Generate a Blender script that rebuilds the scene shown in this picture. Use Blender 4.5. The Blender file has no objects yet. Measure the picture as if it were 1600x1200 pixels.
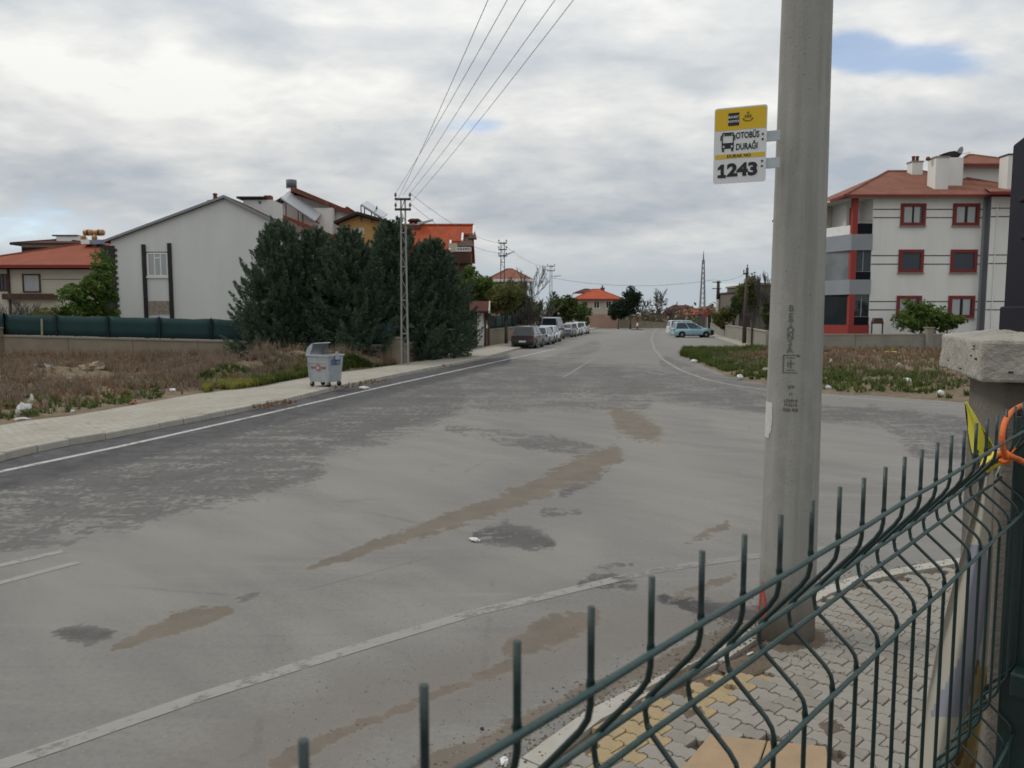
import bpy, math, random
import numpy as np
from mathutils import Vector, Matrix
random.seed(7)
RNG = np.random.default_rng(11)
SC = bpy.context.scene
COL = SC.collection
R = math.radians

# ------------------------------------------------------------------ camera
CAM_H = 2.5
F_PX = 1200.0                      # focal length in pixels of the 1600 px wide photograph
PITCH = math.atan(110.0 / F_PX)
cam_d = bpy.data.cameras.new('camera')
cam_d.sensor_width = 36.0
cam_d.lens = 36.0 * F_PX / 1600.0
cam_d.clip_start = 0.03
cam_d.clip_end = 6000.0
cam_d.dof.use_dof = True
cam_d.dof.focus_distance = 1.25
cam_d.dof.aperture_fstop = 16.0
cam = bpy.data.objects.new('camera', cam_d)
COL.objects.link(cam)
cam.location = (0, 0, CAM_H)
cam.rotation_euler = (math.pi / 2 - PITCH, 0, 0)
SC.camera = cam
CP, SP = math.cos(PITCH), math.sin(PITCH)

def ray(x, y):
    cx, cy = (x - 800) / F_PX, (600 - y) / F_PX
    return Vector((cx, CP + cy * SP, -SP + cy * CP))
def G(x, y, z=0.0):                # ground point under a pixel of the photograph
    d = ray(x, y); t = (z - CAM_H) / d.z
    return Vector((d.x * t, d.y * t, z))
def P(x, y, Y):                    # point at depth Y
    d = ray(x, y); t = Y / d.y
    return Vector((d.x * t, Y, CAM_H + d.z * t))
def to_px(X, Y, Z):
    fz = Y * CP - (Z - CAM_H) * SP
    up = Y * SP + (Z - CAM_H) * CP
    fz = np.maximum(fz, 1e-3)
    return 800 + F_PX * X / fz, 600 - F_PX * up / fz

# ------------------------------------------------------------------ node helper
class NT:
    def __init__(s, tree):
        s.t = tree; s.n = tree.nodes; s.l = tree.links
        s.n.clear()
    def add(s, kind, **kw):
        nd = s.n.new(kind)
        for k, v in kw.items():
            setattr(nd, k, v)
        return nd
    def put(s, sock, v):
        if v is None: return
        if hasattr(v, 'is_output'): s.l.new(v, sock)
        else: sock.default_value = v
    def math(s, op, a, b=None, c=None, clamp=False):
        nd = s.add('ShaderNodeMath', operation=op, use_clamp=clamp)
        s.put(nd.inputs[0], a); s.put(nd.inputs[1], b); s.put(nd.inputs[2], c)
        return nd.outputs[0]
    def mix(s, f, a, b, blend='MIX'):
        nd = s.add('ShaderNodeMix', data_type='RGBA', blend_type=blend)
        s.put(nd.inputs[0], f); s.put(nd.inputs[6], a); s.put(nd.inputs[7], b)
        return nd.outputs[2]
    def noise(s, vec, scale, detail=4.0, rough=0.55, dist=0.0):
        nd = s.add('ShaderNodeTexNoise')
        s.put(nd.inputs['Vector'], vec)
        nd.inputs['Scale'].default_value = scale
        nd.inputs['Detail'].default_value = detail
        nd.inputs['Roughness'].default_value = rough
        nd.inputs['Distortion'].default_value = dist
        return nd.outputs[0]
    def ss(s, v, a, b, lo=0.0, hi=1.0):
        nd = s.add('ShaderNodeMapRange', interpolation_type='SMOOTHSTEP')
        s.put(nd.inputs[0], v); nd.inputs[1].default_value = a; nd.inputs[2].default_value = b
        nd.inputs[3].default_value = lo; nd.inputs[4].default_value = hi
        return nd.outputs[0]
    def mapping(s, vec, scale=(1, 1, 1), rot=(0, 0, 0), loc=(0, 0, 0)):
        nd = s.add('ShaderNodeMapping')
        s.put(nd.inputs[0], vec); nd.inputs[1].default_value = loc
        nd.inputs[2].default_value = rot; nd.inputs[3].default_value = scale
        return nd.outputs[0]
    def bump(s, h, strength=0.3, dist=0.02):
        nd = s.add('ShaderNodeBump')
        nd.inputs['Strength'].default_value = strength; nd.inputs['Distance'].default_value = dist
        s.put(nd.inputs['Height'], h)
        return nd.outputs[0]

def rgb(c): return (c[0], c[1], c[2], 1.0)

# ------------------------------------------------------------------ world: nishita sky behind a broken cloud deck
SUN_EL, SUN_AZ = R(48), R(-78)     # azimuth clockwise from +Y
world = bpy.data.worlds.new('World')
SC.world = world
world.use_nodes = True
w = NT(world.node_tree)
sky = w.add('ShaderNodeTexSky', sky_type='NISHITA')
sky.sun_disc = False
sky.sun_elevation = SUN_EL
sky.sun_rotation = SUN_AZ
sky.altitude = 1000
tc = w.add('ShaderNodeTexCoord')
D = tc.outputs['Generated']
sep = w.add('ShaderNodeSeparateXYZ'); w.l.new(D, sep.inputs[0])
dx, dy, dz = sep.outputs
zc = w.math('MAXIMUM', dz, 0.0)
inv = w.math('DIVIDE', 1.0, w.math('ADD', zc, 0.34))
cmb = w.add('ShaderNodeCombineXYZ')
w.l.new(w.math('MULTIPLY', dx, inv), cmb.inputs[0]); w.l.new(w.math('MULTIPLY', dy, inv), cmb.inputs[1])
w.l.new(w.math('MULTIPLY', zc, 1.3), cmb.inputs[2])
CV = cmb.outputs[0]
n_big = w.noise(w.mapping(CV, scale=(1.3, 1.5, 2.2), loc=(3.1, 0.4, 0)), 1.25, 4, 0.5, 0.2)
n_mid = w.noise(w.mapping(CV, scale=(1.3, 1.6, 2.6), loc=(7.3, 1.7, 0)), 2.0, 8, 0.5, 0.15)
n_fine = w.noise(w.mapping(CV, scale=(1.3, 1.8, 2.6), loc=(1.3, 9.7, 0)), 6.5, 6, 0.55, 0.2)
n_puff = w.noise(w.mapping(CV, scale=(1.3, 1.9, 3.0), loc=(11.3, 4.7, 2)), 2.6, 7, 0.55, 0.1)
puff = w.math('SUBTRACT', 1.0, w.math('ABSOLUTE', w.math('MULTIPLY', w.math('SUBTRACT', n_puff, 0.5), 4.0)))      # billowed edges, mean about 0.6
cl = w.math('ADD', w.math('MULTIPLY', n_big, 0.46), w.math('ADD', w.math('MULTIPLY', n_mid, 0.66), w.math('ADD', w.math('MULTIPLY', n_fine, 0.28), w.math('MULTIPLY', w.math('SUBTRACT', puff, 0.55), 0.07))))
cl = w.math('ADD', cl, 0.05)
# cl is about 0.75 +- 0.15 ; openings of the deck lie in certain directions (u, v on the tangent plane of +Y)
front = w.math('MAXIMUM', dy, 0.05)
U = w.math('DIVIDE', dx, front); V = w.math('DIVIDE', dz, front)
def blob(px, py, rx, ry):
    d = ray(px, py); u0, v0 = d.x / d.y, d.z / d.y
    a = w.math('DIVIDE', w.math('SUBTRACT', U, u0), rx / F_PX)
    b = w.math('DIVIDE', w.math('SUBTRACT', V, v0), ry / F_PX)
    r2 = w.math('ADD', w.math('MULTIPLY', a, a), w.math('MULTIPLY', b, b))
    g = w.math('POWER', 2.718, w.math('MULTIPLY', r2, -1.0))
    return w.math('MULTIPLY', g, w.math('GREATER_THAN', dy, 0.06))
def total(lst):
    o = None
    for amt, b in lst:
        m = w.math('MULTIPLY', b, amt)
        o = m if o is None else w.math('ADD', o, m)
    return o
gaps = total([(1.15, blob(1430, 90, 140, 36)), (0.9, blob(748, 196, 66, 20)), (0.95, blob(1325, 75, 60, 34)),
              (0.5, blob(585, 112, 60, 25)), (0.62, blob(60, 350, 230, 60)), (0.4, blob(1180, 430, 160, 40))])
lights = total([(1.0, blob(330, 150, 190, 95)), (0.8, blob(560, 175, 140, 60)), (0.8, blob(60, 60, 150, 70)), (0.9, blob(265, 60, 50, 60)),
                (0.55, blob(930, 165, 200, 60)), (0.6, blob(1040, 30, 130, 40)), (0.5, blob(1500, 140, 150, 45)),
                (0.45, blob(580, 310, 90, 35)), (0.45, blob(1000, 380, 260, 16)), (0.4, blob(10, 205, 40, 25)), (0.45, blob(365, 215, 40, 22)), (0.3, blob(270, 240, 50, 18))])
darks = total([(0.7, blob(150, 260, 220, 55)), (0.5, blob(430, 60, 130, 55)), (0.45, blob(120, 330, 260, 40)), (0.55, blob(850, 340, 260, 36)), (0.5, blob(1130, 440, 260, 30)), (0.35, blob(760, 100, 200, 40)), (0.4, blob(510, 268, 50, 8))])
lum = w.math('ADD', w.math('MULTIPLY', w.math('SUBTRACT', cl, 0.75), 2.5), 0.47)
lum = w.math('ADD', lum, w.math('MULTIPLY', lights, 0.35))
lum = w.math('SUBTRACT', lum, w.math('MULTIPLY', darks, 0.40))
lum = w.math('MAXIMUM', w.math('MINIMUM', lum, 1.0), 0.0)
ramp = w.add('ShaderNodeValToRGB')
w.l.new(lum, ramp.inputs[0])
e = ramp.color_ramp.elements
e[0].position = 0.0; e[0].color = (0.345, 0.385, 0.43, 1)
e[1].position = 1.0; e[1].color = (0.71, 0.71, 0.685, 1)
for pos, c in ((0.35, (0.45, 0.475, 0.50)), (0.65, (0.56, 0.57, 0.57))):
    q = e.new(pos); q.color = rgb(c)
hz = w.ss(V, 0.02, 0.12)
cloud_col = w.mix(hz, (0.405, 0.455, 0.49, 1), ramp.outputs[0])
zen = w.ss(dz, 0.0, 1.0, 1.0, 1.9)         # overcast skies brighten towards the zenith
cloud_col = w.mix(1.0, cloud_col, w.mix(1.0, (1, 1, 1, 1), zen, 'MULTIPLY'), 'MULTIPLY')
bg_s = w.add('ShaderNodeBackground'); w.l.new(sky.outputs[0], bg_s.inputs[0]); bg_s.inputs[1].default_value = 0.15
bg_c = w.add('ShaderNodeBackground'); w.l.new(cloud_col, bg_c.inputs[0]); bg_c.inputs[1].default_value = 1.0
gapn = w.math('ADD', gaps, w.math('MULTIPLY', w.math('SUBTRACT', 0.74, cl), 2.2))
cover = w.ss(gapn, 0.25, 0.95, 1.0, 0.30)
ms = w.add('ShaderNodeMixShader'); w.l.new(cover, ms.inputs[0]); w.l.new(bg_s.outputs[0], ms.inputs[1]); w.l.new(bg_c.outputs[0], ms.inputs[2])
wo = w.add('ShaderNodeOutputWorld'); w.l.new(ms.outputs[0], wo.inputs[0])
world.cycles.sampling_method = 'MANUAL'; world.cycles.sample_map_resolution = 512

# ------------------------------------------------------------------ sun
sun_d = bpy.data.lights.new('sun', 'SUN')
sun_d.energy = 1.15
sun_d.angle = R(14)
sun_d.color = (1.0, 0.95, 0.87)
sun = bpy.data.objects.new('sun', sun_d); COL.objects.link(sun)
sdir = Vector((math.sin(SUN_AZ) * math.cos(SUN_EL), math.cos(SUN_AZ) * math.cos(SUN_EL), math.sin(SUN_EL)))
sun.rotation_euler = sdir.to_track_quat('Z', 'Y').to_euler()
sun.location = (-20, 10, 40)
vs = SC.view_settings
vs.view_transform = 'Standard'; vs.look = 'None'; vs.gamma = 1.0; vs.exposure = 0.20; vs.use_curve_mapping = False
SC.cycles.max_bounces = 6
SC.cycles.diffuse_bounces = 3
SC.cycles.glossy_bounces = 3
SC.cycles.transparent_max_bounces = 6
SC.cycles.use_denoising = True

# ------------------------------------------------------------------ materials
def mat(name, col, rough=0.8, col2=None, scale=4.0, amt=0.5, bump=0.0, bscale=60.0, metal=0.0, spec=0.3, detail=6.0, stretch=(1, 1, 1), trans=0.0, coat=0.0):
    m = bpy.data.materials.new(name); m.use_nodes = True
    t = NT(m.node_tree)
    b = t.add('ShaderNodeBsdfPrincipled'); o = t.add('ShaderNodeOutputMaterial')
    t.l.new(b.outputs[0], o.inputs[0])
    b.inputs['Roughness'].default_value = rough; b.inputs['Metallic'].default_value = metal
    b.inputs['Specular IOR Level'].default_value = spec
    if coat: b.inputs['Coat Weight'].default_value = coat
    c = t.add('ShaderNodeTexCoord').outputs['Object']
    if col2 is None: col2 = tuple(x * 0.78 for x in col)
    n = t.noise(t.mapping(c, scale=stretch), scale, detail, 0.6)
    f = t.ss(n, 0.5 - amt * 0.5, 0.5 + amt * 0.5)
    t.l.new(t.mix(f, rgb(col), rgb(col2)), b.inputs['Base Color'])
    if bump > 0:
        t.l.new(t.bump(t.noise(c, bscale, 5, 0.6), bump, 0.02), b.inputs['Normal'])
    if trans > 0:
        tr = t.add('ShaderNodeBsdfTranslucent'); t.l.new(t.mix(f, rgb(col), rgb(col2)), tr.inputs[0])
        mx = t.add('ShaderNodeMixShader'); mx.inputs[0].default_value = trans
        t.l.new(b.outputs[0], mx.inputs[1]); t.l.new(tr.outputs[0], mx.inputs[2]); t.l.new(mx.outputs[0], o.inputs[0])
    return m

def tile_mat(name, col, col2, axis='y', pitch=0.33):
    """clay roof: rows and columns of tile relief, uneven firing colour"""
    m = bpy.data.materials.new(name); m.use_nodes = True
    t = NT(m.node_tree)
    b = t.add('ShaderNodeBsdfPrincipled'); o = t.add('ShaderNodeOutputMaterial'); t.l.new(b.outputs[0], o.inputs[0])
    b.inputs['Roughness'].default_value = 0.85; b.inputs['Specular IOR Level'].default_value = 0.2
    c = t.add('ShaderNodeTexCoord').outputs['Object']
    n = t.noise(c, 1.3, 6, 0.65); n2 = t.noise(c, 14.0, 3, 0.6)
    f = t.math('ADD', t.math('MULTIPLY', n, 0.6), t.math('MULTIPLY', n2, 0.4))
    f = t.ss(f, 0.35, 0.65)
    base = t.mix(f, rgb(col), rgb(col2))
    w1 = t.add('ShaderNodeTexWave', wave_type='BANDS', bands_direction='Z', wave_profile='SAW')
    t.l.new(c, w1.inputs[0]); w1.inputs['Scale'].default_value = 1.0 / (pitch * 0.45) / 3.14
    w2 = t.add('ShaderNodeTexWave', wave_type='BANDS', bands_direction='X' if axis == 'y' else 'Y')
    t.l.new(c, w2.inputs[0]); w2.inputs['Scale'].default_value = 1.0 / 0.24 / 3.14
    h = t.math('ADD', w1.outputs['Fac'], t.math('MULTIPLY', w2.outputs['Fac'], 0.8))
    t.l.new(base, b.inputs['Base Color'])
    t.l.new(t.bump(h, 0.5, 0.05), b.inputs['Normal'])
    return m

M = {}
M['pole_concrete'] = None
M['concrete'] = mat('concrete', (0.235, 0.225, 0.20), 0.9, (0.165, 0.158, 0.14), 3.0, 0.7, 0.25, 90)

M['cap_concrete'] = mat('cap_concrete', (0.33, 0.31, 0.27), 0.92, (0.25, 0.232, 0.20), 7.0, 0.8, 0.5, 70)
M['dark_concrete'] = mat('dark_concrete', (0.15, 0.135, 0.115), 0.92, (0.105, 0.09, 0.075), 5, 0.8, 0.4, 70)
M['pale_paving'] = mat('pale_paving', (0.33, 0.315, 0.27), 0.92, (0.25, 0.235, 0.195), 1.2, 0.8, 0.3, 30)
M['kerb'] = mat('kerb', (0.36, 0.345, 0.305), 0.9, (0.25, 0.235, 0.20), 3.5, 0.8, 0.3, 50)
M['paver'] = mat('paver', (0.245, 0.229, 0.199), 0.93, (0.190, 0.174, 0.148), 9, 0.8, 0.4, 90)
M['paver_yellow'] = mat('paver_yellow', (0.33, 0.25, 0.135), 0.93, (0.225, 0.172, 0.105), 9, 0.9, 0.4, 90)
M['slab_tan'] = mat('slab_tan', (0.335, 0.235, 0.14), 0.93, (0.215, 0.155, 0.10), 5, 1.0, 0.3, 60)
M['soil'] = mat('soil', (0.135, 0.105, 0.075), 0.97, (0.085, 0.065, 0.048), 8, 0.8, 0.6, 60)
M['wall_beige'] = mat('wall_beige', (0.265, 0.225, 0.165), 0.93, (0.185, 0.155, 0.115), 1.3, 0.8, 0.3, 30)
M['wall_cap'] = mat('wall_cap', (0.30, 0.27, 0.215), 0.92, (0.21, 0.185, 0.145), 2.2, 0.8, 0.2, 30)
M['wall_grey'] = mat('wall_grey', (0.26, 0.245, 0.21), 0.93, (0.18, 0.168, 0.14), 1.1, 0.8, 0.3, 30)
M['plaster'] = mat('plaster', (0.61, 0.61, 0.585), 0.93, (0.52, 0.52, 0.495), 0.55, 0.9, 0.1, 30, stretch=(1.6, 1.6, 0.35))
M['plaster_white'] = mat('plaster_white', (0.67, 0.66, 0.63), 0.93, (0.56, 0.55, 0.52), 0.6, 0.9, 0.1, 30, stretch=(1.8, 1.8, 0.3))
M['plaster_cream'] = mat('plaster_cream', (0.50, 0.46, 0.38), 0.93, (0.42, 0.385, 0.31), 0.8, 0.8)
M['plaster_yellow'] = mat('plaster_yellow', (0.45, 0.27, 0.10), 0.93, (0.38, 0.225, 0.08), 0.8, 0.8)
M['plaster_pink'] = mat('plaster_pink', (0.36, 0.235, 0.18), 0.93, (0.30, 0.19, 0.145), 0.8, 0.8)
M['stone_clad'] = mat('stone_clad', (0.34, 0.29, 0.24), 0.93, (0.22, 0.18, 0.145), 5, 0.8, 0.3, 20)
M['dark_stone'] = mat('dark_stone', (0.052, 0.045, 0.04), 0.9, (0.03, 0.026, 0.024), 3, 0.8, 0.3, 20)
M['dark_trim'] = mat('dark_trim', (0.022, 0.020, 0.020), 0.6, None, 3, 0.6)
M['white_trim'] = mat('white_trim', (0.72, 0.72, 0.70), 0.55, (0.62, 0.62, 0.60), 3, 0.7)
M['red_trim'] = mat('red_trim', (0.185, 0.028, 0.026), 0.75, (0.145, 0.024, 0.022), 2, 0.8)
M['red_bright'] = mat('red_bright', (0.25, 0.040, 0.033), 0.75, (0.25, 0.038, 0.03), 2, 0.8)
M['grey_trim'] = mat('grey_trim', (0.25, 0.265, 0.285), 0.8, (0.215, 0.23, 0.245), 1, 0.8)
M['grey_strip'] = mat('grey_strip', (0.145, 0.15, 0.165), 0.8, (0.12, 0.125, 0.14), 1, 0.8)
M['groove'] = mat('groove', (0.06, 0.058, 0.056), 0.9)
M['roof_red'] = tile_mat('roof_red', (0.255, 0.068, 0.036), (0.18, 0.055, 0.034))
M['roof_orange'] = tile_mat('roof_orange', (0.36, 0.075, 0.03), (0.25, 0.052, 0.024))
M['roof_brown'] = tile_mat('roof_brown', (0.215, 0.085, 0.052), (0.135, 0.056, 0.039))
M['roof_dark'] = tile_mat('roof_dark', (0.095, 0.033, 0.028), (0.06, 0.026, 0.024))
M['chimney_red'] = mat('chimney_red', (0.19, 0.06, 0.042), 0.9, (0.12, 0.04, 0.03), 8, 0.8)
M['wood_brown'] = mat('wood_brown', (0.085, 0.043, 0.03), 0.85, (0.05, 0.027, 0.02), 4, 0.8)
M['wood_grey'] = mat('wood_grey', (0.085, 0.068, 0.055), 0.9, (0.05, 0.04, 0.033), 3, 0.8, 0.3, 30, stretch=(6, 6, 0.6))
M['galv'] = mat('galv', (0.40, 0.43, 0.45), 0.55, (0.29, 0.315, 0.335), 5, 0.8, 0.1, 20, metal=0.35, spec=0.5)
M['steel'] = mat('steel', (0.30, 0.30, 0.285), 0.6, (0.20, 0.195, 0.18), 6, 0.8, metal=0.3)
M['steel_dark'] = mat('steel_dark', (0.06, 0.062, 0.065), 0.6, (0.035, 0.036, 0.038), 6, 0.8, metal=0.2)
M['insulator'] = mat('insulator', (0.09, 0.055, 0.04), 0.25, None, 5, 0.6, spec=0.6)
M['cable'] = mat('cable', (0.26, 0.265, 0.27), 0.6, None, 5, 0.6)
M['mesh_green'] = mat('mesh_green', (0.016, 0.046, 0.046), 0.8, (0.010, 0.032, 0.033), 1.2, 0.8, stretch=(1, 1, 0.3))
M['post_green'] = mat('post_green', (0.008, 0.022, 0.021), 0.6, None, 2, 0.6)
M['fence_green'] = mat('fence_green', (0.004, 0.021, 0.019), 0.42, (0.003, 0.014, 0.013), 25, 0.8, 0.12, 220, spec=0.55)
M['fence_wire_lit'] = mat('fence_wire_lit', (0.008, 0.038, 0.036), 0.38, (0.020, 0.046, 0.043), 45, 0.5, 0.2, 260, spec=0.55)  # light on the wire tops put into this green; paler mottle is dust
M['navy_metal'] = mat('navy_metal', (0.007, 0.007, 0.014), 0.62, (0.005, 0.005, 0.010), 12, 0.8, 0.08, 200, spec=0.12)
M['orange_rope'] = mat('orange_rope', (0.62, 0.13, 0.022), 0.55, (0.50, 0.10, 0.018), 40, 0.7, 0.3, 300)
M['tie_yellow'] = mat('tie_yellow', (0.72, 0.62, 0.06), 0.5, (0.60, 0.50, 0.10), 30, 0.9, 0.3, 80, trans=0.15)
M['white_plastic'] = mat('white_plastic', (0.68, 0.68, 0.67), 0.5, (0.55, 0.55, 0.55), 20, 0.8, 0.4, 30, trans=0.15)
M['sign_white'] = mat('sign_white', (0.57, 0.58, 0.58), 0.45, (0.53, 0.54, 0.54), 6, 0.8)
M['sign_yellow'] = mat('sign_yellow', (0.56, 0.375, 0.016), 0.45, (0.51, 0.34, 0.015), 6, 0.8)
M['ink'] = mat('ink', (0.018, 0.019, 0.022), 0.6, None, 6, 0.5)
M['ink_brown'] = mat('ink_brown', (0.20, 0.14, 0.015), 0.6, None, 6, 0.5)
M['stencil'] = mat('stencil', (0.06, 0.057, 0.05), 0.85, (0.14, 0.134, 0.115), 40, 0.8)
M['white_paint'] = mat('white_paint', (0.50, 0.49, 0.455), 0.8, (0.40, 0.385, 0.345), 14, 0.9, 0.3, 60)
M['red_paint'] = mat('red_paint', (0.48, 0.028, 0.022), 0.7, (0.38, 0.03, 0.02), 14, 0.9)
M['glass'] = mat('glass', (0.025, 0.03, 0.034), 0.08, (0.018, 0.021, 0.024), 0.7, 0.8, spec=0.6)
M['glass_car'] = mat('glass_car', (0.07, 0.10, 0.12), 0.1, (0.04, 0.055, 0.065), 1.2, 0.8, spec=0.7)
M['glass_blind'] = mat('glass_blind', (0.035, 0.047, 0.06), 0.45, (0.03, 0.04, 0.052), 0.5, 0.8, spec=0.4)
M['glass_sky'] = mat('glass_sky', (0.22, 0.24, 0.25), 0.06, (0.12, 0.13, 0.14), 0.8, 0.8, spec=0.8)
M['curtain'] = mat('curtain', (0.42, 0.43, 0.43), 0.8, (0.27, 0.28, 0.29), 5.5, 0.9, stretch=(4, 4, 0.3))
M['panel_solar'] = mat('panel_solar', (0.42, 0.44, 0.46), 0.15, (0.32, 0.34, 0.36), 0.6, 0.8, spec=0.8)
M['tank_orange'] = mat('tank_orange', (0.38, 0.20, 0.06), 0.5, (0.28, 0.14, 0.05), 3, 0.8)
M['tank_blue'] = mat('tank_blue', (0.20, 0.26, 0.36), 0.5, None, 3, 0.8)
M['rubber'] = mat('rubber', (0.018, 0.018, 0.018), 0.85)
M['plastic_black'] = mat('plastic_black', (0.02, 0.02, 0.021), 0.6)
M['rim'] = mat('rim', (0.36, 0.37, 0.38), 0.35, None, 4, 0.6, metal=0.6)
M['lamp_red'] = mat('lamp_red', (0.22, 0.016, 0.014), 0.2, None, 4, 0.6, spec=0.6)
M['lamp_clear'] = mat('lamp_clear', (0.62, 0.64, 0.66), 0.12, None, 4, 0.6, spec=0.8)
M['plate'] = mat('plate', (0.62, 0.62, 0.62), 0.5)
M['bark'] = mat('bark', (0.10, 0.08, 0.065), 0.95, (0.06, 0.048, 0.04), 8, 0.8, 0.5, 30)
M['bark_grey'] = mat('bark_grey', (0.11, 0.098, 0.088), 0.95, (0.068, 0.06, 0.053), 8, 0.8, 0.4, 30)
M['stone_tan'] = mat('stone_tan', (0.33, 0.27, 0.19), 0.95, (0.22, 0.175, 0.125), 3, 0.8, 0.5, 12)
M['brick_red'] = mat('brick_red', (0.27, 0.10, 0.065), 0.95, (0.2, 0.075, 0.05), 9, 0.8)
m_ = bpy.data.materials.new('pole_concrete'); m_.use_nodes = True
t = NT(m_.node_tree); b = t.add('ShaderNodeBsdfPrincipled'); o = t.add('ShaderNodeOutputMaterial'); t.l.new(b.outputs[0], o.inputs[0])
b.inputs['Roughness'].default_value = 0.9; b.inputs['Specular IOR Level'].default_value = 0.2
c = t.add('ShaderNodeTexCoord').outputs['Object']
runs = t.noise(t.mapping(c, scale=(7, 7, 0.35)), 1.6, 6, 0.6); mott = t.noise(c, 3.2, 6, 0.65); pore = t.noise(c, 60, 2, 0.5)
col = t.mix(t.ss(runs, 0.35, 0.65), (0.262, 0.258, 0.238, 1), (0.210, 0.207, 0.192, 1))
col = t.mix(t.ss(mott, 0.45, 0.72, 0, 0.6), col, (0.295, 0.288, 0.262, 1))
col = t.mix(t.ss(pore, 0.66, 0.74, 0, 0.55), col, (0.09, 0.086, 0.075, 1))
sx_ = t.add('ShaderNodeSeparateXYZ'); t.l.new(c, sx_.inputs[0])
ft = t.ss(t.math('ADD', sx_.outputs[2], t.math('MULTIPLY', mott, 0.5)), 0.30, 0.75, 0.75, 0.0)
col = t.mix(ft, col, (0.155, 0.128, 0.098, 1))
t.l.new(col, b.inputs['Base Color']); t.l.new(t.bump(t.math('ADD', t.noise(c, 110, 4, 0.6), t.math('MULTIPLY', pore, 1.5)), 0.18, 0.01), b.inputs['Normal'])
M['pole_concrete'] = m_
def paint(name, c, metal=0.0):
    return mat(name, c, 0.28, tuple(x * 0.88 for x in c), 1.2, 0.9, metal=metal, spec=0.5, coat=0.6)
M['car_maroon'] = paint('car_maroon', (0.058, 0.045, 0.048), 0.3)
M['car_silver'] = paint('car_silver', (0.33, 0.37, 0.41), 0.3)
M['car_white'] = paint('car_white', (0.66, 0.68, 0.70))
M['car_navy'] = paint('car_navy', (0.022, 0.03, 0.045))
M['car_grey'] = paint('car_grey', (0.16, 0.17, 0.20), 0.3)
M['car_blue'] = paint('car_blue', (0.30, 0.48, 0.56), 0.1)

def leaf_mat(name, c1, c2, c3, scale=1.3, trans=0.25):
    m = bpy.data.materials.new(name); m.use_nodes = True
    t = NT(m.node_tree)
    b = t.add('ShaderNodeBsdfPrincipled'); o = t.add('ShaderNodeOutputMaterial')
    b.inputs['Roughness'].default_value = 0.75; b.inputs['Specular IOR Level'].default_value = 0.2
    c = t.add('ShaderNodeTexCoord').outputs['Object']
    n = t.noise(c, scale, 4, 0.6); n2 = t.noise(c, scale * 9, 2, 0.6)
    col = t.mix(t.ss(n, 0.36, 0.62), rgb(c1), rgb(c2))
    col = t.mix(t.ss(n2, 0.45, 0.75), col, rgb(c3))
    t.l.new(col, b.inputs['Base Color'])
    tr = t.add('ShaderNodeBsdfTranslucent'); t.l.new(col, tr.inputs[0])
    mx = t.add('ShaderNodeMixShader'); mx.inputs[0].default_value = trans
    t.l.new(b.outputs[0], mx.inputs[1]); t.l.new(tr.outputs[0], mx.inputs[2]); t.l.new(mx.outputs[0], o.inputs[0])
    return m
M['leaf_green'] = leaf_mat('leaf_green', (0.046, 0.088, 0.016), (0.085, 0.138, 0.026), (0.13, 0.175, 0.045))
M['leaf_deep'] = leaf_mat('leaf_deep', (0.026, 0.048, 0.012), (0.05, 0.075, 0.018), (0.075, 0.095, 0.028))
M['leaf_olive'] = leaf_mat('leaf_olive', (0.07, 0.085, 0.022), (0.11, 0.115, 0.035), (0.15, 0.145, 0.06))
M['leaf_cypress'] = leaf_mat('leaf_cypress', (0.048, 0.080, 0.050), (0.076, 0.116, 0.076), (0.135, 0.180, 0.126), 0.9, 0.24)
M['leaf_dark'] = leaf_mat('leaf_dark', (0.014, 0.026, 0.014), (0.024, 0.040, 0.02), (0.035, 0.05, 0.026), 0.8, 0.1)
M['leaf_brown'] = leaf_mat('leaf_brown', (0.075, 0.062, 0.045), (0.10, 0.082, 0.058), (0.085, 0.09, 0.045), 0.5)
M['weed_dry'] = leaf_mat('weed_dry', (0.155, 0.112, 0.082), (0.20, 0.152, 0.112), (0.25, 0.205, 0.15), 0.6, 0.2)
M['weed_rust'] = leaf_mat('weed_rust', (0.16, 0.092, 0.055), (0.20, 0.125, 0.075), (0.24, 0.17, 0.11), 0.6, 0.2)
M['grass_green'] = leaf_mat('grass_green', (0.045, 0.075, 0.014), (0.075, 0.105, 0.02), (0.13, 0.14, 0.05), 0.7, 0.25)
M['grass_yellow'] = leaf_mat('grass_yellow', (0.17, 0.17, 0.035), (0.23, 0.22, 0.05), (0.30, 0.28, 0.09), 1.2, 0.25)
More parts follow.
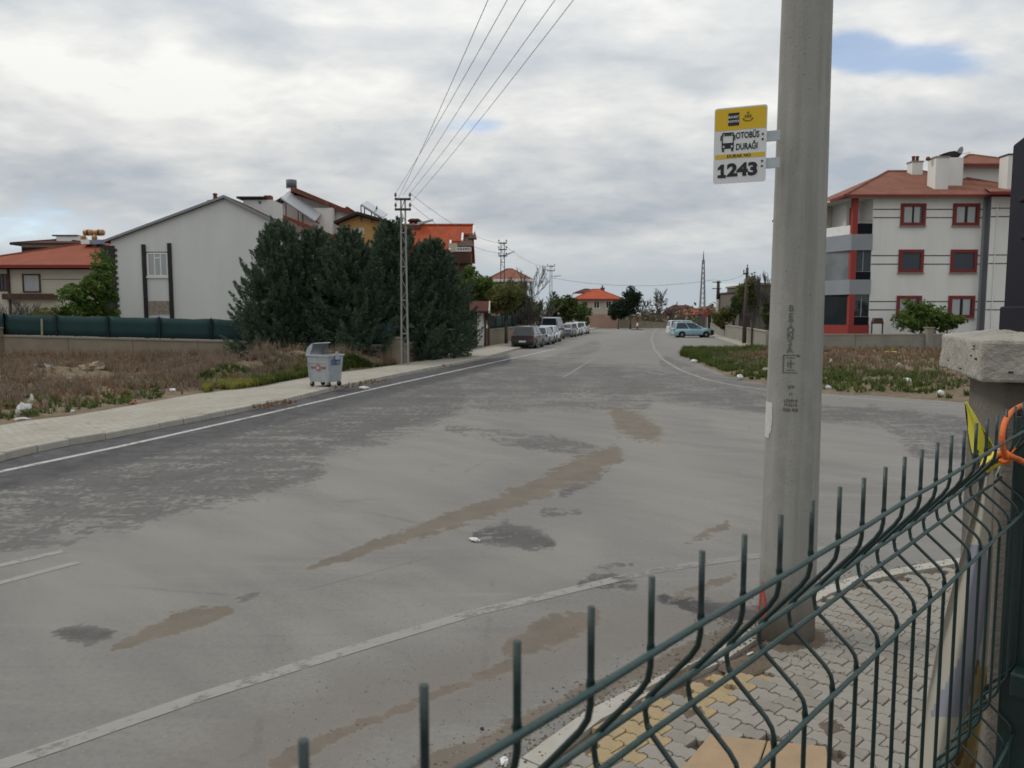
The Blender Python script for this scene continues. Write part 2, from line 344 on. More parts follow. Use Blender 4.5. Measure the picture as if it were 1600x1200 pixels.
# ------------------------------------------------------------------ geometry helpers
class MB:
    def __init__(s, m=None):
        s.v = []; s.f = []; s.m = m
    def add(s, vs, fs):
        o = len(s.v)
        for p in vs:
            p = Vector(p)
            if s.m is not None: p = s.m @ p
            s.v.append(tuple(p))
        s.f += [tuple(i + o for i in f) for f in fs]
        return s
    def hexa(s, p):
        return s.add(p, [(3, 2, 1, 0), (4, 5, 6, 7), (0, 1, 5, 4), (1, 2, 6, 5), (2, 3, 7, 6), (3, 0, 4, 7)])
    def box(s, x0, x1, y0, y1, z0, z1):
        return s.hexa([(x0, y0, z0), (x1, y0, z0), (x1, y1, z0), (x0, y1, z0), (x0, y0, z1), (x1, y0, z1), (x1, y1, z1), (x0, y1, z1)])
    def cbox(s, c, sz, rz=0.0, ry=0.0, rx=0.0):
        k = Matrix.Translation(c) @ Matrix.Rotation(rz, 4, 'Z') @ Matrix.Rotation(ry, 4, 'Y') @ Matrix.Rotation(rx, 4, 'X')
        a, b, d = sz[0] / 2, sz[1] / 2, sz[2] / 2
        pts = [(-a, -b, -d), (a, -b, -d), (a, b, -d), (-a, b, -d), (-a, -b, d), (a, -b, d), (a, b, d), (-a, b, d)]
        return s.hexa([k @ Vector(p) for p in pts])
    def ext(s, poly, vec):
        n = len(poly); vec = Vector(vec)
        vs = [Vector(p) for p in poly] + [Vector(p) + vec for p in poly]
        fs = [tuple(range(n - 1, -1, -1)), tuple(range(n, 2 * n))] + [(i, (i + 1) % n, n + (i + 1) % n, n + i) for i in range(n)]
        return s.add(vs, fs)
    def prism(s, poly, z0, z1):
        return s.ext([(p[0], p[1], z0) for p in poly], (0, 0, z1 - z0))
    def tube(s, path, r, n=6):
        path = [Vector(p) for p in path]
        rs = r if isinstance(r, (list, tuple)) else [r] * len(path)
        vs, fs = [], []
        ref = None
        for i, p in enumerate(path):
            t = (path[min(i + 1, len(path) - 1)] - path[max(i - 1, 0)]).normalized()
            if ref is None:
                ref = Vector((0, 0, 1)) if abs(t.z) < 0.9 else Vector((1, 0, 0))
            a = t.cross(ref).normalized(); b = t.cross(a).normalized()
            ref = -b if b.dot(ref) < 0 else b
            a = t.cross(ref).normalized(); b = ref - t * ref.dot(t); b.normalize()
            for k in range(n):
                g = 2 * math.pi * k / n
                vs.append(p + (a * math.cos(g) + b * math.sin(g)) * rs[i])
        for i in range(len(path) - 1):
            for k in range(n):
                fs.append((i * n + k, i * n + (k + 1) % n, (i + 1) * n + (k + 1) % n, (i + 1) * n + k))
        fs.append(tuple(range(n - 1, -1, -1))); fs.append(tuple(range((len(path) - 1) * n, len(path) * n)))
        return s.add(vs, fs)
    def lathe(s, prof, n=16, m=None):
        vs, fs = [], []
        for r, z in prof:
            for k in range(n):
                g = 2 * math.pi * k / n
                p = Vector((r * math.cos(g), r * math.sin(g), z))
                vs.append(m @ p if m is not None else p)
        for i in range(len(prof) - 1):
            for k in range(n):
                fs.append((i * n + k, i * n + (k + 1) % n, (i + 1) * n + (k + 1) % n, (i + 1) * n + k))
        fs.append(tuple(range(n - 1, -1, -1))); fs.append(tuple(range((len(prof) - 1) * n, len(prof) * n)))
        return s.add(vs, fs)
    def mesh(s, name):
        me = bpy.data.meshes.new(name); me.from_pydata(s.v, [], s.f); me.update()
        return me

def link(name, me, material=None, parent=None, smooth=False, loc=None):
    if material is not None and not me.materials: me.materials.append(material)
    if smooth:
        me.polygons.foreach_set('use_smooth', [True] * len(me.polygons)); me.update()
    o = bpy.data.objects.new(name, me); COL.objects.link(o)
    if parent is not None: o.parent = parent
    if loc is not None: o.location = loc
    return o
def part(name, mb, material, parent=None, smooth=False, bevel=0.0, label=None):
    o = link(name, mb.mesh(name), material, parent, smooth)
    if bevel: bev(o, bevel)
    if label: o['label'] = label
    return o
def bev(o, wd, seg=2):
    b = o.modifiers.new('bevel', 'BEVEL'); b.width = wd; b.segments = seg; b.limit_method = 'ANGLE'; b.angle_limit = R(35)
def tag(o, label, cat, group=None):
    o['label'] = label; o['category'] = cat
    if group: o['group'] = group
    return o
def thing(name, label, cat, loc=(0, 0, 0), rz=0.0, group=None):
    o = bpy.data.objects.new(name, None); COL.objects.link(o)
    o.empty_display_size = 0.3
    o.location = loc; o.rotation_euler = (0, 0, rz)
    return tag(o, label, cat, group)
def struct(o):
    o['kind'] = 'structure'; return o
def stuff(o):
    o['kind'] = 'stuff'; return o
def np_mesh(name, V, F, material=None, parent=None, smooth=False):
    V = np.asarray(V, dtype=np.float32); F = np.asarray(F, dtype=np.int32)
    me = bpy.data.meshes.new(name)
    me.vertices.add(len(V)); me.vertices.foreach_set('co', V.ravel())
    k = F.shape[1]
    me.loops.add(F.size); me.loops.foreach_set('vertex_index', F.ravel())
    me.polygons.add(len(F)); me.polygons.foreach_set('loop_start', np.arange(0, F.size, k, dtype=np.int32))
    me.polygons.foreach_set('loop_total', np.full(len(F), k, dtype=np.int32))
    if smooth: me.polygons.foreach_set('use_smooth', np.ones(len(F), dtype=bool))
    me.update(calc_edges=True); me.validate()
    return link(name, me, material, parent)

# numpy value noise
_PERM = RNG.random((256, 256))
def vnoise(x, y):
    xi = np.floor(x).astype(int); yi = np.floor(y).astype(int)
    fx = x - xi; fy = y - yi
    fx = fx * fx * (3 - 2 * fx); fy = fy * fy * (3 - 2 * fy)
    g = lambda a, b: _PERM[a % 256, b % 256]
    return (g(xi, yi) * (1 - fx) + g(xi + 1, yi) * fx) * (1 - fy) + (g(xi, yi + 1) * (1 - fx) + g(xi + 1, yi + 1) * fx) * fy
def fbm(x, y, o=4):
    s = 0; a = 0.5
    for i in range(o):
        s = s + a * vnoise(x * 2 ** i + 13.7 * i, y * 2 ** i + 7.1 * i); a *= 0.5
    return s

def polyline_at(pts, t):
    pts = np.asarray(pts, float)
    d = np.r_[0, np.cumsum(np.hypot(*np.diff(pts, axis=0).T))]
    s = np.asarray(t) * d[-1]
    return np.stack([np.interp(s, d, pts[:, 0]), np.interp(s, d, pts[:, 1])], -1), d[-1]

# ------------------------------------------------------------------ ground sheet
gm = mat('dry_earth', (0.15, 0.125, 0.095), 0.97, (0.10, 0.095, 0.06), 0.05, 0.8, 0.3, 3)
g = part('ground', MB().add([(-2500, -300, -0.25), (2500, -300, -0.25), (2500, 4200, -0.25), (-2500, 4200, -0.25)], [(0, 1, 2, 3)]), gm)
struct(g)

# ------------------------------------------------------------------ road: one dense sheet that carries its wear
xs = 1.2 * np.sinh(np.linspace(-4.75, 4.75, 520))
ys = np.r_[np.linspace(-25, 1.9, 30), np.geomspace(2.0, 175, 430)]
GX, GY = np.meshgrid(xs, ys)
PX, PY = to_px(GX, GY, np.zeros_like(GX))
seen = GY > 1.5
def seg_field(pts):
    """soft field of a worn shape: pts = (x, y, r) in photograph pixels laid on the ground; 1 on the spine, 0 at its edge"""
    best = np.full(PX.shape, -3.0)
    for (x0, y0, r0), (x1, y1, r1) in zip(pts[:-1], pts[1:]):
        ddx, ddy = x1 - x0, y1 - y0
        L = max(ddx * ddx + ddy * ddy, 1e-6)
        t = np.clip(((PX - x0) * ddx + (PY - y0) * ddy) / L, 0, 1)
        dist = np.hypot(PX - x0 - t * ddx, (PY - y0 - t * ddy))
        best = np.maximum(best, 1 - dist / (r0 + (r1 - r0) * t))
    return np.where(seen, best, -3.0)
def fields(lst):
    o = np.full(PX.shape, -1.0)
    for amt, p in lst: o = np.maximum(o, np.minimum(seg_field(p), amt))
    return np.clip(o, -1, 1)
dirt = fields([
    (1, [(480, 889, 3), (530, 872, 7), (610, 845, 10), (700, 815, 13), (790, 783, 15), (860, 757, 17), (915, 728, 20), (960, 712, 15)]),
    (1, [(930, 712, 12), (925, 735, 16), (905, 745, 14)]),
    (1, [(962, 645, 10), (985, 662, 24), (1020, 676, 16)]),
    (1, [(178, 1012, 6), (230, 990, 13), (300, 970, 17), (358, 955, 8)]),
    (1, [(800, 1012, 16), (870, 985, 26), (930, 965, 14)]),
    (0.4, [(1070, 850, 4), (1110, 832, 8), (1135, 820, 6)]),
    (0.55, [(430, 1195, 14), (520, 1150, 10), (620, 1110, 7), (720, 1070, 8), (800, 1040, 10)]),
    (0.35, [(1050, 935, 8), (1150, 900, 5)]),
    (0.8, [(640, 1215, 22), (760, 1165, 18), (860, 1110, 14), (960, 1065, 14), (1060, 1025, 14), (1150, 985, 9)]),
])
dark = fields([
    (0.34, [(88, 990, 7), (135, 992, 15), (172, 990, 7)]), (0.2, [(370, 938, 4), (400, 930, 6)]),
    (0.34, [(745, 838, 10), (790, 834, 20), (825, 842, 20), (862, 850, 8)]),
    (0.36, [(912, 914, 10), (955, 908, 17), (992, 916, 7)]), (0.2, [(930, 892, 9), (985, 882, 6)]),
    (0.18, [(700, 670, 5), (790, 685, 12), (870, 695, 12), (940, 705, 8)]),
    (0.3, [(850, 800, 8), (905, 800, 5)]), (0.25, [(880, 770, 8), (930, 740, 14)]),
    (0.55, [(1035, 935, 10), (1080, 945, 16), (1160, 960, 14), (1210, 965, 10)]),
    (0.95, [(-200, 785, 60), (0, 741, 46), (200, 700, 40), (400, 654, 32), (600, 606, 22), (790, 563, 12)]),
    (0.32, [(-100, 800, 70), (0, 765, 60), (200, 725, 62), (400, 680, 55), (560, 650, 48), (700, 620, 36)]),
    (0.24, [(-100, 860, 40), (0, 825, 45), (160, 790, 45), (330, 750, 42), (480, 720, 34)]),
    (0.27, [(620, 600, 30), (760, 590, 30), (900, 592, 28), (1010, 597, 24), (1100, 612, 22), (1200, 632, 16), (1300, 646, 14), (1420, 655, 14), (1520, 668, 16)]),
    (0.16, [(700, 620, 26), (850, 618, 22), (1000, 622, 20)]), (0.2, [(1360, 640, 10), (1440, 690, 26), (1500, 700, 20)]),
    (0.2, [(1040, 566, 10), (1120, 595, 10), (1210, 612, 7)]),
    (0.12, [(780, 605, 18), (860, 570, 12), (930, 540, 8)]),
    (0.2, [(560, 660, 14), (640, 645, 14)]),
])
pale = fields([
    (0.9, [(1040, 528, 12), (1100, 540, 18), (1170, 546, 14)]), (0.8, [(850, 545, 22), (910, 530, 18), (960, 520, 16), (1000, 512, 12)]),
    (0.6, [(1130, 660, 20), (1300, 690, 30), (1450, 730, 40)]), (0.5, [(420, 820, 60), (250, 880, 70), (60, 930, 60)]),
    (0.45, [(200, 700, 5), (60, 745, 7), (0, 760, 6)]), (0.5, [(330, 715, 4), (230, 745, 5)]),
    (0.5, [(500, 1010, 50), (700, 940, 40), (900, 860, 40)]), (0.5, [(870, 612, 4), (960, 618, 5), (1060, 640, 6), (1140, 655, 5)]),
    (0.6, [(720, 720, 70), (560, 770, 60)]), (0.6, [(1010, 720, 70), (1090, 780, 60)]),
])
warm = fields([(0.9, [(300, 1250, 80), (560, 1120, 62), (760, 1050, 50), (960, 985, 40), (1130, 950, 30)])])
idx = np.arange(GX.size).reshape(GX.shape)
F = np.stack([idx[:-1, :-1], idx[:-1, 1:], idx[1:, 1:], idx[1:, :-1]], -1).reshape(-1, 4)
road = np_mesh('road', np.stack([GX, GY, np.zeros_like(GX)], -1).reshape(-1, 3), F)
struct(road)
a = road.data.color_attributes.new('wear', 'FLOAT_COLOR', 'POINT')
a.data.foreach_set('color', np.stack([dark, dirt, pale, warm], -1).astype(np.float32).ravel() * 0.5 + 0.5)
m = bpy.data.materials.new('asphalt'); m.use_nodes = True
t = NT(m.node_tree)
b = t.add('ShaderNodeBsdfPrincipled'); o = t.add('ShaderNodeOutputMaterial'); t.l.new(b.outputs[0], o.inputs[0])
pos = t.add('ShaderNodeNewGeometry').outputs['Position']
at = t.add('ShaderNodeAttribute', attribute_name='wear')
sp = t.add('ShaderNodeSeparateColor'); t.l.new(at.outputs['Color'], sp.inputs[0])
def signed(v): return t.math('MULTIPLY', t.math('SUBTRACT', v, 0.5), 2.0)
rot = t.mapping(pos, rot=(0, 0, R(-45)))
streak = t.noise(t.mapping(rot, scale=(1.6, 0.35, 1)), 0.9, 8, 0.62, 0.3)
rag = t.noise(t.mapping(pos, scale=(1.0, 1.0, 1)), 2.3, 10, 0.68, 0.2)
rag2 = t.noise(t.mapping(pos, scale=(0.55, 0.55, 1)), 1.0, 10, 0.7, 0.4)
grain = t.noise(pos, 140.0, 3, 0.7)
big = t.noise(pos, 0.16, 4, 0.6)
fine = t.noise(pos, 22.0, 5, 0.7)
long_ = t.noise(t.mapping(pos, rot=(0, 0, R(58)), scale=(0.25, 2.4, 1)), 1.3, 7, 0.62, 0.4)
rag3 = t.noise(t.mapping(pos, scale=(1, 1, 1), loc=(5, 2, 0)), 9.0, 6, 0.65, 0.2)
fd = t.math('ADD', signed(sp.outputs[0]), t.math('MULTIPLY', t.math('SUBTRACT', t.math('ADD', t.math('MULTIPLY', rag, 0.5), t.math('MULTIPLY', rag2, 0.5)), 0.5), 3.4))
fd = t.math('ADD', fd, t.math('MULTIPLY', t.math('SUBTRACT', rag3, 0.5), 2.0))
f_dark = t.ss(t.math('ADD', fd, t.math('MULTIPLY', t.math('SUBTRACT', long_, 0.5), 1.4)), -0.05, 0.30)
f_dirt = t.ss(t.math('ADD', signed(sp.outputs[1]), t.math('ADD', t.math('MULTIPLY', t.math('SUBTRACT', rag, 0.5), 2.6), t.math('MULTIPLY', t.math('SUBTRACT', rag3, 0.5), 2.2))), -0.02, 0.22)
f_halo = t.ss(t.math('ADD', signed(sp.outputs[1]), t.math('MULTIPLY', t.math('SUBTRACT', rag, 0.5), 1.5)), -0.9, 0.2)
f_pale = t.ss(t.math('ADD', signed(sp.outputs[2]), t.math('MULTIPLY', t.math('SUBTRACT', streak, 0.5), 2.2)), -0.6, 0.9)
f_warm = t.ss(t.math('ADD', signed(at.outputs['Alpha']), t.math('MULTIPLY', t.math('SUBTRACT', rag2, 0.5), 2.0)), -0.3, 0.5)
base = t.mix(t.ss(streak, 0.3, 0.7), (0.160, 0.153, 0.141, 1), (0.196, 0.188, 0.172, 1))
base = t.mix(t.ss(fine, 0.42, 0.68, 0, 0.5), base, (0.128, 0.122, 0.114, 1))
base = t.mix(t.ss(long_, 0.52, 0.70, 0, 0.4), base, (0.228, 0.219, 0.200, 1))
base = t.mix(t.ss(long_, 0.46, 0.32, 0, 0.35), base, (0.128, 0.122, 0.116, 1))
base = t.mix(t.math('MULTIPLY', t.ss(big, 0.35, 0.65), 0.4), base, (0.150, 0.146, 0.140, 1))
base = t.mix(t.math('MULTIPLY', f_pale, 0.45), base, (0.225, 0.215, 0.195, 1))
base = t.mix(t.math('MULTIPLY', f_warm, 0.6), base, (0.150, 0.132, 0.118, 1))
base = t.mix(t.math('MULTIPLY', f_halo, 0.10), base, (0.22, 0.19, 0.15, 1))
str_ = t.ss(signed(sp.outputs[0]), 0.05, 0.65, 0.58, 0.97)
base = t.mix(t.math('MULTIPLY', f_dark, str_), base, t.mix(t.ss(rag, 0.4, 0.6), (0.038, 0.036, 0.038, 1), (0.064, 0.061, 0.062, 1)))
base = t.mix(t.math('MULTIPLY', f_dirt, 0.9), base, t.mix(t.ss(rag, 0.4, 0.65), (0.140, 0.115, 0.090, 1), (0.116, 0.097, 0.078, 1)))
base = t.mix(t.ss(grain, 0.35, 0.75, 0.0, 0.35), base, t.mix(1.0, base, (0.6, 0.6, 0.6, 1), 'MULTIPLY'))
vor = t.add('ShaderNodeTexVoronoi', feature='DISTANCE_TO_EDGE'); t.l.new(t.mix(0.12, pos, t.add('ShaderNodeTexNoise').outputs['Color']), vor.inputs['Vector']); vor.inputs['Scale'].default_value = 0.42
crack = t.math('MULTIPLY', t.ss(vor.outputs['Distance'], 0.004, 0.012, 1.0, 0.0), t.ss(rag2, 0.50, 0.62, 0.0, 0.3))
base = t.mix(crack, base, (0.075, 0.07, 0.065, 1))
speck = t.noise(pos, 55.0, 1, 0.5)
base = t.mix(t.ss(speck, 0.70, 0.76, 0.0, 0.6), base, (0.27, 0.255, 0.23, 1))
t.l.new(base, b.inputs['Base Color'])
t.l.new(t.ss(t.math('SUBTRACT', f_dark, f_pale), 0.0, 1.0, 0.95, 0.84), b.inputs['Roughness'])
b.inputs['Specular IOR Level'].default_value = 0.3
t.l.new(t.bump(t.math('ADD', grain, t.math('MULTIPLY', rag, 1.5)), 0.35, 0.008), b.inputs['Normal'])
road.data.materials.append(m)

# painted lines, worn through
def worn_paint(name, c, keep):
    m = bpy.data.materials.new(name); m.use_nodes = True
    t = NT(m.node_tree)
    b = t.add('ShaderNodeBsdfPrincipled'); o = t.add('ShaderNodeOutputMaterial')
    b.inputs['Roughness'].default_value = 0.8
    pos = t.add('ShaderNodeNewGeometry').outputs['Position']
    n = t.noise(pos, 7.0, 8, 0.7); n2 = t.noise(pos, 0.9, 3, 0.6)
    t.l.new(t.mix(n2, rgb(c), rgb(tuple(x * 0.75 for x in c))), b.inputs['Base Color'])
    a = t.ss(t.math('ADD', n, t.math('MULTIPLY', t.math('SUBTRACT', n2, 0.5), 0.5)), 0.50 - keep * 0.30, 0.66 - keep * 0.16, 0.0, 0.55 + keep * 0.38)
    tr = t.add('ShaderNodeBsdfTransparent'); mx = t.add('ShaderNodeMixShader')
    t.l.new(a, mx.inputs[0]); t.l.new(tr.outputs[0], mx.inputs[1]); t.l.new(b.outputs[0], mx.inputs[2]); t.l.new(mx.outputs[0], o.inputs[0])
    return m
M['line_strong'] = worn_paint('line_strong', (0.44, 0.44, 0.42), 0.9)
M['line_worn'] = worn_paint('line_worn', (0.275, 0.267, 0.246), 0.9)
M['line_faint'] = worn_paint('line_faint', (0.245, 0.236, 0.217), 0.75)
def line(px, width, material, z=0.004, n=60):
    pts = [G(x, y) for x, y in px]
    q, L = polyline_at([(p.x, p.y) for p in pts], np.linspace(0, 1, n))
    d = np.gradient(q, axis=0); d /= np.linalg.norm(d, axis=1)[:, None]
    nrm = np.stack([-d[:, 1], d[:, 0]], -1) * width / 2
    V = np.concatenate([np.c_[q - nrm, np.full(n, z)], np.c_[q + nrm, np.full(n, z)]])
    i = np.arange(n - 1)
    return struct(np_mesh('road_marking', V, np.stack([i, i + 1, n + i + 1, n + i], -1), material))
line([(-150, 770), (0, 737), (200, 695), (400, 650), (600, 604), (700, 582), (800, 560), (870, 545)], 0.15, M['line_strong'])
line([(-60, 1217), (100, 1163), (300, 1093), (560, 1012), (740, 958), (860, 930), (960, 906)], 0.13, M['line_worn'])
line([(960, 906), (1020, 893), (1100, 880), (1190, 868), (1290, 858), (1400, 846)], 0.13, M['line_faint'])
line([(-80, 903), (0, 884), (100, 861)], 0.12, M['line_worn'], n=12)
line([(-80, 933), (0, 911), (122, 879)], 0.11, M['line_worn'], n=12)
line([(1030, 510), (1020, 520), (1018, 530), (1022, 545), (1036, 562), (1066, 580), (1110, 595), (1170, 606), (1230, 613), (1290, 618), (1400, 627), (1510, 635), (1640, 648)], 0.16, M['line_worn'], n=90)
line([(880, 590), (920, 565), (950, 545), (975, 530)], 0.14, M['line_faint'], n=30)
line([(1005, 580), (1040, 586)], 0.2, M['line_faint'], n=6)

# ------------------------------------------------------------------ pavement on the far side of the road
K_PX = [(-420, 835), (-200, 770), (0, 721), (42, 710), (100, 697), (175, 685), (250, 670), (349, 650), (442, 631), (531, 608), (582, 597), (640, 585), (700, 573), (760, 560), (800, 549), (840, 537), (880, 525), (920, 516), (955, 510)]
I_PX = [(-420, 745), (-200, 698), (0, 664), (50, 656), (120, 648), (200, 634), (300, 616), (400, 604), (480, 589), (560, 577), (610, 571), (680, 559), (745, 544.5), (790, 534), (840, 524), (880, 517), (930, 509.5)]
K = [(G(x, y).x, G(x, y).y) for x, y in K_PX]
I = [(G(x, y, 0.13).x, G(x, y, 0.13).y) for x, y in I_PX]
n = 140
ts = np.linspace(0, 1, n)
kq, KL = polyline_at(K, ts); iq, _ = polyline_at(I, ts)
kd = np.gradient(kq, axis=0); kd /= np.linalg.norm(kd, axis=1)[:, None]
kn = np.stack([-kd[:, 1], kd[:, 0]], -1)
inner = kq + kn * 0.16
V = []; Fp = []
cols = 7
for j in range(cols):
    f = j / (cols - 1)
    p = inner * (1 - f) + iq * f
    V.append(np.c_[p, 0.128 + 0.02 * (fbm(p[:, 0] * 1.3, p[:, 1] * 1.3) - 0.5)])
V.append(np.c_[iq, np.full(n, -0.1)])
V = np.stack(V, 1).reshape(-1, 3)
i, j = np.meshgrid(np.arange(n - 1), np.arange(cols), indexing='ij')
c = cols + 1
Fp = np.stack([i * c + j, (i + 1) * c + j, (i + 1) * c + j + 1, i * c + j + 1], -1).reshape(-1, 4)
m = bpy.data.materials.new('worn_paving'); m.use_nodes = True
t = NT(m.node_tree)
b = t.add('ShaderNodeBsdfPrincipled'); o = t.add('ShaderNodeOutputMaterial'); t.l.new(b.outputs[0], o.inputs[0]); b.inputs['Roughness'].default_value = 0.93
pos = t.add('ShaderNodeNewGeometry').outputs['Position']
rp = t.mapping(pos, rot=(0, 0, R(-72)))
br = t.add('ShaderNodeTexBrick'); t.l.new(rp, br.inputs[0])
br.inputs['Color1'].default_value = (0.305, 0.29, 0.245, 1); br.inputs['Color2'].default_value = (0.265, 0.25, 0.21, 1); br.inputs['Mortar'].default_value = (0.20, 0.182, 0.148, 1)
br.inputs['Scale'].default_value = 1.0; br.inputs['Brick Width'].default_value = 0.2; br.inputs['Row Height'].default_value = 0.165; br.inputs['Mortar Size'].default_value = 0.012
n1 = t.noise(pos, 0.7, 7, 0.65)
col = t.mix(t.ss(n1, 0.40, 0.66, 0, 0.85), br.outputs[0], (0.235, 0.21, 0.165, 1))
n2 = t.noise(pos, 3.3, 6, 0.7)
col = t.mix(t.ss(n2, 0.56, 0.68, 0, 0.7), col, (0.14, 0.115, 0.085, 1))
t.l.new(col, b.inputs['Base Color']); t.l.new(t.bump(n2, 0.3, 0.02), b.inputs['Normal'])
pav = struct(np_mesh('pavement', V, Fp, m))
# kerb stones, one by one
ks, _ = polyline_at(K, np.linspace(0, 1, 2000))
dk = np.r_[0, np.cumsum(np.hypot(*np.diff(ks, axis=0).T))]
s = 0.0; stones = 0
while s < KL - 1.2 and stones < 130:
    L = 0.75 if stones < 70 else 1.5
    def at_s(v): return Vector((np.interp(v, dk, ks[:, 0]), np.interp(v, dk, ks[:, 1]), 0))
    p0, p1 = at_s(s + 0.008), at_s(s + L - 0.008)
    dr = (p1 - p0).normalized(); nr = Vector((-dr.y, dr.x, 0))
    j0 = nr * random.uniform(-0.012, 0.012); hz_ = random.uniform(0.125, 0.142)
    mb = MB()
    a0, a1 = p0 + j0, p1 + j0
    prof = [(0, -0.06), (0.012, hz_ - 0.02), (0.035, hz_), (0.16, hz_ - 0.004), (0.16, -0.06)]
    mb.ext([a0 + nr * q[0] + Vector((0, 0, q[1])) for q in prof], a1 - a0)
    part('kerb_stone', mb, M['kerb'], pav)
    s += L; stones += 1
# ------------------------------------------------------------------ near pavement with interlocking pavers
K2_PX = [(560, 1400), (660, 1298), (780, 1203), (868, 1135), (940, 1090), (1100, 1022), (1185, 968), (1250, 928), (1310, 903), (1400, 886), (1467, 874), (1600, 860), (1800, 846)]
K2 = [G(x, y, 0.12) for x, y in K2_PX]
k2 = [(p.x, p.y) for p in K2]
FE_D = Vector((0.68934, 0.72444, 0)); FE_N = Vector((-0.72444, 0.68934, 0)); FE_0 = Vector((-0.0668, 0.2344, 0)); FE_SL = 0.0156
def fence_pt(n, off=0.0, z=0.0):
    q = FE_0 + FE_D * (n * 0.05) + FE_N * off
    return Vector((q.x, q.y, z))
wall_a = fence_pt(-60, 0.09); wall_b = fence_pt(44, 0.09)
kq2, K2L = polyline_at(k2, np.linspace(0, 1, 400))
kd2 = np.gradient(kq2, axis=0); kd2 /= np.linalg.norm(kd2, axis=1)[:, None]
kr2 = np.stack([kd2[:, 1], -kd2[:, 0]], -1)            # towards the yard
inside_line = kq2 + kr2 * 0.16
bed_poly = [tuple(p) for p in inside_line[::4]] + [(7.5, 2.0), (wall_b.x + 0.3, wall_b.y - 0.3), (wall_a.x, wall_a.y)]
pav2 = struct(part('pavement', MB().add([(p[0], p[1], 0.088) for p in bed_poly], [tuple(range(len(bed_poly)))]), M['soil']))
def in_poly(x, y, poly):
    c = False; j = len(poly) - 1
    for i in range(len(poly)):
        xi, yi = poly[i]; xj, yj = poly[j]
        if (yi > y) != (yj > y) and x < (xj - xi) * (y - yi) / (yj - yi) + xi: c = not c
        j = i
    return c
# kerb stones
s = 0.0
dk2 = np.r_[0, np.cumsum(np.hypot(*np.diff(kq2, axis=0).T))]
def at2(v): return Vector((np.interp(v, dk2, kq2[:, 0]), np.interp(v, dk2, kq2[:, 1]), 0))
while s < K2L - 0.6:
    p0, p1 = at2(s + 0.006), at2(s + 0.594)
    dr = (p1 - p0).normalized(); nr = Vector((dr.y, -dr.x, 0)); j0 = nr * random.uniform(-0.008, 0.008)
    zt = 0.120 + random.uniform(-0.006, 0.006)
    prof = [(0, -0.05), (0.012, zt - 0.03), (0.03, zt), (0.15, zt), (0.15, -0.05)]
    part('kerb_stone', MB().ext([p0 + j0 + nr * q[0] + Vector((0, 0, q[1])) for q in prof], p1 - p0), M['kerb'], pav2)
    s += 0.6
ka, kb = G(868, 1135, 0.12), G(1185, 968, 0.12)
e1 = (kb - ka).normalized(); e2 = Vector((e1.y, -e1.x, 0))
PL, PW, PK = 0.160, 0.114, 0.0085
def paver_mesh(jl=0.0026):
    L, W2 = PL - jl * 2, PW / 2 - jl
    up = [(0, -1), (0.16, -1), (0.22, 1), (0.42, 1), (0.48, -1), (0.66, -1), (0.72, 1), (0.92, 1), (0.98, -1), (1.0, -1)]
    top = [(-L / 2 + L * a, W2 + PK * k) for a, k in up]
    bot = [(-L / 2 + L * a, -W2 + PK * k) for a, k in up]
    poly = bot + top[::-1]
    n = len(poly); cx = sum(p[0] for p in poly) / n; cy = sum(p[1] for p in poly) / n
    mb = MB()
    vs = [(x, y, 0.0) for x, y in poly] + [(x, y, 0.044) for x, y in poly] + [(cx + (x - cx) * 0.968, cy + (y - cy) * 0.965, 0.050) for x, y in poly]
    fs = [tuple(range(2 * n, 3 * n))]
    for k in range(2):
        fs += [(k * n + i, k * n + (i + 1) % n, (k + 1) * n + (i + 1) % n, (k + 1) * n + i) for i in range(n)]
    mb.add(vs, fs)
    return mb
pm_mb = paver_mesh()
pm_g = pm_mb.mesh('paver'); pm_g.materials.append(M['paver'])
pm_y = pm_mb.mesh('paver_yellow'); pm_y.materials.append(M['paver_yellow'])
pm_s = pm_mb.mesh('paver_dark'); pm_s.materials.append(mat('paver_dirty', (0.225, 0.208, 0.178), 0.93, (0.16, 0.140, 0.115), 10, 0.9, 0.4, 90))
POLE = Vector((2.03, 5.50, 0.12))
slab_px = [(1048, 1215), (1108, 1146), (1292, 1164), (1306, 1232)]
slab = [G(x, y, 0.14) for x, y in slab_px]; slab2d = [(p.x, p.y) for p in slab]
yel_a = (0.21, 0.66)
spots = []
rotp = math.atan2(e2.y, e2.x)
for r in range(-14, 100):
    for c in range(-4, 44):
        q = ka + e1 * ((r + 0.5) * PW - 1.0) + e2 * (0.16 + (c + 0.5 + (0.5 if r % 2 else 0)) * PL)
        if q.x > 5.8 or not in_poly(q.x, q.y, bed_poly): continue
        dkerb = float(np.min(np.hypot(inside_line[:, 0] - q.x, inside_line[:, 1] - q.y)))
        if dkerb < 0.09: continue
        if (Vector((q.x, q.y)) - Vector((POLE.x, POLE.y))).length < 0.27: continue
        if (q - fence_pt(0)).dot(FE_N) < 0.26: continue
        if in_poly(q.x, q.y, slab2d): continue
        px, py = to_px(np.array(q.x), np.array(q.y), np.array(0.13))
        vis = 700 < px < 1640 and py < 1230
        spots.append((0 if vis else 1, q.y, q, c, r))
spots.sort(key=lambda a: a[:2])
rest = MB()
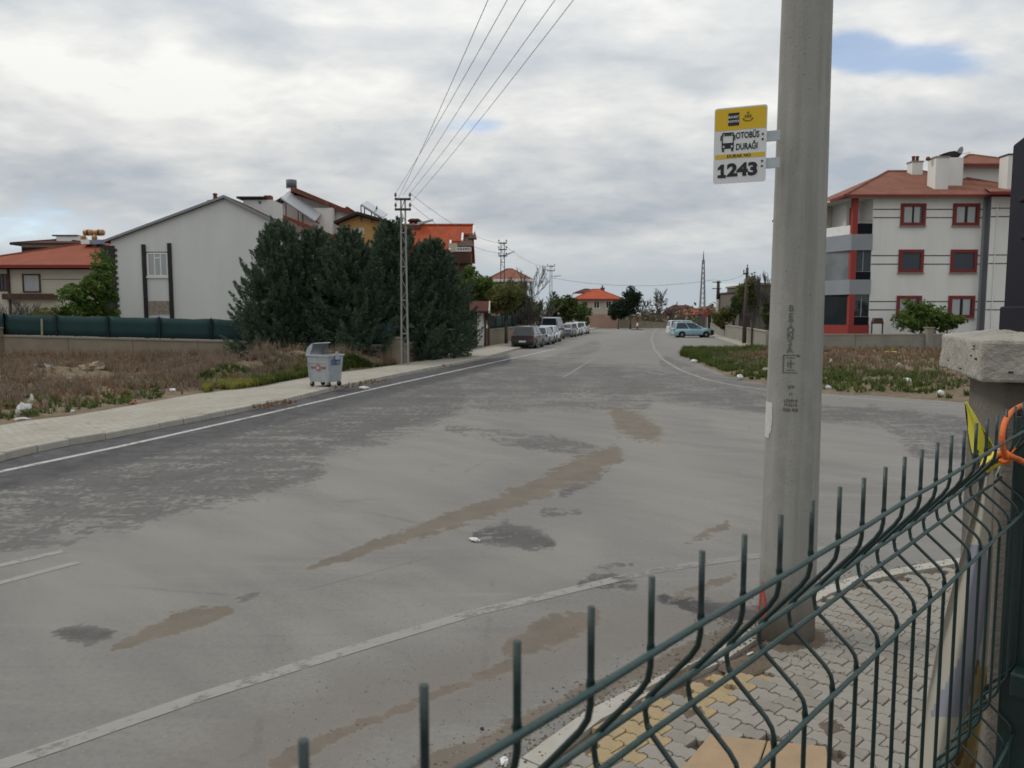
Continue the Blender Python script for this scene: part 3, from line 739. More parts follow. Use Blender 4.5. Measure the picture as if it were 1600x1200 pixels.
for k, (vis, _, q, c, r) in enumerate(spots):
    sunk = 0.0
    px, py = to_px(np.array(q.x), np.array(q.y), np.array(0.13))
    if 1100 < px < 1220 and 1010 < py < 1075 and random.random() < 0.55: sunk = -0.022
    if 850 < px < 1010 and 1095 < py < 1145 and random.random() < 0.25: sunk = -0.02
    z = 0.078 + random.uniform(-0.004, 0.004) + sunk
    rz = rotp + random.uniform(-0.012, 0.012)
    if k < 298:
        yellow = c in (0, 1) and (930 < px < 1060 or 1085 < px < 1190)
        me = pm_y if yellow else (pm_s if random.random() < 0.3 else pm_g)
        o = bpy.data.objects.new('paver', me); COL.objects.link(o); o.parent = pav2
        o.location = (q.x, q.y, z); o.rotation_euler = (random.uniform(-.02, .02), random.uniform(-.02, .02), rz)
    else:
        rest.m = Matrix.Translation((q.x, q.y, z)) @ Matrix.Rotation(rz, 4, 'Z')
        rest.add(pm_mb.v, pm_mb.f)
rest.m = None
stuff(part('paver_remainder', rest, M['paver'], pav2))
# bare tan slab let into the pavers
a_, b_, c_, d_ = slab
nsl = 2
for k in range(nsl):
    f0, f1 = k / nsl + 0.006, (k + 1) / nsl - 0.006
    q = [a_.lerp(d_, f0), a_.lerp(d_, f1), b_.lerp(c_, f1), b_.lerp(c_, f0)]
    part('paving_slab', MB().prism([(p.x, p.y) for p in q], 0.07, 0.134), M['slab_tan'], pav2, bevel=0.006)
# crumbs of soil and grit washed along the kerb and round the pole
V = []; Fq = []
def crumb(x, y, z, r):
    o = len(V); k = 5
    pts = [(x + r * random.uniform(.6, 1.2) * math.cos(a), y + r * random.uniform(.6, 1.2) * math.sin(a), z) for a in [2 * math.pi * i / k + random.random() for i in range(k)]]
    V.extend(pts); V.append((x, y, z + r * random.uniform(.5, 1.0)))
    for i in range(k): Fq.append((o + i, o + (i + 1) % k, o + k))
for _ in range(2600):
    s = random.random() * K2L * 0.75
    q = at2(s); off = random.gauss(-0.10, 0.16)
    i = min(int(s / K2L * 399), 399)
    x, y = q.x + kr2[i][0] * off, q.y + kr2[i][1] * off
    crumb(x, y, 0.001 if off < 0 else 0.12, random.choice([0.004, 0.006, 0.009, 0.013]))
for _ in range(1100):
    a, d = random.random() * 6.28, abs(random.gauss(0.22, 0.16)) + 0.12
    crumb(POLE.x + d * math.cos(a), POLE.y + d * math.sin(a), 0.125, random.choice([0.005, 0.008, 0.012]))
for _ in range(900):
    q = G(random.uniform(430, 1150), random.uniform(900, 1210), 0)
    crumb(q.x, q.y, 0.001, random.choice([0.003, 0.004, 0.006]))
stuff(np_mesh('gravel', V, Fq, M['soil']))
# thin spill of earth over the pavers by the pole
def dirt_sheet(px, z, seed, h=0.02):
    pts = [G(x, y, z) for x, y in px]
    cx = sum(p.x for p in pts) / len(pts); cy = sum(p.y for p in pts) / len(pts)
    n = 40; rings = 8; V = [(cx, cy, z + h)]
    for i in range(1, rings + 1):
        for k in range(n):
            f = k / n * len(pts); a = pts[int(f) % len(pts)]; b2 = pts[(int(f) + 1) % len(pts)]; p = a.lerp(b2, f % 1)
            rr = i / rings * (1 + 0.25 * (vnoise(np.array(k * 0.7 + seed), np.array(i * 0.8)) - 0.5))
            V.append((cx + (p.x - cx) * rr, cy + (p.y - cy) * rr, z + h * (1 - (i / rings) ** 1.5) * (0.5 + vnoise(np.array(k * 1.1), np.array(i + seed * 1.0))) - 0.012 * (i == rings)))
    Fs = [(0, 1 + k, 1 + (k + 1) % n) for k in range(n)]
    for i in range(rings - 1):
        for k in range(n):
            a0 = 1 + i * n + k; a1 = 1 + i * n + (k + 1) % n
            Fs += [(a0, a0 + n, a1 + n), (a0, a1 + n, a1)]
    return stuff(np_mesh('dirt', V, Fs, M['soil'], smooth=True))
dirt_sheet([(1120, 1040), (1160, 1024), (1195, 1016), (1225, 1022), (1215, 1042), (1175, 1054), (1135, 1054)], 0.124, 1.0, 0.018)
dirt_sheet([(1190, 985), (1260, 975), (1298, 985), (1306, 1006), (1262, 1024), (1200, 1022)], 0.122, 2.0, 0.022)
dirt_sheet([(990, 1086), (1040, 1058), (1110, 1022), (1130, 1028), (1070, 1064), (1010, 1094)], 0.115, 3.0, 0.018)
dirt_sheet([(1060, 1112), (1100, 1100), (1110, 1118), (1075, 1128)], 0.124, 4.0, 0.012)
dirt_sheet([(1270, 1130), (1310, 1120), (1330, 1140), (1290, 1152)], 0.124, 5.0, 0.012)

# retaining wall and yard under the fence
mb = MB()
wa, wb = fence_pt(-60, 0.08), fence_pt(22, 0.08); wc, wd = fence_pt(22, -0.10), fence_pt(-60, -0.10)
mb.prism([(p.x, p.y) for p in (wa, wd, wc, wb)], -0.1, 0.88)
tag(part('retaining_wall', mb, M['concrete'], bevel=0.01), 'low concrete wall carrying the green wire fence above the pavers', 'wall')
yd = [fence_pt(-60, -0.102), fence_pt(22, -0.102), fence_pt(22, -6), fence_pt(-60, -6)]
struct(part('yard', MB().prism([(p.x, p.y) for p in yd[::-1]], -0.2, 0.80), M['soil']))

# ------------------------------------------------------------------ wire panel fence with folded ribs
N0, N1 = -16, 23
fence = thing('wire_fence', 'dark green welded wire panel fence with folded ribs along the pavement edge', 'fence', (FE_0.x, FE_0.y, 0.88))
EYE = CAM_H
fold = [(0.1375, 0), (0.160, 0), (0.187, 0), (0.195, 0.0015), (0.203, 0.006), (0.2345, 0.0305), (0.241, 0.0345), (0.249, 0.036), (0.257, 0.0345), (0.263, 0.0305), (0.284, 0.006), (0.290, 0.0015), (0.296, 0)]
drops = list(fold) + [(0.36, 0)] + [(d + 0.35, o) for d, o in fold[2:]] + [(0.75, 0)] + [(d + 0.95, o) for d, o in fold[2:]] + [(1.40, 0), (1.59, 0)]
def wire_local(n, off, drop):
    q = FE_D * (n * 0.05) + FE_N * off
    return Vector((q.x, q.y, EYE - (0.1359 + (drop - 0.1375) * 0.955) - 0.88 + FE_SL * n * 0.05))
weld = (0.1770, 0.2380, 0.2590, 0.3000, 0.5880, 0.6090)
for d_ in weld[:4]:
    for e_ in (-.0035, 0, .0035): drops.append((d_ + e_, float(np.interp(d_ + e_, [q[0] for q in fold], [q[1] for q in fold])) if d_ + e_ < .296 else 0.0))
drops = sorted(set(drops))
vm = MB().tube([wire_local(0, o_, d_) for d_, o_ in drops], [0.0023 if min(abs(d_ - w_) for w_ in weld) < .0012 else 0.00175 for d_, o_ in drops], 8).mesh('vertical_wire')
vm.materials.append(M['fence_green']); vm.polygons.foreach_set('use_smooth', [len(p.vertices) == 4 for p in vm.polygons])
for k in range(N0, N1 + 1):
    o = bpy.data.objects.new('vertical_wire', vm); COL.objects.link(o); o.parent = fence
    q = FE_D * (k * 0.05); o.location = (q.x, q.y, FE_SL * k * 0.05 + random.uniform(-.0012, .0012))
    o.rotation_euler = (0, 0, random.uniform(-.03, .03))
for d_, o_ in ((0.1770, -0.0043), (0.2380, 0.0300), (0.2590, 0.0300), (0.3000, -0.0043), (0.5880, 0.0300), (0.6090, 0.0300), (0.6500, -0.0043), (0.90, -0.0043), (1.135, -0.0043), (1.25, -0.0043), (1.55, -0.0043)):
    part('horizontal_wire', MB().tube([wire_local(k, o_ + 0.0004 * math.sin(k * 1.7), d_ + 0.0005 * math.sin(k * 0.9)) for k in range(N0, N1 + 1)], 0.00195, 8), M['fence_wire_lit'], fence, True)
pb = wire_local(23.6, -0.012, 0)
mb = MB(); rzf = math.atan2(FE_D.y, FE_D.x)
mb.cbox((pb.x, pb.y, (EYE - 0.88 - 0.142) / 2), (0.048, 0.062, EYE - 0.88 - 0.142), rzf)
part('post', mb, M['fence_green'], fence, bevel=0.004)
part('post_cap', MB().cbox((pb.x, pb.y, EYE - 0.88 - 0.139), (0.050, 0.067, 0.012), rzf), M['plastic_black'], fence, bevel=0.003)
for d_ in (0.56, 1.2):
    q = wire_local(22.8, -0.016, d_)
    part('clamp', MB().cbox(q, (0.05, 0.03, 0.035), rzf), M['fence_green'], fence, bevel=0.003)

# ------------------------------------------------------------------ gate pillar
cb = P(1530, 597, 1.45); cl = P(1468, 573, 1.87)
ez = math.atan2(cl.y - cb.y, cl.x - cb.x)
ay = Vector((math.cos(ez), math.sin(ez), 0)); ax = Vector((ay.y, -ay.x, 0))
pil = thing('gate_pillar', 'square concrete gate pillar with a pitted overhanging cap', 'pillar', (cb.x, cb.y, 0.10))
W = (Vector((cl.x, cl.y, 0)) - Vector((cb.x, cb.y, 0))).length
def pl(u, v, z): return ax * u + ay * v + Vector((0, 0, z - 0.10))
zb_, zt_ = cb.z, cb.z + 0.083
mb = MB().hexa([pl(.055, .055, 0.1), pl(W - .055, .055, 0.1), pl(W - .055, W - .055, 0.1), pl(.055, W - .055, 0.1), pl(.055, .055, zb_), pl(W - .055, .055, zb_), pl(W - .055, W - .055, zb_), pl(.055, W - .055, zb_)])
part('shaft', mb, M['dark_concrete'], pil, bevel=0.008)
mb = MB(); i_ = 0.13
vs_ = [pl(0, 0, zb_), pl(W, 0, zb_), pl(W, W, zb_), pl(0, W, zb_), pl(0, 0, zt_ - .004), pl(W, 0, zt_ - .004), pl(W, W, zt_ - .004), pl(0, W, zt_ - .004),
       pl(i_, i_, zt_ + .016), pl(W - i_, i_, zt_ + .016), pl(W - i_, W - i_, zt_ + .016), pl(i_, W - i_, zt_ + .016)]
mb.add(vs_, [(3, 2, 1, 0), (0, 1, 5, 4), (1, 2, 6, 5), (2, 3, 7, 6), (3, 0, 4, 7), (4, 5, 9, 8), (5, 6, 10, 9), (6, 7, 11, 10), (7, 4, 8, 11), (8, 9, 10, 11)])
cap = part('cap', mb, M['cap_concrete'], pil)
bev(cap, 0.006, 2)
sd = cap.modifiers.new('sub', 'SUBSURF'); sd.subdivision_type = 'SIMPLE'; sd.levels = 5; sd.render_levels = 5
tx = bpy.data.textures.new('pit', 'CLOUDS'); tx.noise_scale = 0.05; tx.noise_depth = 3
dm = cap.modifiers.new('disp', 'DISPLACE'); dm.texture = tx; dm.strength = 0.010; dm.mid_level = 0.5
mb = MB()
for _ in range(22):
    if random.random() < 0.7: c0 = pl(random.uniform(0.02, 0.3), -0.0015, zb_ + random.uniform(.012, .07)); mb.cbox(c0, (random.uniform(.002, .010), 0.003, random.uniform(.002, .005)), ez - math.pi / 2)
    else: c0 = pl(-0.0015, random.uniform(0.03, 0.4), zb_ + random.uniform(.012, .07)); mb.cbox(c0, (0.003, random.uniform(.002, .008), random.uniform(.002, .004)), ez - math.pi / 2)
stuff(part('pit', mb, M['plastic_black'], pil))
# dark metal box standing on the pillar
far = P(1566, 512, 1.72); bx0 = far - ay * 0.24
zt2 = P(1581, 226, 1.72).z; zb2 = zt_ + 0.012
box = thing('metal_box', 'tall dark navy metal box standing on top of the concrete pillar', 'box', (bx0.x, bx0.y, zb2), ez - math.pi / 2)
H_ = zt2 - zb2
part('housing', MB().box(0, 0.26, 0, 0.24, 0, H_), M['navy_metal'], box, bevel=0.006)
for zf, w_ in ((0.67, 0.19), (0.475, 0.165)):
    part('ledge', MB().box(-0.004, 0.012, 0.01, w_ - .05, H_ * zf - 0.006, H_ * zf + 0.006), M['navy_metal'], box, bevel=0.003)
part('base_plate', MB().box(-0.006, 0.266, -0.006, 0.246, -0.004, 0.05), M['navy_metal'], box, bevel=0.004)
part('vent_cap', MB().lathe([(0.0, H_), (0.018, H_), (0.02, H_ + .015), (0.012, H_ + .03), (0, H_ + .032)], 12, Matrix.Translation((0.05, 0.12, 0))), M['wood_brown'], box, True)

# ------------------------------------------------------------------ tied-up banner and orange rope on the fence end
rope_px = [(1572, 716), (1567, 700), (1566, 680), (1570, 660), (1579, 645), (1592, 636), (1607, 632), (1625, 638), (1640, 655), (1646, 680), (1640, 705), (1622, 722), (1604, 722), (1588, 716), (1574, 712)]
rope_z = [.94, .935, .935, .95, .99, 1.05, 1.12, 1.15, 1.155, 1.15, 1.12, 1.05, .99, .96, .94]
path = [P(x, y, rope_z[i]) for i, (x, y) in enumerate(rope_px)]
def smooth_path(p, n=5):
    o = []
    for i in range(len(p) - 1):
        p0, p1, p2, p3 = p[max(i - 1, 0)], p[i], p[i + 1], p[min(i + 2, len(p) - 1)]
        for k in range(n):
            t_ = k / n
            o.append(0.5 * ((2 * p1) + (p2 - p0) * t_ + (2 * p0 - 5 * p1 + 4 * p2 - p3) * t_ ** 2 + (3 * p1 - p0 - 3 * p2 + p3) * t_ ** 3))
    return o + [p[-1]]
mb = MB().tube(smooth_path(path), 0.0034, 8)
mb.tube(smooth_path([P(1560, 712, .965), P(1571, 707, .957), P(1578, 715, .952), P(1571, 722, .957), P(1562, 716, .965), P(1568, 708, .971), P(1578, 712, .965), P(1590, 718, .965), P(1604, 725, .98), P(1625, 742, 1.0)]), 0.0036, 8)
mb.tube(smooth_path([P(1574, 716, .956), P(1582, 706, .953), P(1587, 700, .953)]), 0.0012, 6)
tag(part('orange_rope', mb, M['orange_rope'], smooth=True), 'bright orange rope looped and knotted round the end post of the fence', 'rope')
ban = thing('banner', 'crumpled vinyl banner hanging behind the fence by its twisted yellow corner', 'banner', (P(1545, 715, 1.02).x, P(1545, 715, 1.02).y, 1.45))
O_ = Vector(ban.location)
def cloth(rows, nx, depth_fn, name, material, cols_fn=None):
    """rows: (y, xleft, xright) pixels; spread between the two edges"""
    V = []; C = []; ny = len(rows) * 6
    ysx = np.linspace(0, len(rows) - 1, ny)
    R_ = np.array(rows, float)
    for r_ in ysx:
        i = min(int(r_), len(rows) - 2); f = r_ - i
        y, xl, xr = R_[i] * (1 - f) + R_[i + 1] * f
        for k in range(nx):
            s_ = k / (nx - 1)
            x = xl + (xr - xl) * s_
            V.append(P(x, y, depth_fn(s_, r_ / (len(rows) - 1))) - O_)
            C.append(cols_fn(s_, r_ / (len(rows) - 1)) if cols_fn else (0, 0, 0, 1))
    Fs = [(a * nx + k, a * nx + k + 1, (a + 1) * nx + k + 1, (a + 1) * nx + k) for a in range(ny - 1) for k in range(nx - 1)]
    o = np_mesh(name, V, Fs, material, ban, True)
    if cols_fn:
        at = o.data.color_attributes.new('print', 'FLOAT_COLOR', 'POINT')
        at.data.foreach_set('color', np.array(C, np.float32).ravel())
    so = o.modifiers.new('s', 'SOLIDIFY'); so.thickness = 0.0008
    return o
def print_mat(name, c0, c1, c2, c3):
    m = bpy.data.materials.new(name); m.use_nodes = True
    t = NT(m.node_tree); b = t.add('ShaderNodeBsdfPrincipled'); o = t.add('ShaderNodeOutputMaterial'); t.l.new(b.outputs[0], o.inputs[0])
    b.inputs['Roughness'].default_value = 0.6
    at = t.add('ShaderNodeAttribute', attribute_name='print'); sp = t.add('ShaderNodeSeparateColor'); t.l.new(at.outputs['Color'], sp.inputs[0])
    pos = t.add('ShaderNodeNewGeometry').outputs['Position']; nz = t.math('MULTIPLY', t.math('SUBTRACT', t.noise(pos, 22, 4), 0.5), 0.5)
    col = t.mix(t.ss(t.math('ADD', sp.outputs[0], nz), 0.4, 0.6), rgb(c0), rgb(c1))
    col = t.mix(t.ss(t.math('ADD', sp.outputs[1], nz), 0.4, 0.6), col, rgb(c2))
    col = t.mix(t.ss(t.math('ADD', sp.outputs[2], nz), 0.4, 0.6), col, rgb(c3))
    t.l.new(col, b.inputs['Base Color'])
    return m
def yc(s_, r_):
    lt = 1.0 if (r_ > 0.62 and (abs((s_ * 3.2 + r_ * 1.2) % 1 - 0.5) < 0.2)) or s_ < 0.06 + 0.25 * max(r_ - .6, 0) else 0.0
    wh = 1.0 if s_ > 0.86 and r_ > 0.55 else 0.0
    return (lt, wh, 0.0, 1.0)
cloth([(628, 1507, 1510), (650, 1509, 1524), (675, 1512, 1540), (700, 1516, 1555), (722, 1521, 1566), (745, 1527, 1556)], 26, lambda s_, r_: 1.07 + 0.018 * math.sin(s_ * 7 + r_ * 4), 'printed_corner', print_mat('banner_front', (0.50, 0.46, 0.025), (0.03, 0.032, 0.03), (0.62, 0.62, 0.60), (0.1, 0.1, 0.1)), yc)
cloth([(706, 1545, 1576), (714, 1538, 1578), (722, 1534, 1572), (730, 1531, 1556), (738, 1528, 1545)], 16, lambda s_, r_: 0.985 + 0.012 * math.sin(s_ * 9 + r_ * 5) , 'tie_knot', M['tie_yellow'])
cloth([(700, 1552, 1568), (712, 1553, 1572), (725, 1553, 1570)], 8, lambda s_, r_: 1.02, 'white_corner', M['white_plastic'])
def bc(s_, r_):
    blue = 1.0 if 0.28 < r_ < 0.78 and 0.25 < s_ + 0.25 * math.sin(r_ * 9) < 0.85 and s_ < 1.25 - r_ * 0.75 else 0.0
    yel = 1.0 if r_ > 0.62 and s_ > 1.35 - r_ * 0.85 else 0.0
    br = 1.0 if r_ > 0.6 and s_ > 1.2 - r_ * 0.7 and abs(((s_ + r_ * 1.4) * 3.3) % 1 - 0.5) < 0.16 else 0.0
    return (blue, yel, br, 1.0)
cloth([(728, 1536, 1552), (780, 1524, 1553), (850, 1506, 1553), (930, 1484, 1550), (1010, 1464, 1546), (1090, 1448, 1540), (1160, 1437, 1530), (1230, 1424, 1520)], 30,
      lambda s_, r_: 1.03 + 0.09 * r_ + 0.020 * math.sin(s_ * 8 + r_ * 2) * (0.3 + r_) + 0.05 * (1 - s_) * r_, 'hanging_sheet',
      print_mat('banner_back', (0.34, 0.32, 0.265), (0.20, 0.205, 0.245), (0.27, 0.20, 0.085), (0.13, 0.08, 0.035)), bc)

# ------------------------------------------------------------------ concrete utility pole
PTOP = 9.4
R0, R1 = 0.200, 0.200 - 0.0072 * PTOP
pole = thing('concrete_pole', 'thick round grey concrete pole standing among the pavers, stencilled letters on it', 'utility pole', (POLE.x, POLE.y, 0.05))
zs = np.linspace(0, PTOP, 14)
part('shaft', MB().lathe([(R0 + (R1 - R0) * z / PTOP, z) for z in zs], 40), M['pole_concrete'], pole, True)
def pole_r(z): return R0 + (R1 - R0) * z / PTOP
dirv = Vector((-POLE.x, -POLE.y, 0)).normalized(); ang0 = math.atan2(dirv.y, dirv.x)
def wrap(pts2d, ang_c, z_c, lift=0.0025):
    """flat marks laid round the shaft: x -> arc, y -> height (pole local)"""
    o = []
    for x, y in pts2d:
        z = z_c + y; r = pole_r(z) + lift; g = ang_c + x / r
        o.append((r * math.cos(g), r * math.sin(g), z))
    return o
def text_mesh(body, size, bold=0.0, xscale=1.0, align='CENTER'):
    cu = bpy.data.curves.new('lettering', 'FONT'); cu.body = body; cu.size = size; cu.align_x = align; cu.align_y = 'CENTER'; cu.offset = bold; cu.resolution_u = 3
    cu.fill_mode = 'FRONT'
    ob = bpy.data.objects.new('lettering', cu); COL.objects.link(ob)
    dg = bpy.context.evaluated_depsgraph_get(); dg.update()
    me = bpy.data.meshes.new_from_object(ob.evaluated_get(dg))
    bpy.data.objects.remove(ob); bpy.data.curves.remove(cu)
    for v in me.vertices: v.co.x *= xscale
    me.materials.clear()
    return me
def pole_z(y, x=1245):
    d = ray(x, y); dist = math.hypot(POLE.x, POLE.y) - 0.19
    return CAM_H + d.z / math.hypot(d.x, d.y) * dist - 0.05
ang_t = ang0 - 0.20
for ch, y in zip('BETONSA', (482, 495, 506, 516, 526, 536, 547)):
    me = text_mesh(ch, 0.062, 0.001)
    co = wrap([(v.co.x, v.co.y) for v in me.vertices], ang_t, pole_z(y))
    for v, c in zip(me.vertices, co): v.co = c
    link('stencil_letter', me, M['stencil'], pole)
mb = MB()
def flat(mb, poly, ang, z): 
    # subdivide rectangles across so they follow the shaft
    x0, y0, x1, y1 = poly; k = max(2, int(abs(x1 - x0) / 0.02) + 1)
    xs_ = np.linspace(x0, x1, k + 1)
    for a, b2 in zip(xs_[:-1], xs_[1:]): mb.add(wrap([(a, y0), (b2, y0), (b2, y1), (a, y1)], ang, z), [(0, 1, 2, 3)])
zq = pole_z(569)
for r_ in ((-.05, .058, .05, .064), (-.05, -.064, .05, -.058), (-.052, -.064, -.044, .064), (-.028, .040, .03, .046), (-.028, -.046, .03, -.040), (-.02, -.02, -.012, .02), (.0, -.03, .008, .03), (-.02, .0, .03, .006), (.044, .05, .062, .062)): flat(mb, r_, ang_t + 0.03, zq)
part('stencil_emblem', mb, M['stencil'], pole)
mb = MB()
for y, w_, n_ in ((605, .046, 3), (616, .022, 2), (627, .095, 6), (633, .09, 6), (641, .105, 5)):
    for k in range(n_):
        x0 = -w_ / 2 + w_ * k / n_; flat(mb, (x0, -.011, x0 + w_ / n_ * 0.35, .011), ang_t + 0.10, pole_z(y))
        flat(mb, (x0, random.choice([-.011, .004, -.002]), x0 + w_ / n_ * 0.8, random.choice([.0115, -.004, .006])), ang_t + 0.10, pole_z(y))
stuff(part('stencil_code', mb, M['stencil'], pole))
# patch of white paint and red triangle low on the shaft
mb = MB()
z_t, z_b = pole_z(632), pole_z(690)
rows = 14; prev = None
for k in range(rows):
    f0 = k / rows; f1 = (k + 1) / rows
    wl = -0.115; wr0 = 0.055 * (1 - max(0, f0 - .7) * 2.2) - 0.02; wr1 = 0.055 * (1 - max(0, f1 - .7) * 2.2) - 0.02
    flat(mb, (wl, z_b + (z_t - z_b) * (1 - f1) - z_b, (wr0 + wr1) / 2 + random.uniform(-.004, .004), z_b + (z_t - z_b) * (1 - f0) - z_b), ang0 - 1.02, z_b)
part('white_paint_patch', mb, M['white_paint'], pole)
mb = MB()
zt3, zb3 = pole_z(922), pole_z(978)
hh = zt3 - zb3
for sgn in (-1, 1):
    for k in range(8):
        f0, f1 = k / 8, (k + 1) / 8
        c0, c1 = sgn * 0.062 * (1 - f0), sgn * 0.062 * (1 - f1)
        mb.add(wrap([(c0 - .012, hh * f0), (c0 + .012, hh * f0), (c1 + .012, hh * f1), (c1 - .012, hh * f1)], ang0 - 1.05, zb3), [(0, 1, 2, 3)])
flat(mb, (-.07, 0, .07, .02), ang0 - 1.05, zb3)
part('red_triangle_mark', mb, M['red_paint'], pole)
part('crossarm', MB().box(-0.55, 1.45, -0.045, 0.045, PTOP - 0.24, PTOP - 0.15), M['steel_dark'], pole)

# ------------------------------------------------------------------ bus stop sign on the pole
BL, BR, TL, TR = P(1114, 288, 5.50), P(1196, 283, 5.37), P(1121, 170, 5.50), P(1203, 162, 5.37)
sx = (BR - BL); SW = sx.length; sx.normalize()
sy = (TL - BL); sy = (sy - sx * sy.dot(sx)); SH = sy.length; sy.normalize(); SH = (SH + (TR - BR).length) / 2
sn = sx.cross(sy)                                   # towards the camera
sign = thing('bus_stop_sign', 'yellow and white bus stop sign reading OTOBÜS DURAĞI 1243 on the concrete pole', 'sign', BL)
sign.rotation_euler = Matrix((sx, sy, sn)).transposed().to_euler()
def rrect(w_, h_, r_, x0=0, y0=0, n=5):
    o = []
    for cx, cy, a in ((w_ - r_, r_, -90), (w_ - r_, h_ - r_, 0), (r_, h_ - r_, 90), (r_, r_, 180)):
        for k in range(n): g = R(a + 90 * k / (n - 1)); o.append((x0 + cx + r_ * math.cos(g), y0 + cy + r_ * math.sin(g)))
    return o
part('panel', MB().ext([(x, y, -0.003) for x, y in rrect(SW, SH, 0.018)], (0, 0, 0.004)), M['sign_white'], sign)
def face(name, x0, x1, y0, y1, material, z=0.0022): return part(name, MB().add([(x0 * SW, y0 * SH, z), (x1 * SW, y0 * SH, z), (x1 * SW, y1 * SH, z), (x0 * SW, y1 * SH, z)], [(0, 1, 2, 3)]), material, sign)
mb = MB(); top = [(x, y) for x, y in rrect(SW * 0.965, SH * 0.965, 0.014, SW * 0.0175, SH * 0.0175) if y > SH * 0.7]
xs0 = SW * 0.0175; xs1 = SW * 0.9825
pol = [(xs1, SH * 0.70)] + top + [(xs0, SH * 0.70)]
part('yellow_band', MB().add([(x, y, 0.0022) for x, y in pol], [tuple(range(len(pol)))]), M['sign_yellow'], sign)
face('number_band', 0.03, 0.975, 0.327, 0.385, M['sign_yellow'])
def words_on(name, body, x, y, h, bold, xs_, material=M['ink'], z=0.0034, parent=None):
    me = text_mesh(body, h, bold, xs_); o = link(name, me, material, sign); o.location = (x * SW, y * SH, z); return o
words_on('lettering', 'OTOBÜS', 0.64, 0.618, SH * 0.115, 0.0018, 0.66)
words_on('lettering', 'DURAĞI', 0.63, 0.470, SH * 0.115, 0.0018, 0.66)
words_on('lettering', 'DURAK NO', 0.485, 0.356, SH * 0.056, 0.0008, 1.05)
words_on('lettering', '243', 0.56, 0.165, SH * 0.225, 0.0058, 1.18)
one = [(.07, .075), (.225, .075), (.225, .115), (.185, .115), (.185, .255), (.135, .255), (.07, .215), (.07, .178), (.125, .195), (.125, .115), (.07, .115)]
part('lettering', MB().add([(x * SW, y * SH, .0034) for x, y in [(x * 1.05 + .012, y) for x, y in one]], [(0, 1, 2, 3, 9, 10), (3, 4, 5, 8, 9), (5, 6, 7, 8)]), M['ink'], sign)
face('card_emblem', 0.265, 0.475, 0.755, 0.925, M['ink'], 0.0030)
words_on('lettering', 'ELKART', 0.37, 0.868, SH * 0.040, 0.0006, 1.0, M['sign_white'], 0.0042)
words_on('lettering', 'KONYA', 0.37, 0.812, SH * 0.040, 0.0006, 1.05, M['sign_white'], 0.0042)
mb = MB()   # small round municipal emblem: crest over a curved base
def disc(mb, cx, cy, r_, z=0.0034, n=14, sy_=1.0): mb.add([(cx * SW + r_ * math.cos(6.283 * k / n), cy * SH + r_ * sy_ * math.sin(6.283 * k / n), z) for k in range(n)], [tuple(range(n))])
for k in range(9):
    g = math.pi + math.pi * k / 8; disc(mb, 0.64 + 0.085 * math.cos(g), 0.835 + 0.030 * math.sin(g), 0.006, n=6)
for dx_ in (-.045, 0, .045): disc(mb, 0.64 + dx_, 0.865, 0.008, n=8, sy_=1.6)
disc(mb, 0.64, 0.91, 0.009, n=8)
part('city_emblem', mb, M['ink_brown'], sign)
mb = MB(); z = 0.0034
def rc(x0, x1, y0, y1): mb.add([(x0 * SW, y0 * SH, z), (x1 * SW, y0 * SH, z), (x1 * SW, y1 * SH, z), (x0 * SW, y1 * SH, z)], [(0, 1, 2, 3)])
rc(.16, .375, .655, .672); rc(.15, .172, .45, .66); rc(.363, .385, .45, .66); rc(.172, .363, .628, .640); rc(.20, .335, .643, .655); rc(.172, .363, .505, .535); rc(.205, .33, .46, .505); rc(.172, .205, .455, .472); rc(.33, .363, .455, .472)
rc(.16, .20, .42, .455); rc(.335, .375, .42, .455); rc(.125, .145, .57, .635); rc(.39, .41, .57, .635)
part('bus_pictogram', mb, M['ink'], sign)
for fy in (0.585, 0.235):
    pr = sign.rotation_euler.to_matrix().transposed() @ (Vector((POLE.x, POLE.y, BL.z + SH * fy)) - BL)
    br_ = part('bracket', MB().box(SW * 0.86, pr.x - 0.135, SH * fy - 0.036, SH * fy + 0.036, -0.012, -0.004), M['galv'], sign, bevel=0.002)
    for q in (-0.017, 0.017):
        part('bolt', MB().lathe([(0.0, 0.001), (0.0075, 0.001), (0.0075, 0.005), (0, 0.006)], 8, Matrix.Translation((SW * 0.925, SH * fy + q, 0))), M['plastic_black'] if (fy > .5 and q < 0) else M['steel_dark'], sign)
# ------------------------------------------------------------------ vacant lots
def strip(name, A, B, ns, nt, hfun, material):
    s_ = np.linspace(0, 1, ns)
    qa, _ = polyline_at(A, s_); qb, _ = polyline_at(B, s_)
    f = np.linspace(0, 1, nt)[None, :, None]
    q = qa[:, None, :] * (1 - f) + qb[:, None, :] * f
    X, Y = q[..., 0], q[..., 1]
    Z = hfun(X, Y, np.broadcast_to(f[..., 0], X.shape))
    i, j = np.meshgrid(np.arange(ns - 1), np.arange(nt - 1), indexing='ij')
    Fs = np.stack([i * nt + j, (i + 1) * nt + j, (i + 1) * nt + j + 1, i * nt + j + 1], -1).reshape(-1, 4)
    o = np_mesh(name, np.stack([X, Y, Z], -1).reshape(-1, 3), Fs, material, None, True)
    return struct(o), (X, Y, Z)
lot_mat = bpy.data.materials.new('lot_earth'); lot_mat.use_nodes = True
t = NT(lot_mat.node_tree); b = t.add('ShaderNodeBsdfPrincipled'); o = t.add('ShaderNodeOutputMaterial'); t.l.new(b.outputs[0], o.inputs[0]); b.inputs['Roughness'].default_value = 0.97
b.inputs['Specular IOR Level'].default_value = 0.1
pos = t.add('ShaderNodeNewGeometry').outputs['Position']
n1 = t.noise(pos, 0.45, 6, 0.6); n2 = t.noise(pos, 5.0, 5, 0.7)
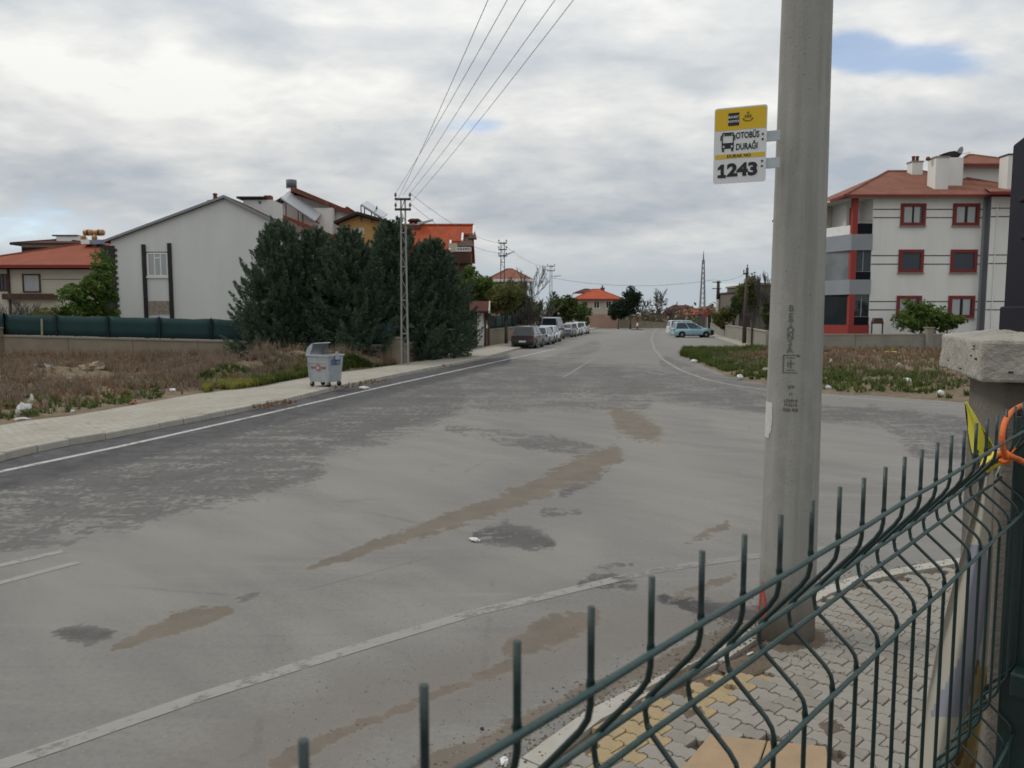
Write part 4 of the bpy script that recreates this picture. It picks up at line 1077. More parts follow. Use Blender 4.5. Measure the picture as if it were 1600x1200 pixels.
col = t.mix(t.ss(n1, 0.4, 0.6), (0.165, 0.125, 0.088, 1), (0.115, 0.092, 0.06, 1)); col = t.mix(t.ss(n2, 0.45, 0.7), col, (0.20, 0.16, 0.115, 1))
t.l.new(col, b.inputs['Base Color']); t.l.new(t.bump(n2, 0.8, 0.08), b.inputs['Normal'])
# wall line of the lot beyond the road
WL = [(-48, 38.5), (-24.6, 37.2), (-12, 37.0), (-5.75, 37.2)]
mounds = [(P(415, 560, 30.5), 2.2, 0.75), (P(352, 572, 27.5), 1.7, 0.5), (P(470, 558, 32), 2.0, 0.55), (P(540, 558, 33), 1.8, 0.4), (P(100, 575, 29), 2.5, 0.35), (P(300, 570, 30), 2.0, 0.4), (P(470, 575, 29), 1.3, 0.3), (P(580, 560, 33), 1.5, 0.2)]
def h_left(X, Y, f):
    e = np.clip(np.minimum(f / 0.06, (1 - f) / 0.02), 0, 1)
    h = 0.10 + 0.10 * f + e * (0.30 * (fbm(X * 0.45, Y * 0.45, 5) - 0.42) + 0.10 * (fbm(X * 2, Y * 2, 3) - .4))
    for p, r_, a in mounds: h = h + a * np.exp(-((X - p.x) ** 2 + (Y - p.y) ** 2) / (r_ * 0.62) ** 2) * (0.7 + 0.6 * fbm(X * 1.7, Y * 1.7, 3)) * e
    return np.where(f <= 0, -0.05, h)
A = [(p[0], p[1]) for p in [tuple(q) for q in iq]]
cut = int(np.argmin(np.abs(iq[:, 0] + 5.85) + np.abs(iq[:, 1] - 36.6)))
A = [tuple(q) for q in iq[:cut + 1]]
_, LG = strip('vacant_lot', A, WL, 150, 110, h_left, lot_mat)
# lot by the junction
A2 = [(G(x, y).x, G(x, y).y) for x, y in [(1066, 556), (1085, 566), (1110, 578), (1140, 590), (1200, 603), (1290, 615), (1400, 623), (1510, 630), (1640, 642), (1800, 655)]]
_q, _L = polyline_at(A2, np.linspace(0, 1, 160))
A2 = [(x + .55 * (float(fbm(np.array(i * .23), np.array(2.0), 4)) - .47), y + .9 * (float(fbm(np.array(i * .31), np.array(7.0), 4)) - .47)) for i, (x, y) in enumerate(_q)]
B2 = [(10.8, 48.5), (15.4, 48.6), (17.2, 50.6), (28, 50.7), (46, 50.9)]
def h_right(X, Y, f):
    e = np.clip(np.minimum(f / 0.08, (1 - f) / 0.03), 0, 1)
    h = 0.03 + e * (0.08 + 0.26 * (fbm(X * 0.5 + 9, Y * 0.5, 5) - 0.40) + 0.12 * (fbm(X * 2, Y * 2, 3) - .4)) + 0.10 * f
    return np.where(f <= 0, -0.05, h)
_, RG = strip('vacant_lot', A2, B2, 220, 80, h_right, lot_mat)

def leaf_quads(c, nrm_bias, size, n, rad):
    """n random leaf faces inside an ellipsoid (rad) around c"""
    d = RNG.normal(size=(n, 3)); d /= np.linalg.norm(d, axis=1)[:, None]
    r_ = RNG.random(n) ** 0.45
    p = c + d * r_[:, None] * np.asarray(rad)
    a = RNG.normal(size=(n, 3)); a /= np.linalg.norm(a, axis=1)[:, None]
    b2 = np.cross(a, RNG.normal(size=(n, 3))); b2 /= np.linalg.norm(b2, axis=1)[:, None]
    s_ = (size * RNG.uniform(.6, 1.4, n))[:, None]
    return np.stack([p - a * s_, p + b2 * s_ * .55, p + a * s_, p - b2 * s_ * .55], 1)
def sample_grid(Gd, n, frange=(0, 1), srange=(0, 1)):
    X, Y, Z = Gd; a, b2 = X.shape
    i = RNG.uniform(srange[0], srange[1], n) * (a - 2); j = RNG.uniform(frange[0], frange[1], n) * (b2 - 2)
    i0, j0 = i.astype(int), j.astype(int); fi, fj = i - i0, j - j0
    def g(Q): return (Q[i0, j0] * (1 - fi) + Q[i0 + 1, j0] * fi) * (1 - fj) + (Q[i0, j0 + 1] * (1 - fi) + Q[i0 + 1, j0 + 1] * fi) * fj
    return np.stack([g(X), g(Y), g(Z)], -1)
def tufts(name, base, h, spread, blades, wdt, material, up=1.0):
    """grass: every tuft a fan of thin bent blades"""
    n = len(base); base = np.repeat(base, blades, 0); N = len(base)
    hs = np.repeat(h * RNG.uniform(.5, 1.4, n), blades) * RNG.uniform(.55, 1.1, N)
    a = RNG.uniform(0, 2 * np.pi, N); lean = RNG.uniform(0.1, 1.0, N) * spread
    d = np.stack([np.cos(a), np.sin(a), np.zeros(N)], -1); sd = np.stack([-np.sin(a), np.cos(a), np.zeros(N)], -1)
    b0 = base + d * (RNG.uniform(0, .35, N) * spread)[:, None]
    mid = b0 + d * (lean * .4)[:, None] + np.array([0, 0, 1]) * (hs * .6)[:, None]
    tip = b0 + d * lean[:, None] + np.array([0, 0, 1]) * (hs * up)[:, None]
    ww = (wdt * RNG.uniform(.6, 1.3, N))[:, None]
    V = np.stack([b0 - sd * ww, b0 + sd * ww, mid + sd * ww * .8, mid - sd * ww * .8, tip], 1).reshape(-1, 3)
    k = np.arange(N) * 5
    Fs = np.concatenate([np.stack([k, k + 1, k + 2], -1), np.stack([k, k + 2, k + 3], -1), np.stack([k + 3, k + 2, k + 4], -1)])
    return stuff(np_mesh(name, V, Fs, material))
def keep(pts, fn): return pts[fn(pts[:, 0], pts[:, 1])]
dens = lambda sc, lo, seed: (lambda x, y: fbm(x * sc + seed, y * sc, 3) > lo)
tufts('dry_weeds', keep(sample_grid(LG, 12000, (.03, .99), (.12, 1)), dens(.7, .42, 3)), .28, .22, 8, .010, M['weed_dry'])
tufts('dry_weeds', keep(sample_grid(LG, 2600, (.1, .97), (.12, 1)), dens(.55, .50, 61)), .55, .3, 10, .009, M['weed_dry'])
tufts('dry_weeds', keep(sample_grid(LG, 3200, (.05, .95), (.12, 1)), dens(.5, .46, 31)), .32, .2, 7, .012, M['weed_rust'])
tufts('grass', keep(sample_grid(LG, 2600, (.02, .14), (.12, .985)), dens(.6, .42, 7)), .16, .14, 8, .012, M['grass_green'])
tufts('grass', keep(sample_grid(LG, 1500, (.1, .9), (.12, 1)), dens(.5, .5, 17)), .18, .16, 8, .012, M['grass_green'])
tufts('grass', keep(sample_grid(LG, 1700, (.01, .10), (.70, .985)), dens(.9, .34, 5)), .15, .2, 8, .014, M['grass_green'])
tufts('yellow_weeds', keep(sample_grid(LG, 600, (.03, .11), (.66, .83)), dens(.8, .40, 9)), .16, .2, 8, .016, M['grass_yellow'])
tufts('dry_weeds', sample_grid(LG, 900, (.9, .99), (.3, 1)), .5, .2, 7, .014, M['weed_rust'])
tufts('dry_weeds', keep(sample_grid(RG, 3800, (.08, .98), (.1, .9)), dens(.8, .36, 13)), .24, .18, 7, .014, M['weed_dry'])
tufts('dry_weeds', keep(sample_grid(RG, 1800, (.2, .98), (.3, .9)), dens(.6, .42, 23)), .26, .18, 7, .014, M['weed_rust'])
tufts('grass', keep(sample_grid(RG, 4200, (.015, .24), (.1, .95)), dens(.7, .36, 27)), .2, .15, 9, .014, M['grass_green'])
tufts('grass', keep(sample_grid(RG, 2600, (.01, .9), (.0, .24)), dens(.5, .26, 4)), .30, .2, 9, .017, M['grass_green'])
tufts('grass', keep(sample_grid(RG, 1500, (.2, .95), (.2, .9)), dens(.6, .46, 41)), .22, .18, 8, .014, M['leaf_olive'])
def scrub(name, Gd, n, fr, sr, rad, material, cnt=120, leaf=.035, lo=.38, sd=77):
    """low cushions of tangled dead stalks"""
    pts = keep(sample_grid(Gd, n, fr, sr), dens(.45, lo, sd)); Q = []
    for p in pts:
        r_ = rad * RNG.uniform(.5, 1.5)
        Q.append(leaf_quads(np.array([p[0], p[1], p[2] + r_ * .25]), None, leaf, cnt, (r_, r_, r_ * .62)))
    Q = np.concatenate(Q); k = np.arange(len(Q)) * 4
    return stuff(np_mesh(name, Q.reshape(-1, 3), np.stack([k, k + 1, k + 2, k + 3], -1), M[material]))
scrub('dry_scrub', LG, 380, (.06, .97), (.14, 1), .40, 'weed_dry')
scrub('dry_scrub', LG, 110, (.45, .95), (.5, 1), .55, 'weed_rust', sd=51, lo=.3)
scrub('dry_scrub', LG, 120, (.06, .97), (.14, 1), .34, 'weed_rust', sd=31)
scrub('green_scrub', LG, 90, (.02, .5), (.14, 1), .24, 'grass_green', sd=15)
scrub('dry_scrub', RG, 110, (.25, .97), (.2, .9), .32, 'weed_rust', sd=11)
scrub('green_scrub', RG, 90, (.03, .5), (.0, .9), .28, 'grass_green', sd=19)
def patch(name, n, xr, dy, h, material, seed):
    ex = np.array([p[0] for p in I_PX]); ey = np.array([p[1] for p in I_PX]); out = []
    for _ in range(n):
        x = RNG.uniform(*xr); y = np.interp(x, ex, ey) - abs(RNG.normal(0, dy)) - 1.5; p = G(x, y, .16)
        if fbm(np.array(p.x * .9 + seed), np.array(p.y * .9), 3) > .36: out.append((p.x, p.y, .12))
    return tufts(name, np.array(out), h, .16, 9, .016, material)
patch('yellow_weeds', 900, (318, 425), 7, .22, M['grass_yellow'], 3)
patch('grass', 900, (395, 482), 6, .24, M['grass_green'], 5)
patch('grass', 700, (530, 612), 4, .22, M['grass_green'], 9)
def rubble(Gd, n, sd):
    V = []; Fs = []
    for p in sample_grid(Gd, n, (.03, .95), (.1, .98)):
        r_ = RNG.choice([.03, .045, .06, .10], p=[.4, .3, .2, .1]); o = len(V)
        for k in range(6): a = k * 1.047 + RNG.uniform(-.3, .3); V.append((p[0] + r_ * RNG.uniform(.6, 1.2) * math.cos(a), p[1] + r_ * RNG.uniform(.6, 1.2) * math.sin(a), p[2] - .01))
        V.append((p[0] + r_ * RNG.uniform(-.3, .3), p[1], p[2] + r_ * RNG.uniform(.7, 1.2)))
        Fs += [(o + k, o + (k + 1) % 6, o + 6) for k in range(6)]
    return stuff(np_mesh('rubble', V, Fs, M['stone_tan']))
rubble(LG, 420, 1); rubble(RG, 260, 2)
kw = [G(x, y, .1) for x, y in [(430, 632), (437, 630), (445, 629), (410, 636), (418, 634), (560, 601), (575, 598), (590, 596), (540, 605), (700, 572)]]
kw = np.array([[p.x + random.uniform(-.3, .3), p.y + random.uniform(-.3, .3), .08] for p in kw for _ in range(10)])
tufts('kerb_weeds', kw, .12, .10, 7, .009, M['weed_rust'])

# ------------------------------------------------------------------ garden walls
def wall_run(name, label, pts, tops, th, material, cap_mat, panel=3.0, group=None, capw=0.05, pillars=()):
    """masonry wall along pts (x, y) with a coping; tops: height at each point; one panel per bay, a thin joint between bays"""
    root = thing(name, label, 'wall', (pts[0][0], pts[0][1], 0), 0, group)
    q0 = Vector((pts[0][0], pts[0][1], 0))
    for (a, b2), (ta, tb) in zip(zip(pts[:-1], pts[1:]), zip(tops[:-1], tops[1:])):
        a, b2 = Vector((*a, 0)), Vector((*b2, 0)); L = (b2 - a).length; d = (b2 - a).normalized(); nr = Vector((-d.y, d.x, 0)) * th / 2
        nb = max(1, round(L / panel))
        for k in range(nb):
            p0 = a + d * (L * k / nb + 0.012) - q0; p1 = a + d * (L * (k + 1) / nb - 0.012) - q0
            z0, z1 = ta + (tb - ta) * k / nb, ta + (tb - ta) * (k + 1) / nb
            mb = MB().hexa([p0 - nr + Vector((0, 0, -.3)), p1 - nr + Vector((0, 0, -.3)), p1 + nr + Vector((0, 0, -.3)), p0 + nr + Vector((0, 0, -.3)), p0 - nr + Vector((0, 0, z0 - .08)), p1 - nr + Vector((0, 0, z1 - .08)), p1 + nr + Vector((0, 0, z1 - .08)), p0 + nr + Vector((0, 0, z0 - .08))])
            part('wall_panel', mb, material, root)
            n2 = nr * (1 + capw * 2 / th)
            mb = MB().hexa([p0 - n2 + Vector((0, 0, z0 - .08)), p1 - n2 + Vector((0, 0, z1 - .08)), p1 + n2 + Vector((0, 0, z1 - .08)), p0 + n2 + Vector((0, 0, z0 - .08)), p0 - n2 + Vector((0, 0, z0)), p1 - n2 + Vector((0, 0, z1)), p1 + n2 + Vector((0, 0, z1)), p0 + n2 + Vector((0, 0, z0))])
            part('coping', mb, cap_mat, root)
    for px_, py_, zt in pillars:
        c0 = Vector((px_, py_, 0)) - q0
        pr = part('pier', MB().cbox((c0.x, c0.y, zt / 2 - .15), (.42, .42, zt + .3)), material, root)
        part('pier_cap', MB().cbox((c0.x, c0.y, zt + .03), (.52, .52, .07)), cap_mat, pr)
    return root
wall_run('garden_wall', 'long beige garden wall behind the weedy lot, green mesh fence on top', [(-48, 38.6), (-24.6, 37.3), (-12, 37.1), (-5.75, 37.3)], [1.62, 1.47, 1.17, 0.98], .22, M['wall_beige'], M['wall_cap'], 3.2, pillars=[(-24.9, 37.15, 1.78), (-5.6, 37.35, 1.3)])
wall_run('garden_wall', 'beige garden wall beside the pavement between conifers and the roofed gate', [(-5.45, 37.9), (-4.7, 43.6), (-2.95, 56.2)], [1.0, 1.15, 1.30], .22, M['wall_beige'], M['wall_cap'], 3.2, pillars=[(-2.9, 56.4, 1.6)])
wall_run('garden_wall', 'beige garden wall beyond the roofed gate beside the parked cars', [(-1.75, 59.4), (-.4, 67.5), (2.6, 88)], [1.30, 1.30, 1.30], .22, M['wall_beige'], M['wall_cap'], 3.4)
def mesh_fence(label, pts, z0s, h, bay, extra=None):
    root = thing('mesh_fence', label, 'fence', (pts[0][0], pts[0][1], 0))
    q0 = Vector((pts[0][0], pts[0][1], 0)); first = True
    for (a, b2), (za, zb) in zip(zip(pts[:-1], pts[1:]), zip(z0s[:-1], z0s[1:])):
        a, b2 = Vector((*a, 0)), Vector((*b2, 0)); L = (b2 - a).length; d = (b2 - a).normalized(); nb = max(1, round(L / bay))
        for k in range(nb + 1):
            p = a + d * (L * k / nb) - q0; z = za + (zb - za) * k / nb
            part('post', MB().cbox((p.x, p.y, z + h / 2), (.06, .06, h + .08)), M['post_green'], root)
            if k < nb:
                p1 = a + d * (L * (k + 1) / nb) - q0; z1 = za + (zb - za) * (k + 1) / nb
                nx = 9; V = []; nrm = Vector((-d.y, d.x, 0)); ph = random.random() * 6
                for i in range(nx):
                    f = i / (nx - 1); q = p.lerp(p1, f); zz = z + (z1 - z) * f
                    sag = 0.035 * math.sin(math.pi * f) + .012 * math.sin(f * 14 + ph)
                    for j in range(4): V.append(q + nrm * (0.04 + .02 * math.sin(f * 9 + j + ph)) + Vector((0, 0, zz + 0.02 + (h - sag - .02) * j / 3)))
                Fs = [(i * 4 + j, (i + 1) * 4 + j, (i + 1) * 4 + j + 1, i * 4 + j + 1) for i in range(nx - 1) for j in range(3)]
                o = np_mesh('mesh_screen', V, Fs, M['mesh_green'], root, True); so = o.modifiers.new('s', 'SOLIDIFY'); so.thickness = .006
    return root
mf = mesh_fence('dark green shade mesh fence on the long beige wall before the white house', [(-48, 38.7), (-24.6, 37.35), (-12, 37.15), (-5.75, 37.35)], [1.62, 1.47, 1.17, 0.98], 1.02, 2.35)
pp = P(68, 525, 37.25) - Vector(mf.location)
part('torn_strip', MB().cbox((pp.x, pp.y - .10, pp.z + .38), (.09, .012, .9), 0, .03), M['wall_cap'], mf)
mesh_fence('green mesh fence above the pavement wall just before the roofed gate', [(-4.3, 46.5), (-2.95, 56.1)], [1.2, 1.3], .7, 2.4)
mesh_fence('green mesh fence above the wall behind the street tree and cars', [(-1.75, 59.5), (-.4, 67.6), (2.5, 87.5)], [1.3, 1.3, 1.3], 1.05, 2.7)
wall_run('garden_wall', 'grey plastered wall before the apartment block, low pier near its end', [(17.1, 50.9), (28.3, 50.9), (46, 51.1)], [1.16, 1.16, 1.16], .2, M['wall_grey'], M['wall_cap'], 5.5, pillars=[(27.5, 50.75, 1.55)], capw=.03)
wall_run('garden_wall', 'grey garden wall receding beside the parking bay and thin trees', [(17.0, 51.2), (19.4, 63), (21.5, 76), (24.8, 96)], [1.35, 1.35, 1.35, 1.3], .2, M['wall_grey'], M['wall_cap'], 4.0)
wall_run('garden_wall', 'distant low beige wall closing the far end of the road', [(13.5, 134), (19, 134), (27, 133)], [1.1, 1.5, .9], .3, M['wall_beige'], M['wall_cap'], 3.5)
wall_run('garden_wall', 'distant reddish wall in front of the far red roofed house', [(1, 131), (13.2, 131.5)], [1.2, 1.2], .3, M['plaster_pink'], M['wall_cap'], 4)
# pavement by the parking bay
kp = [G(x, y) for x, y in [(1196, 556), (1165, 545), (1138, 536), (1118, 529), (1100, 517)]]
wp = [(17.0, 48.8), (17.0, 51.0), (19.3, 63), (21.4, 76), (24.7, 96)]
V = [(p.x, p.y, .12) for p in kp] + [(x, y, .13) for x, y in wp] + [(p.x, p.y, -.03) for p in kp]
Fs = [(i, i + 1, 5 + i + 1, 5 + i) for i in range(4)] + [(10 + i, 10 + i + 1, i + 1, i) for i in range(4)] + [(10, 0, 5)]
struct(part('pavement', MB().add(V, Fs), M['pale_paving']))

# ------------------------------------------------------------------ trees
def limbs(mb, base, h, r0, n, spread, lean=0.0):
    top = Vector((base[0] + lean * h, base[1], base[2] + h))
    b0 = Vector(base); pts = [b0 + (top - b0) * f + Vector((random.uniform(-.04, .04) * h * f, random.uniform(-.04, .04) * h * f, 0)) for f in (0, .25, .5, .75, 1)]
    mb.tube(pts, [r0, r0 * .8, r0 * .62, r0 * .4, r0 * .15], 8)
    ends = []
    for k in range(n):
        f = random.uniform(.35, .9); s0 = b0 + (pts[2] - b0) * min(f * 2, 1) if f < .5 else pts[2] + (top - pts[2]) * (f - .5) * 2
        a = 2.4 * k + random.random(); L = spread * random.uniform(.6, 1.0) * (1.2 - f * .5)
        e_ = s0 + Vector((math.cos(a) * L, math.sin(a) * L, L * random.uniform(.4, .9)))
        m_ = s0.lerp(e_, .5) + Vector((0, 0, -.06 * L))
        mb.tube([s0, m_, e_], [r0 * .35, r0 * .22, r0 * .08], 5); ends.append(e_)
    return ends + [top]
def leafy(name, label, cat, base, h, rx, rz, cz, n, size, material, bark='bark', nclump=26, trunk_h=None, group=None, ry=None):
    root = thing(name, label, cat, base, 0, group)
    ry = ry or rx
    mb = MB(); limbs(mb, (0, 0, -.1), (trunk_h or cz), .035 * h ** .9 * .8 + .02, 9, rx * .8)
    part('trunk', mb, M[bark], root, True)
    Q = []
    for k in range(nclump):
        d = RNG.normal(size=3); d /= np.linalg.norm(d); rr = RNG.uniform(.25, .92)
        c0 = np.array([0, 0, cz]) + d * rr * np.array([rx, ry, rz]); cr = RNG.uniform(.22, .42) * min(rx, rz)
        Q.append(leaf_quads(c0, None, size, n // nclump, (cr * 1.2, cr * 1.2, cr)))
    Q = np.concatenate(Q); k = np.arange(len(Q)) * 4
    np_mesh('crown', Q.reshape(-1, 3), np.stack([k, k + 1, k + 2, k + 3], -1), M[material], root)
    return root
def bare(name, label, base, h, spread, r0, seed, levels=4, bark='bark_grey', up=.75, group=None, cat='tree', twig_leaf=None, stems=1):
    root = thing(name, label, cat, base, 0, group)
    rs = random.Random(seed); tr = MB(); tw = MB(); tips = []
    def grow(p, d, L, r_, lv):
        e_ = p + d * L; m_ = p.lerp(e_, .5) + Vector((rs.uniform(-.08, .08), rs.uniform(-.08, .08), 0)) * L
        r2 = max(r_, .00028 * base[1])
        (tr if lv >= levels - 1 else tw).tube([p, m_, e_], [r2, r2 * .85, r2 * .62], 6 if lv >= levels - 1 else 3)
        if lv == 0: tips.append(e_); return
        nk = 4 if lv == levels else rs.choice([3, 3, 4])
        for k in range(nk):
            a = rs.uniform(0, 6.28) ; s_ = rs.uniform(.35, .95) * spread
            nd = (d + Vector((math.cos(a) * s_, math.sin(a) * s_, rs.uniform(0, up) * .5))).normalized()
            f = 1.0 if k == 0 else rs.uniform(.35, .95)
            grow(p.lerp(e_, f), nd, L * rs.uniform(.5, .82), r_ * (.62 if k == 0 else .45), lv - 1)
    for s_ in range(stems):
        grow(Vector((s_ * .3 - (stems - 1) * .15, 0, -.1)), Vector((rs.uniform(-.12, .12), 0, 1)).normalized(), h * .36, r0, levels)
    part('trunk', tr, M[bark], root, True); part('branches', tw, M[bark], root)
    if twig_leaf:
        Q = np.concatenate([leaf_quads(np.array(p), None, twig_leaf[1], twig_leaf[2], (h * .06,) * 3) for p in tips]); k = np.arange(len(Q)) * 4
        np_mesh('crown', Q.reshape(-1, 3), np.stack([k, k + 1, k + 2, k + 3], -1), M[twig_leaf[0]], root)
    return root
def conifer(label, base, h, r_, seed, n=420, material='leaf_cypress', group='blue green conifers over the garden wall', low=.05):
    """broad cypress: plumes of scale leaves swept outwards and up, from near the ground to a pointed top"""
    root = thing('conifer', label, 'tree', base, 0, group)
    part('trunk', MB().tube([(0, 0, -.1), (0.05, 0, h * .5), (0, 0, h * .93)], [.16, .10, .02], 8), M['bark'], root, True)
    rs = np.random.default_rng(seed); Q = []
    ph = rs.uniform(0, 6.28, 4)
    for k in range(n):
        f = rs.random() ** .9 * (1 - low) + low
        prof = (.80 + .20 * min(f / .25, 1)) * (1 - max(f - .26, 0) / .74) ** .56
        a = rs.uniform(0, 2 * np.pi)
        rad = max(r_ * prof * (1 + .12 * math.sin(3 * a + ph[0] + f * 5) + .10 * math.sin(5 * a + ph[1] - f * 9)), .06)
        inn = rs.uniform(.30, 1.0) ** .6
        p0 = np.array([math.cos(a) * rad * inn * .82, math.sin(a) * rad * inn * .82, f * h - .22 * rad])
        upk = .30 + 1.3 * f + rs.uniform(-.15, .25)
        d = np.array([math.cos(a), math.sin(a), upk]); d /= np.linalg.norm(d)
        L = h * rs.uniform(.10, .18) * (1 - f * .35)
        m_ = 74
        s_ = rs.random(m_) ** .8; ww = L * .24 * (1 - s_) ** .7 + .02
        dr = rs.normal(size=(m_, 3)); dr -= (dr @ d)[:, None] * d; dr /= np.linalg.norm(dr, axis=1)[:, None] + 1e-6
        c0 = p0 + d * (s_ * L)[:, None] + dr * (ww * rs.uniform(.2, 1, m_))[:, None] + np.array([0, 0, 1]) * (0.16 * L * s_ ** 2)[:, None]
        ax_ = d * .9 + dr * .55; ax_ /= np.linalg.norm(ax_, axis=1)[:, None]
        sd_ = np.cross(ax_, rs.normal(size=(m_, 3))); sd_ /= np.linalg.norm(sd_, axis=1)[:, None] + 1e-6
        ll = (rs.uniform(.05, .14, m_) * (h / 6.5))[:, None]
        Q.append(np.stack([c0 - ax_ * ll * .5, c0 + sd_ * ll * .30, c0 + ax_ * ll, c0 - sd_ * ll * .30], 1))
    # dense dead twigs and old needles inside the crown
    for k in range(90):
        f = rs.uniform(.06, .8); rr = r_ * .55 * (1 - f) ** .6 + .1
        Q.append(leaf_quads(np.array([rs.uniform(-.5, .5) * rr, rs.uniform(-.5, .5) * rr, f * h]), None, .26 * h / 7, 26, (rr * .8, rr * .8, .5)))
    Q = np.concatenate(Q); k = np.arange(len(Q)) * 4
    np_mesh('crown', Q.reshape(-1, 3), np.stack([k, k + 1, k + 2, k + 3], -1), M[material], root)
    return root
def at_depth(x, Y): return P(x, 500, Y).x
for lab, x, Y, ytop, r_, sd_ in (
    ('broad blue green conifer against the white gable wall, tallest at its own tip', 441, 37.9, 335, 2.75, 3),
    ('blue green conifer squeezed second in the row from the white gable', 494, 38.8, 349, 2.5, 8),
    ('blue green conifer in the middle of the row, below the yellow house', 545, 38.0, 345, 2.75, 15),
    ('blue green conifer just behind the lattice pole, below the orange roof', 616, 40.6, 334, 3.0, 22),
    ('wide blue green conifer at the pavement end of the row, beyond the lattice pole', 676, 42.0, 364, 2.7, 31)):
    ht = P(x, ytop, Y).z - 0.1
    conifer(lab, (at_depth(x, Y), Y, 0.1), ht * 0.885, r_, sd_, 760)
T = leafy
T('leafy_tree', 'bright green leafy tree filling the gap beside the dark quoins of the white house', 'tree', (at_depth(158, 43), 43, 0), 6.2, 1.1, 2.2, 3.7, 6500, .09, 'leaf_green', nclump=44)
T('leafy_tree', 'smaller bright green tree before the red roofed house wall', 'tree', (at_depth(118, 42), 42, 0), 4.6, 1.1, 1.5, 3.0, 3600, .09, 'leaf_green', nclump=28)
T('shrub', 'olive green shrub behind the mesh fence, half hiding the brown balcony', 'shrub', (at_depth(78, 41), 41, 0), 3.0, 1.2, .9, 2.2, 2600, .09, 'leaf_olive', nclump=18)
bare('bare_shrub', 'bare brown shrub with thin twigs before the brown framed window', (at_depth(28, 42), 42, 0), 4.0, .7, .05, 5, 4, stems=3, cat='shrub')
bare('bare_shrub', 'bare twiggy shrub at the very edge of the red roofed house', (at_depth(4, 41), 41, 0), 3.2, .7, .05, 9, 4, stems=3, cat='shrub')
T('leafy_tree', 'mid green tree rising directly behind the roofed gate', 'tree', (at_depth(752, 63), 63, 0), 6.4, 1.9, 2.3, 4.2, 4600, .15, 'leaf_green', nclump=28)
T('leafy_tree', 'dark green tree between the roofed gate and the brown hipped roof', 'tree', (at_depth(727, 60), 60, 0), 6.2, 1.6, 2.4, 3.6, 3600, .15, 'leaf_deep', nclump=24)
T('street_tree', 'olive leaved street tree on the pavement with a leaning bare trunk', 'tree', (at_depth(791, 61.5), 61.5, .12), 5.6, 2.0, 1.7, 3.7, 3000, .13, 'leaf_olive', nclump=30, trunk_h=4.2)
T('leafy_tree', 'yellowish green tree over the mesh fence behind the street tree', 'tree', (at_depth(815, 74), 74, 0), 5.4, 1.9, 1.9, 3.2, 2800, .16, 'leaf_deep', nclump=22)
bare('bare_tree', 'tall bare tree above the parked cars with pale spreading twigs', (at_depth(833, 78), 78, 0), 7.0, .75, .075, 21, 5)
bare('bare_tree', 'bare tree beside the brown hipped roof, shorter than its neighbour', (at_depth(812, 74), 74, 0), 6.6, .7, .09, 28, 5)
T('leafy_tree', 'rounded green tree behind the dark van, below the thin lamp pole', 'tree', (at_depth(884, 98), 98, 0), 5.4, 2.3, 2.2, 3.0, 3000, .2, 'leaf_deep', nclump=22)
T('leafy_tree', 'wide low green tree left of the far red roofed house'.replace('left of', 'beside'), 'tree', (at_depth(906, 104), 104, 0), 4.2, 1.6, 1.7, 2.6, 2000, .2, 'leaf_green', nclump=16)
conifer('small dark conifer rising behind the rounded green tree', (at_depth(864, 108), 108, 0), 5.2, 1.5, 44, 130, 'leaf_dark', None)
T('pine', 'dark round headed pine at the far end of the road', 'tree', (at_depth(985, 124), 124, 0), 6.8, 2.0, 2.3, 4.5, 5200, .17, 'leaf_dark', nclump=44)
T('pine', 'low spreading dark pine touching the far red roofed house', 'tree', (at_depth(966, 126), 126, 0), 5.0, 1.8, 1.7, 3.0, 4200, .17, 'leaf_dark', nclump=36)
bare('bare_tree', 'bare spreading tree beyond the far beige wall', (at_depth(1030, 141), 141, 0), 6.9, .95, .13, 51, 5)
bare('bare_tree', 'thin bare tree beyond the far wall beside the dark pine', (at_depth(1008, 146), 146, 0), 6.0, .85, .12, 57, 5)
bare('bare_tree', 'low wide bare tree past the far wall, nearest the steel mast', (at_depth(1052, 150), 150, 0), 5.2, .95, .11, 59, 5)
bare('bare_shrub', 'tangled brown bare shrub behind the street tree and dark van', (at_depth(846, 84), 84, 0), 4.8, .9, .06, 63, 4, stems=4, cat='shrub')
bare('bare_shrub', 'tangled bare shrub over the wall just beyond the street tree', (at_depth(822, 71), 71, 0), 4.2, .9, .05, 64, 4, stems=4, cat='shrub')
gp = 'thin half bare trees behind the grey receding wall'
for k, (lab, x, Y, yt, lf, st) in enumerate((
    ('thin green tree over the wall nearest to the parked blue car', 1146, 80, 458, 'leaf_deep', 2),
    ('slim half bare tree just beside the dark wooden pole', 1174, 66, 428, 'leaf_olive', 1),
    ('upright bare poplar nearest to the concrete pole', 1199, 62, 422, None, 1),
    ('upright bare poplar between the wooden pole and the nearest poplar', 1187, 70, 426, None, 1),
    ('bushy thin tree over the wall behind the wooden pole', 1158, 83, 446, 'leaf_deep', 2),
    ('twiggy bare tree rising over the dark flat roofed building', 1178, 76, 432, None, 2),
    ('thin bare tree between the far concrete post and the wooden pole', 1150, 88, 452, None, 2),
    ('small leafy tree before the dark flat roofed building', 1203, 58, 470, 'leaf_deep', 2))):
    ht = P(x, yt, Y).z
    bare('thin_tree', lab, (at_depth(x, Y), Y, 0), ht * 1.02, .42, .06, 70 + k, 5 if st == 1 else 4, 'bark_grey', 1.5, gp, twig_leaf=(lf, .12, 4) if lf else None, stems=st)
T('shrub', 'loose green shrub hanging over the grey receding wall', 'shrub', (at_depth(1135, 80), 80, 0), 3.2, 1.5, 1.2, 2.0, 1600, .15, 'leaf_olive', nclump=14)
T('shrub', 'leafy bush with pale blossom before the apartment block windows', 'shrub', (at_depth(1440, 52.5), 52.5, 0), 3.6, 2.1, 1.25, 2.2, 3600, .11, 'leaf_green', nclump=60, trunk_h=2.6, ry=.8)
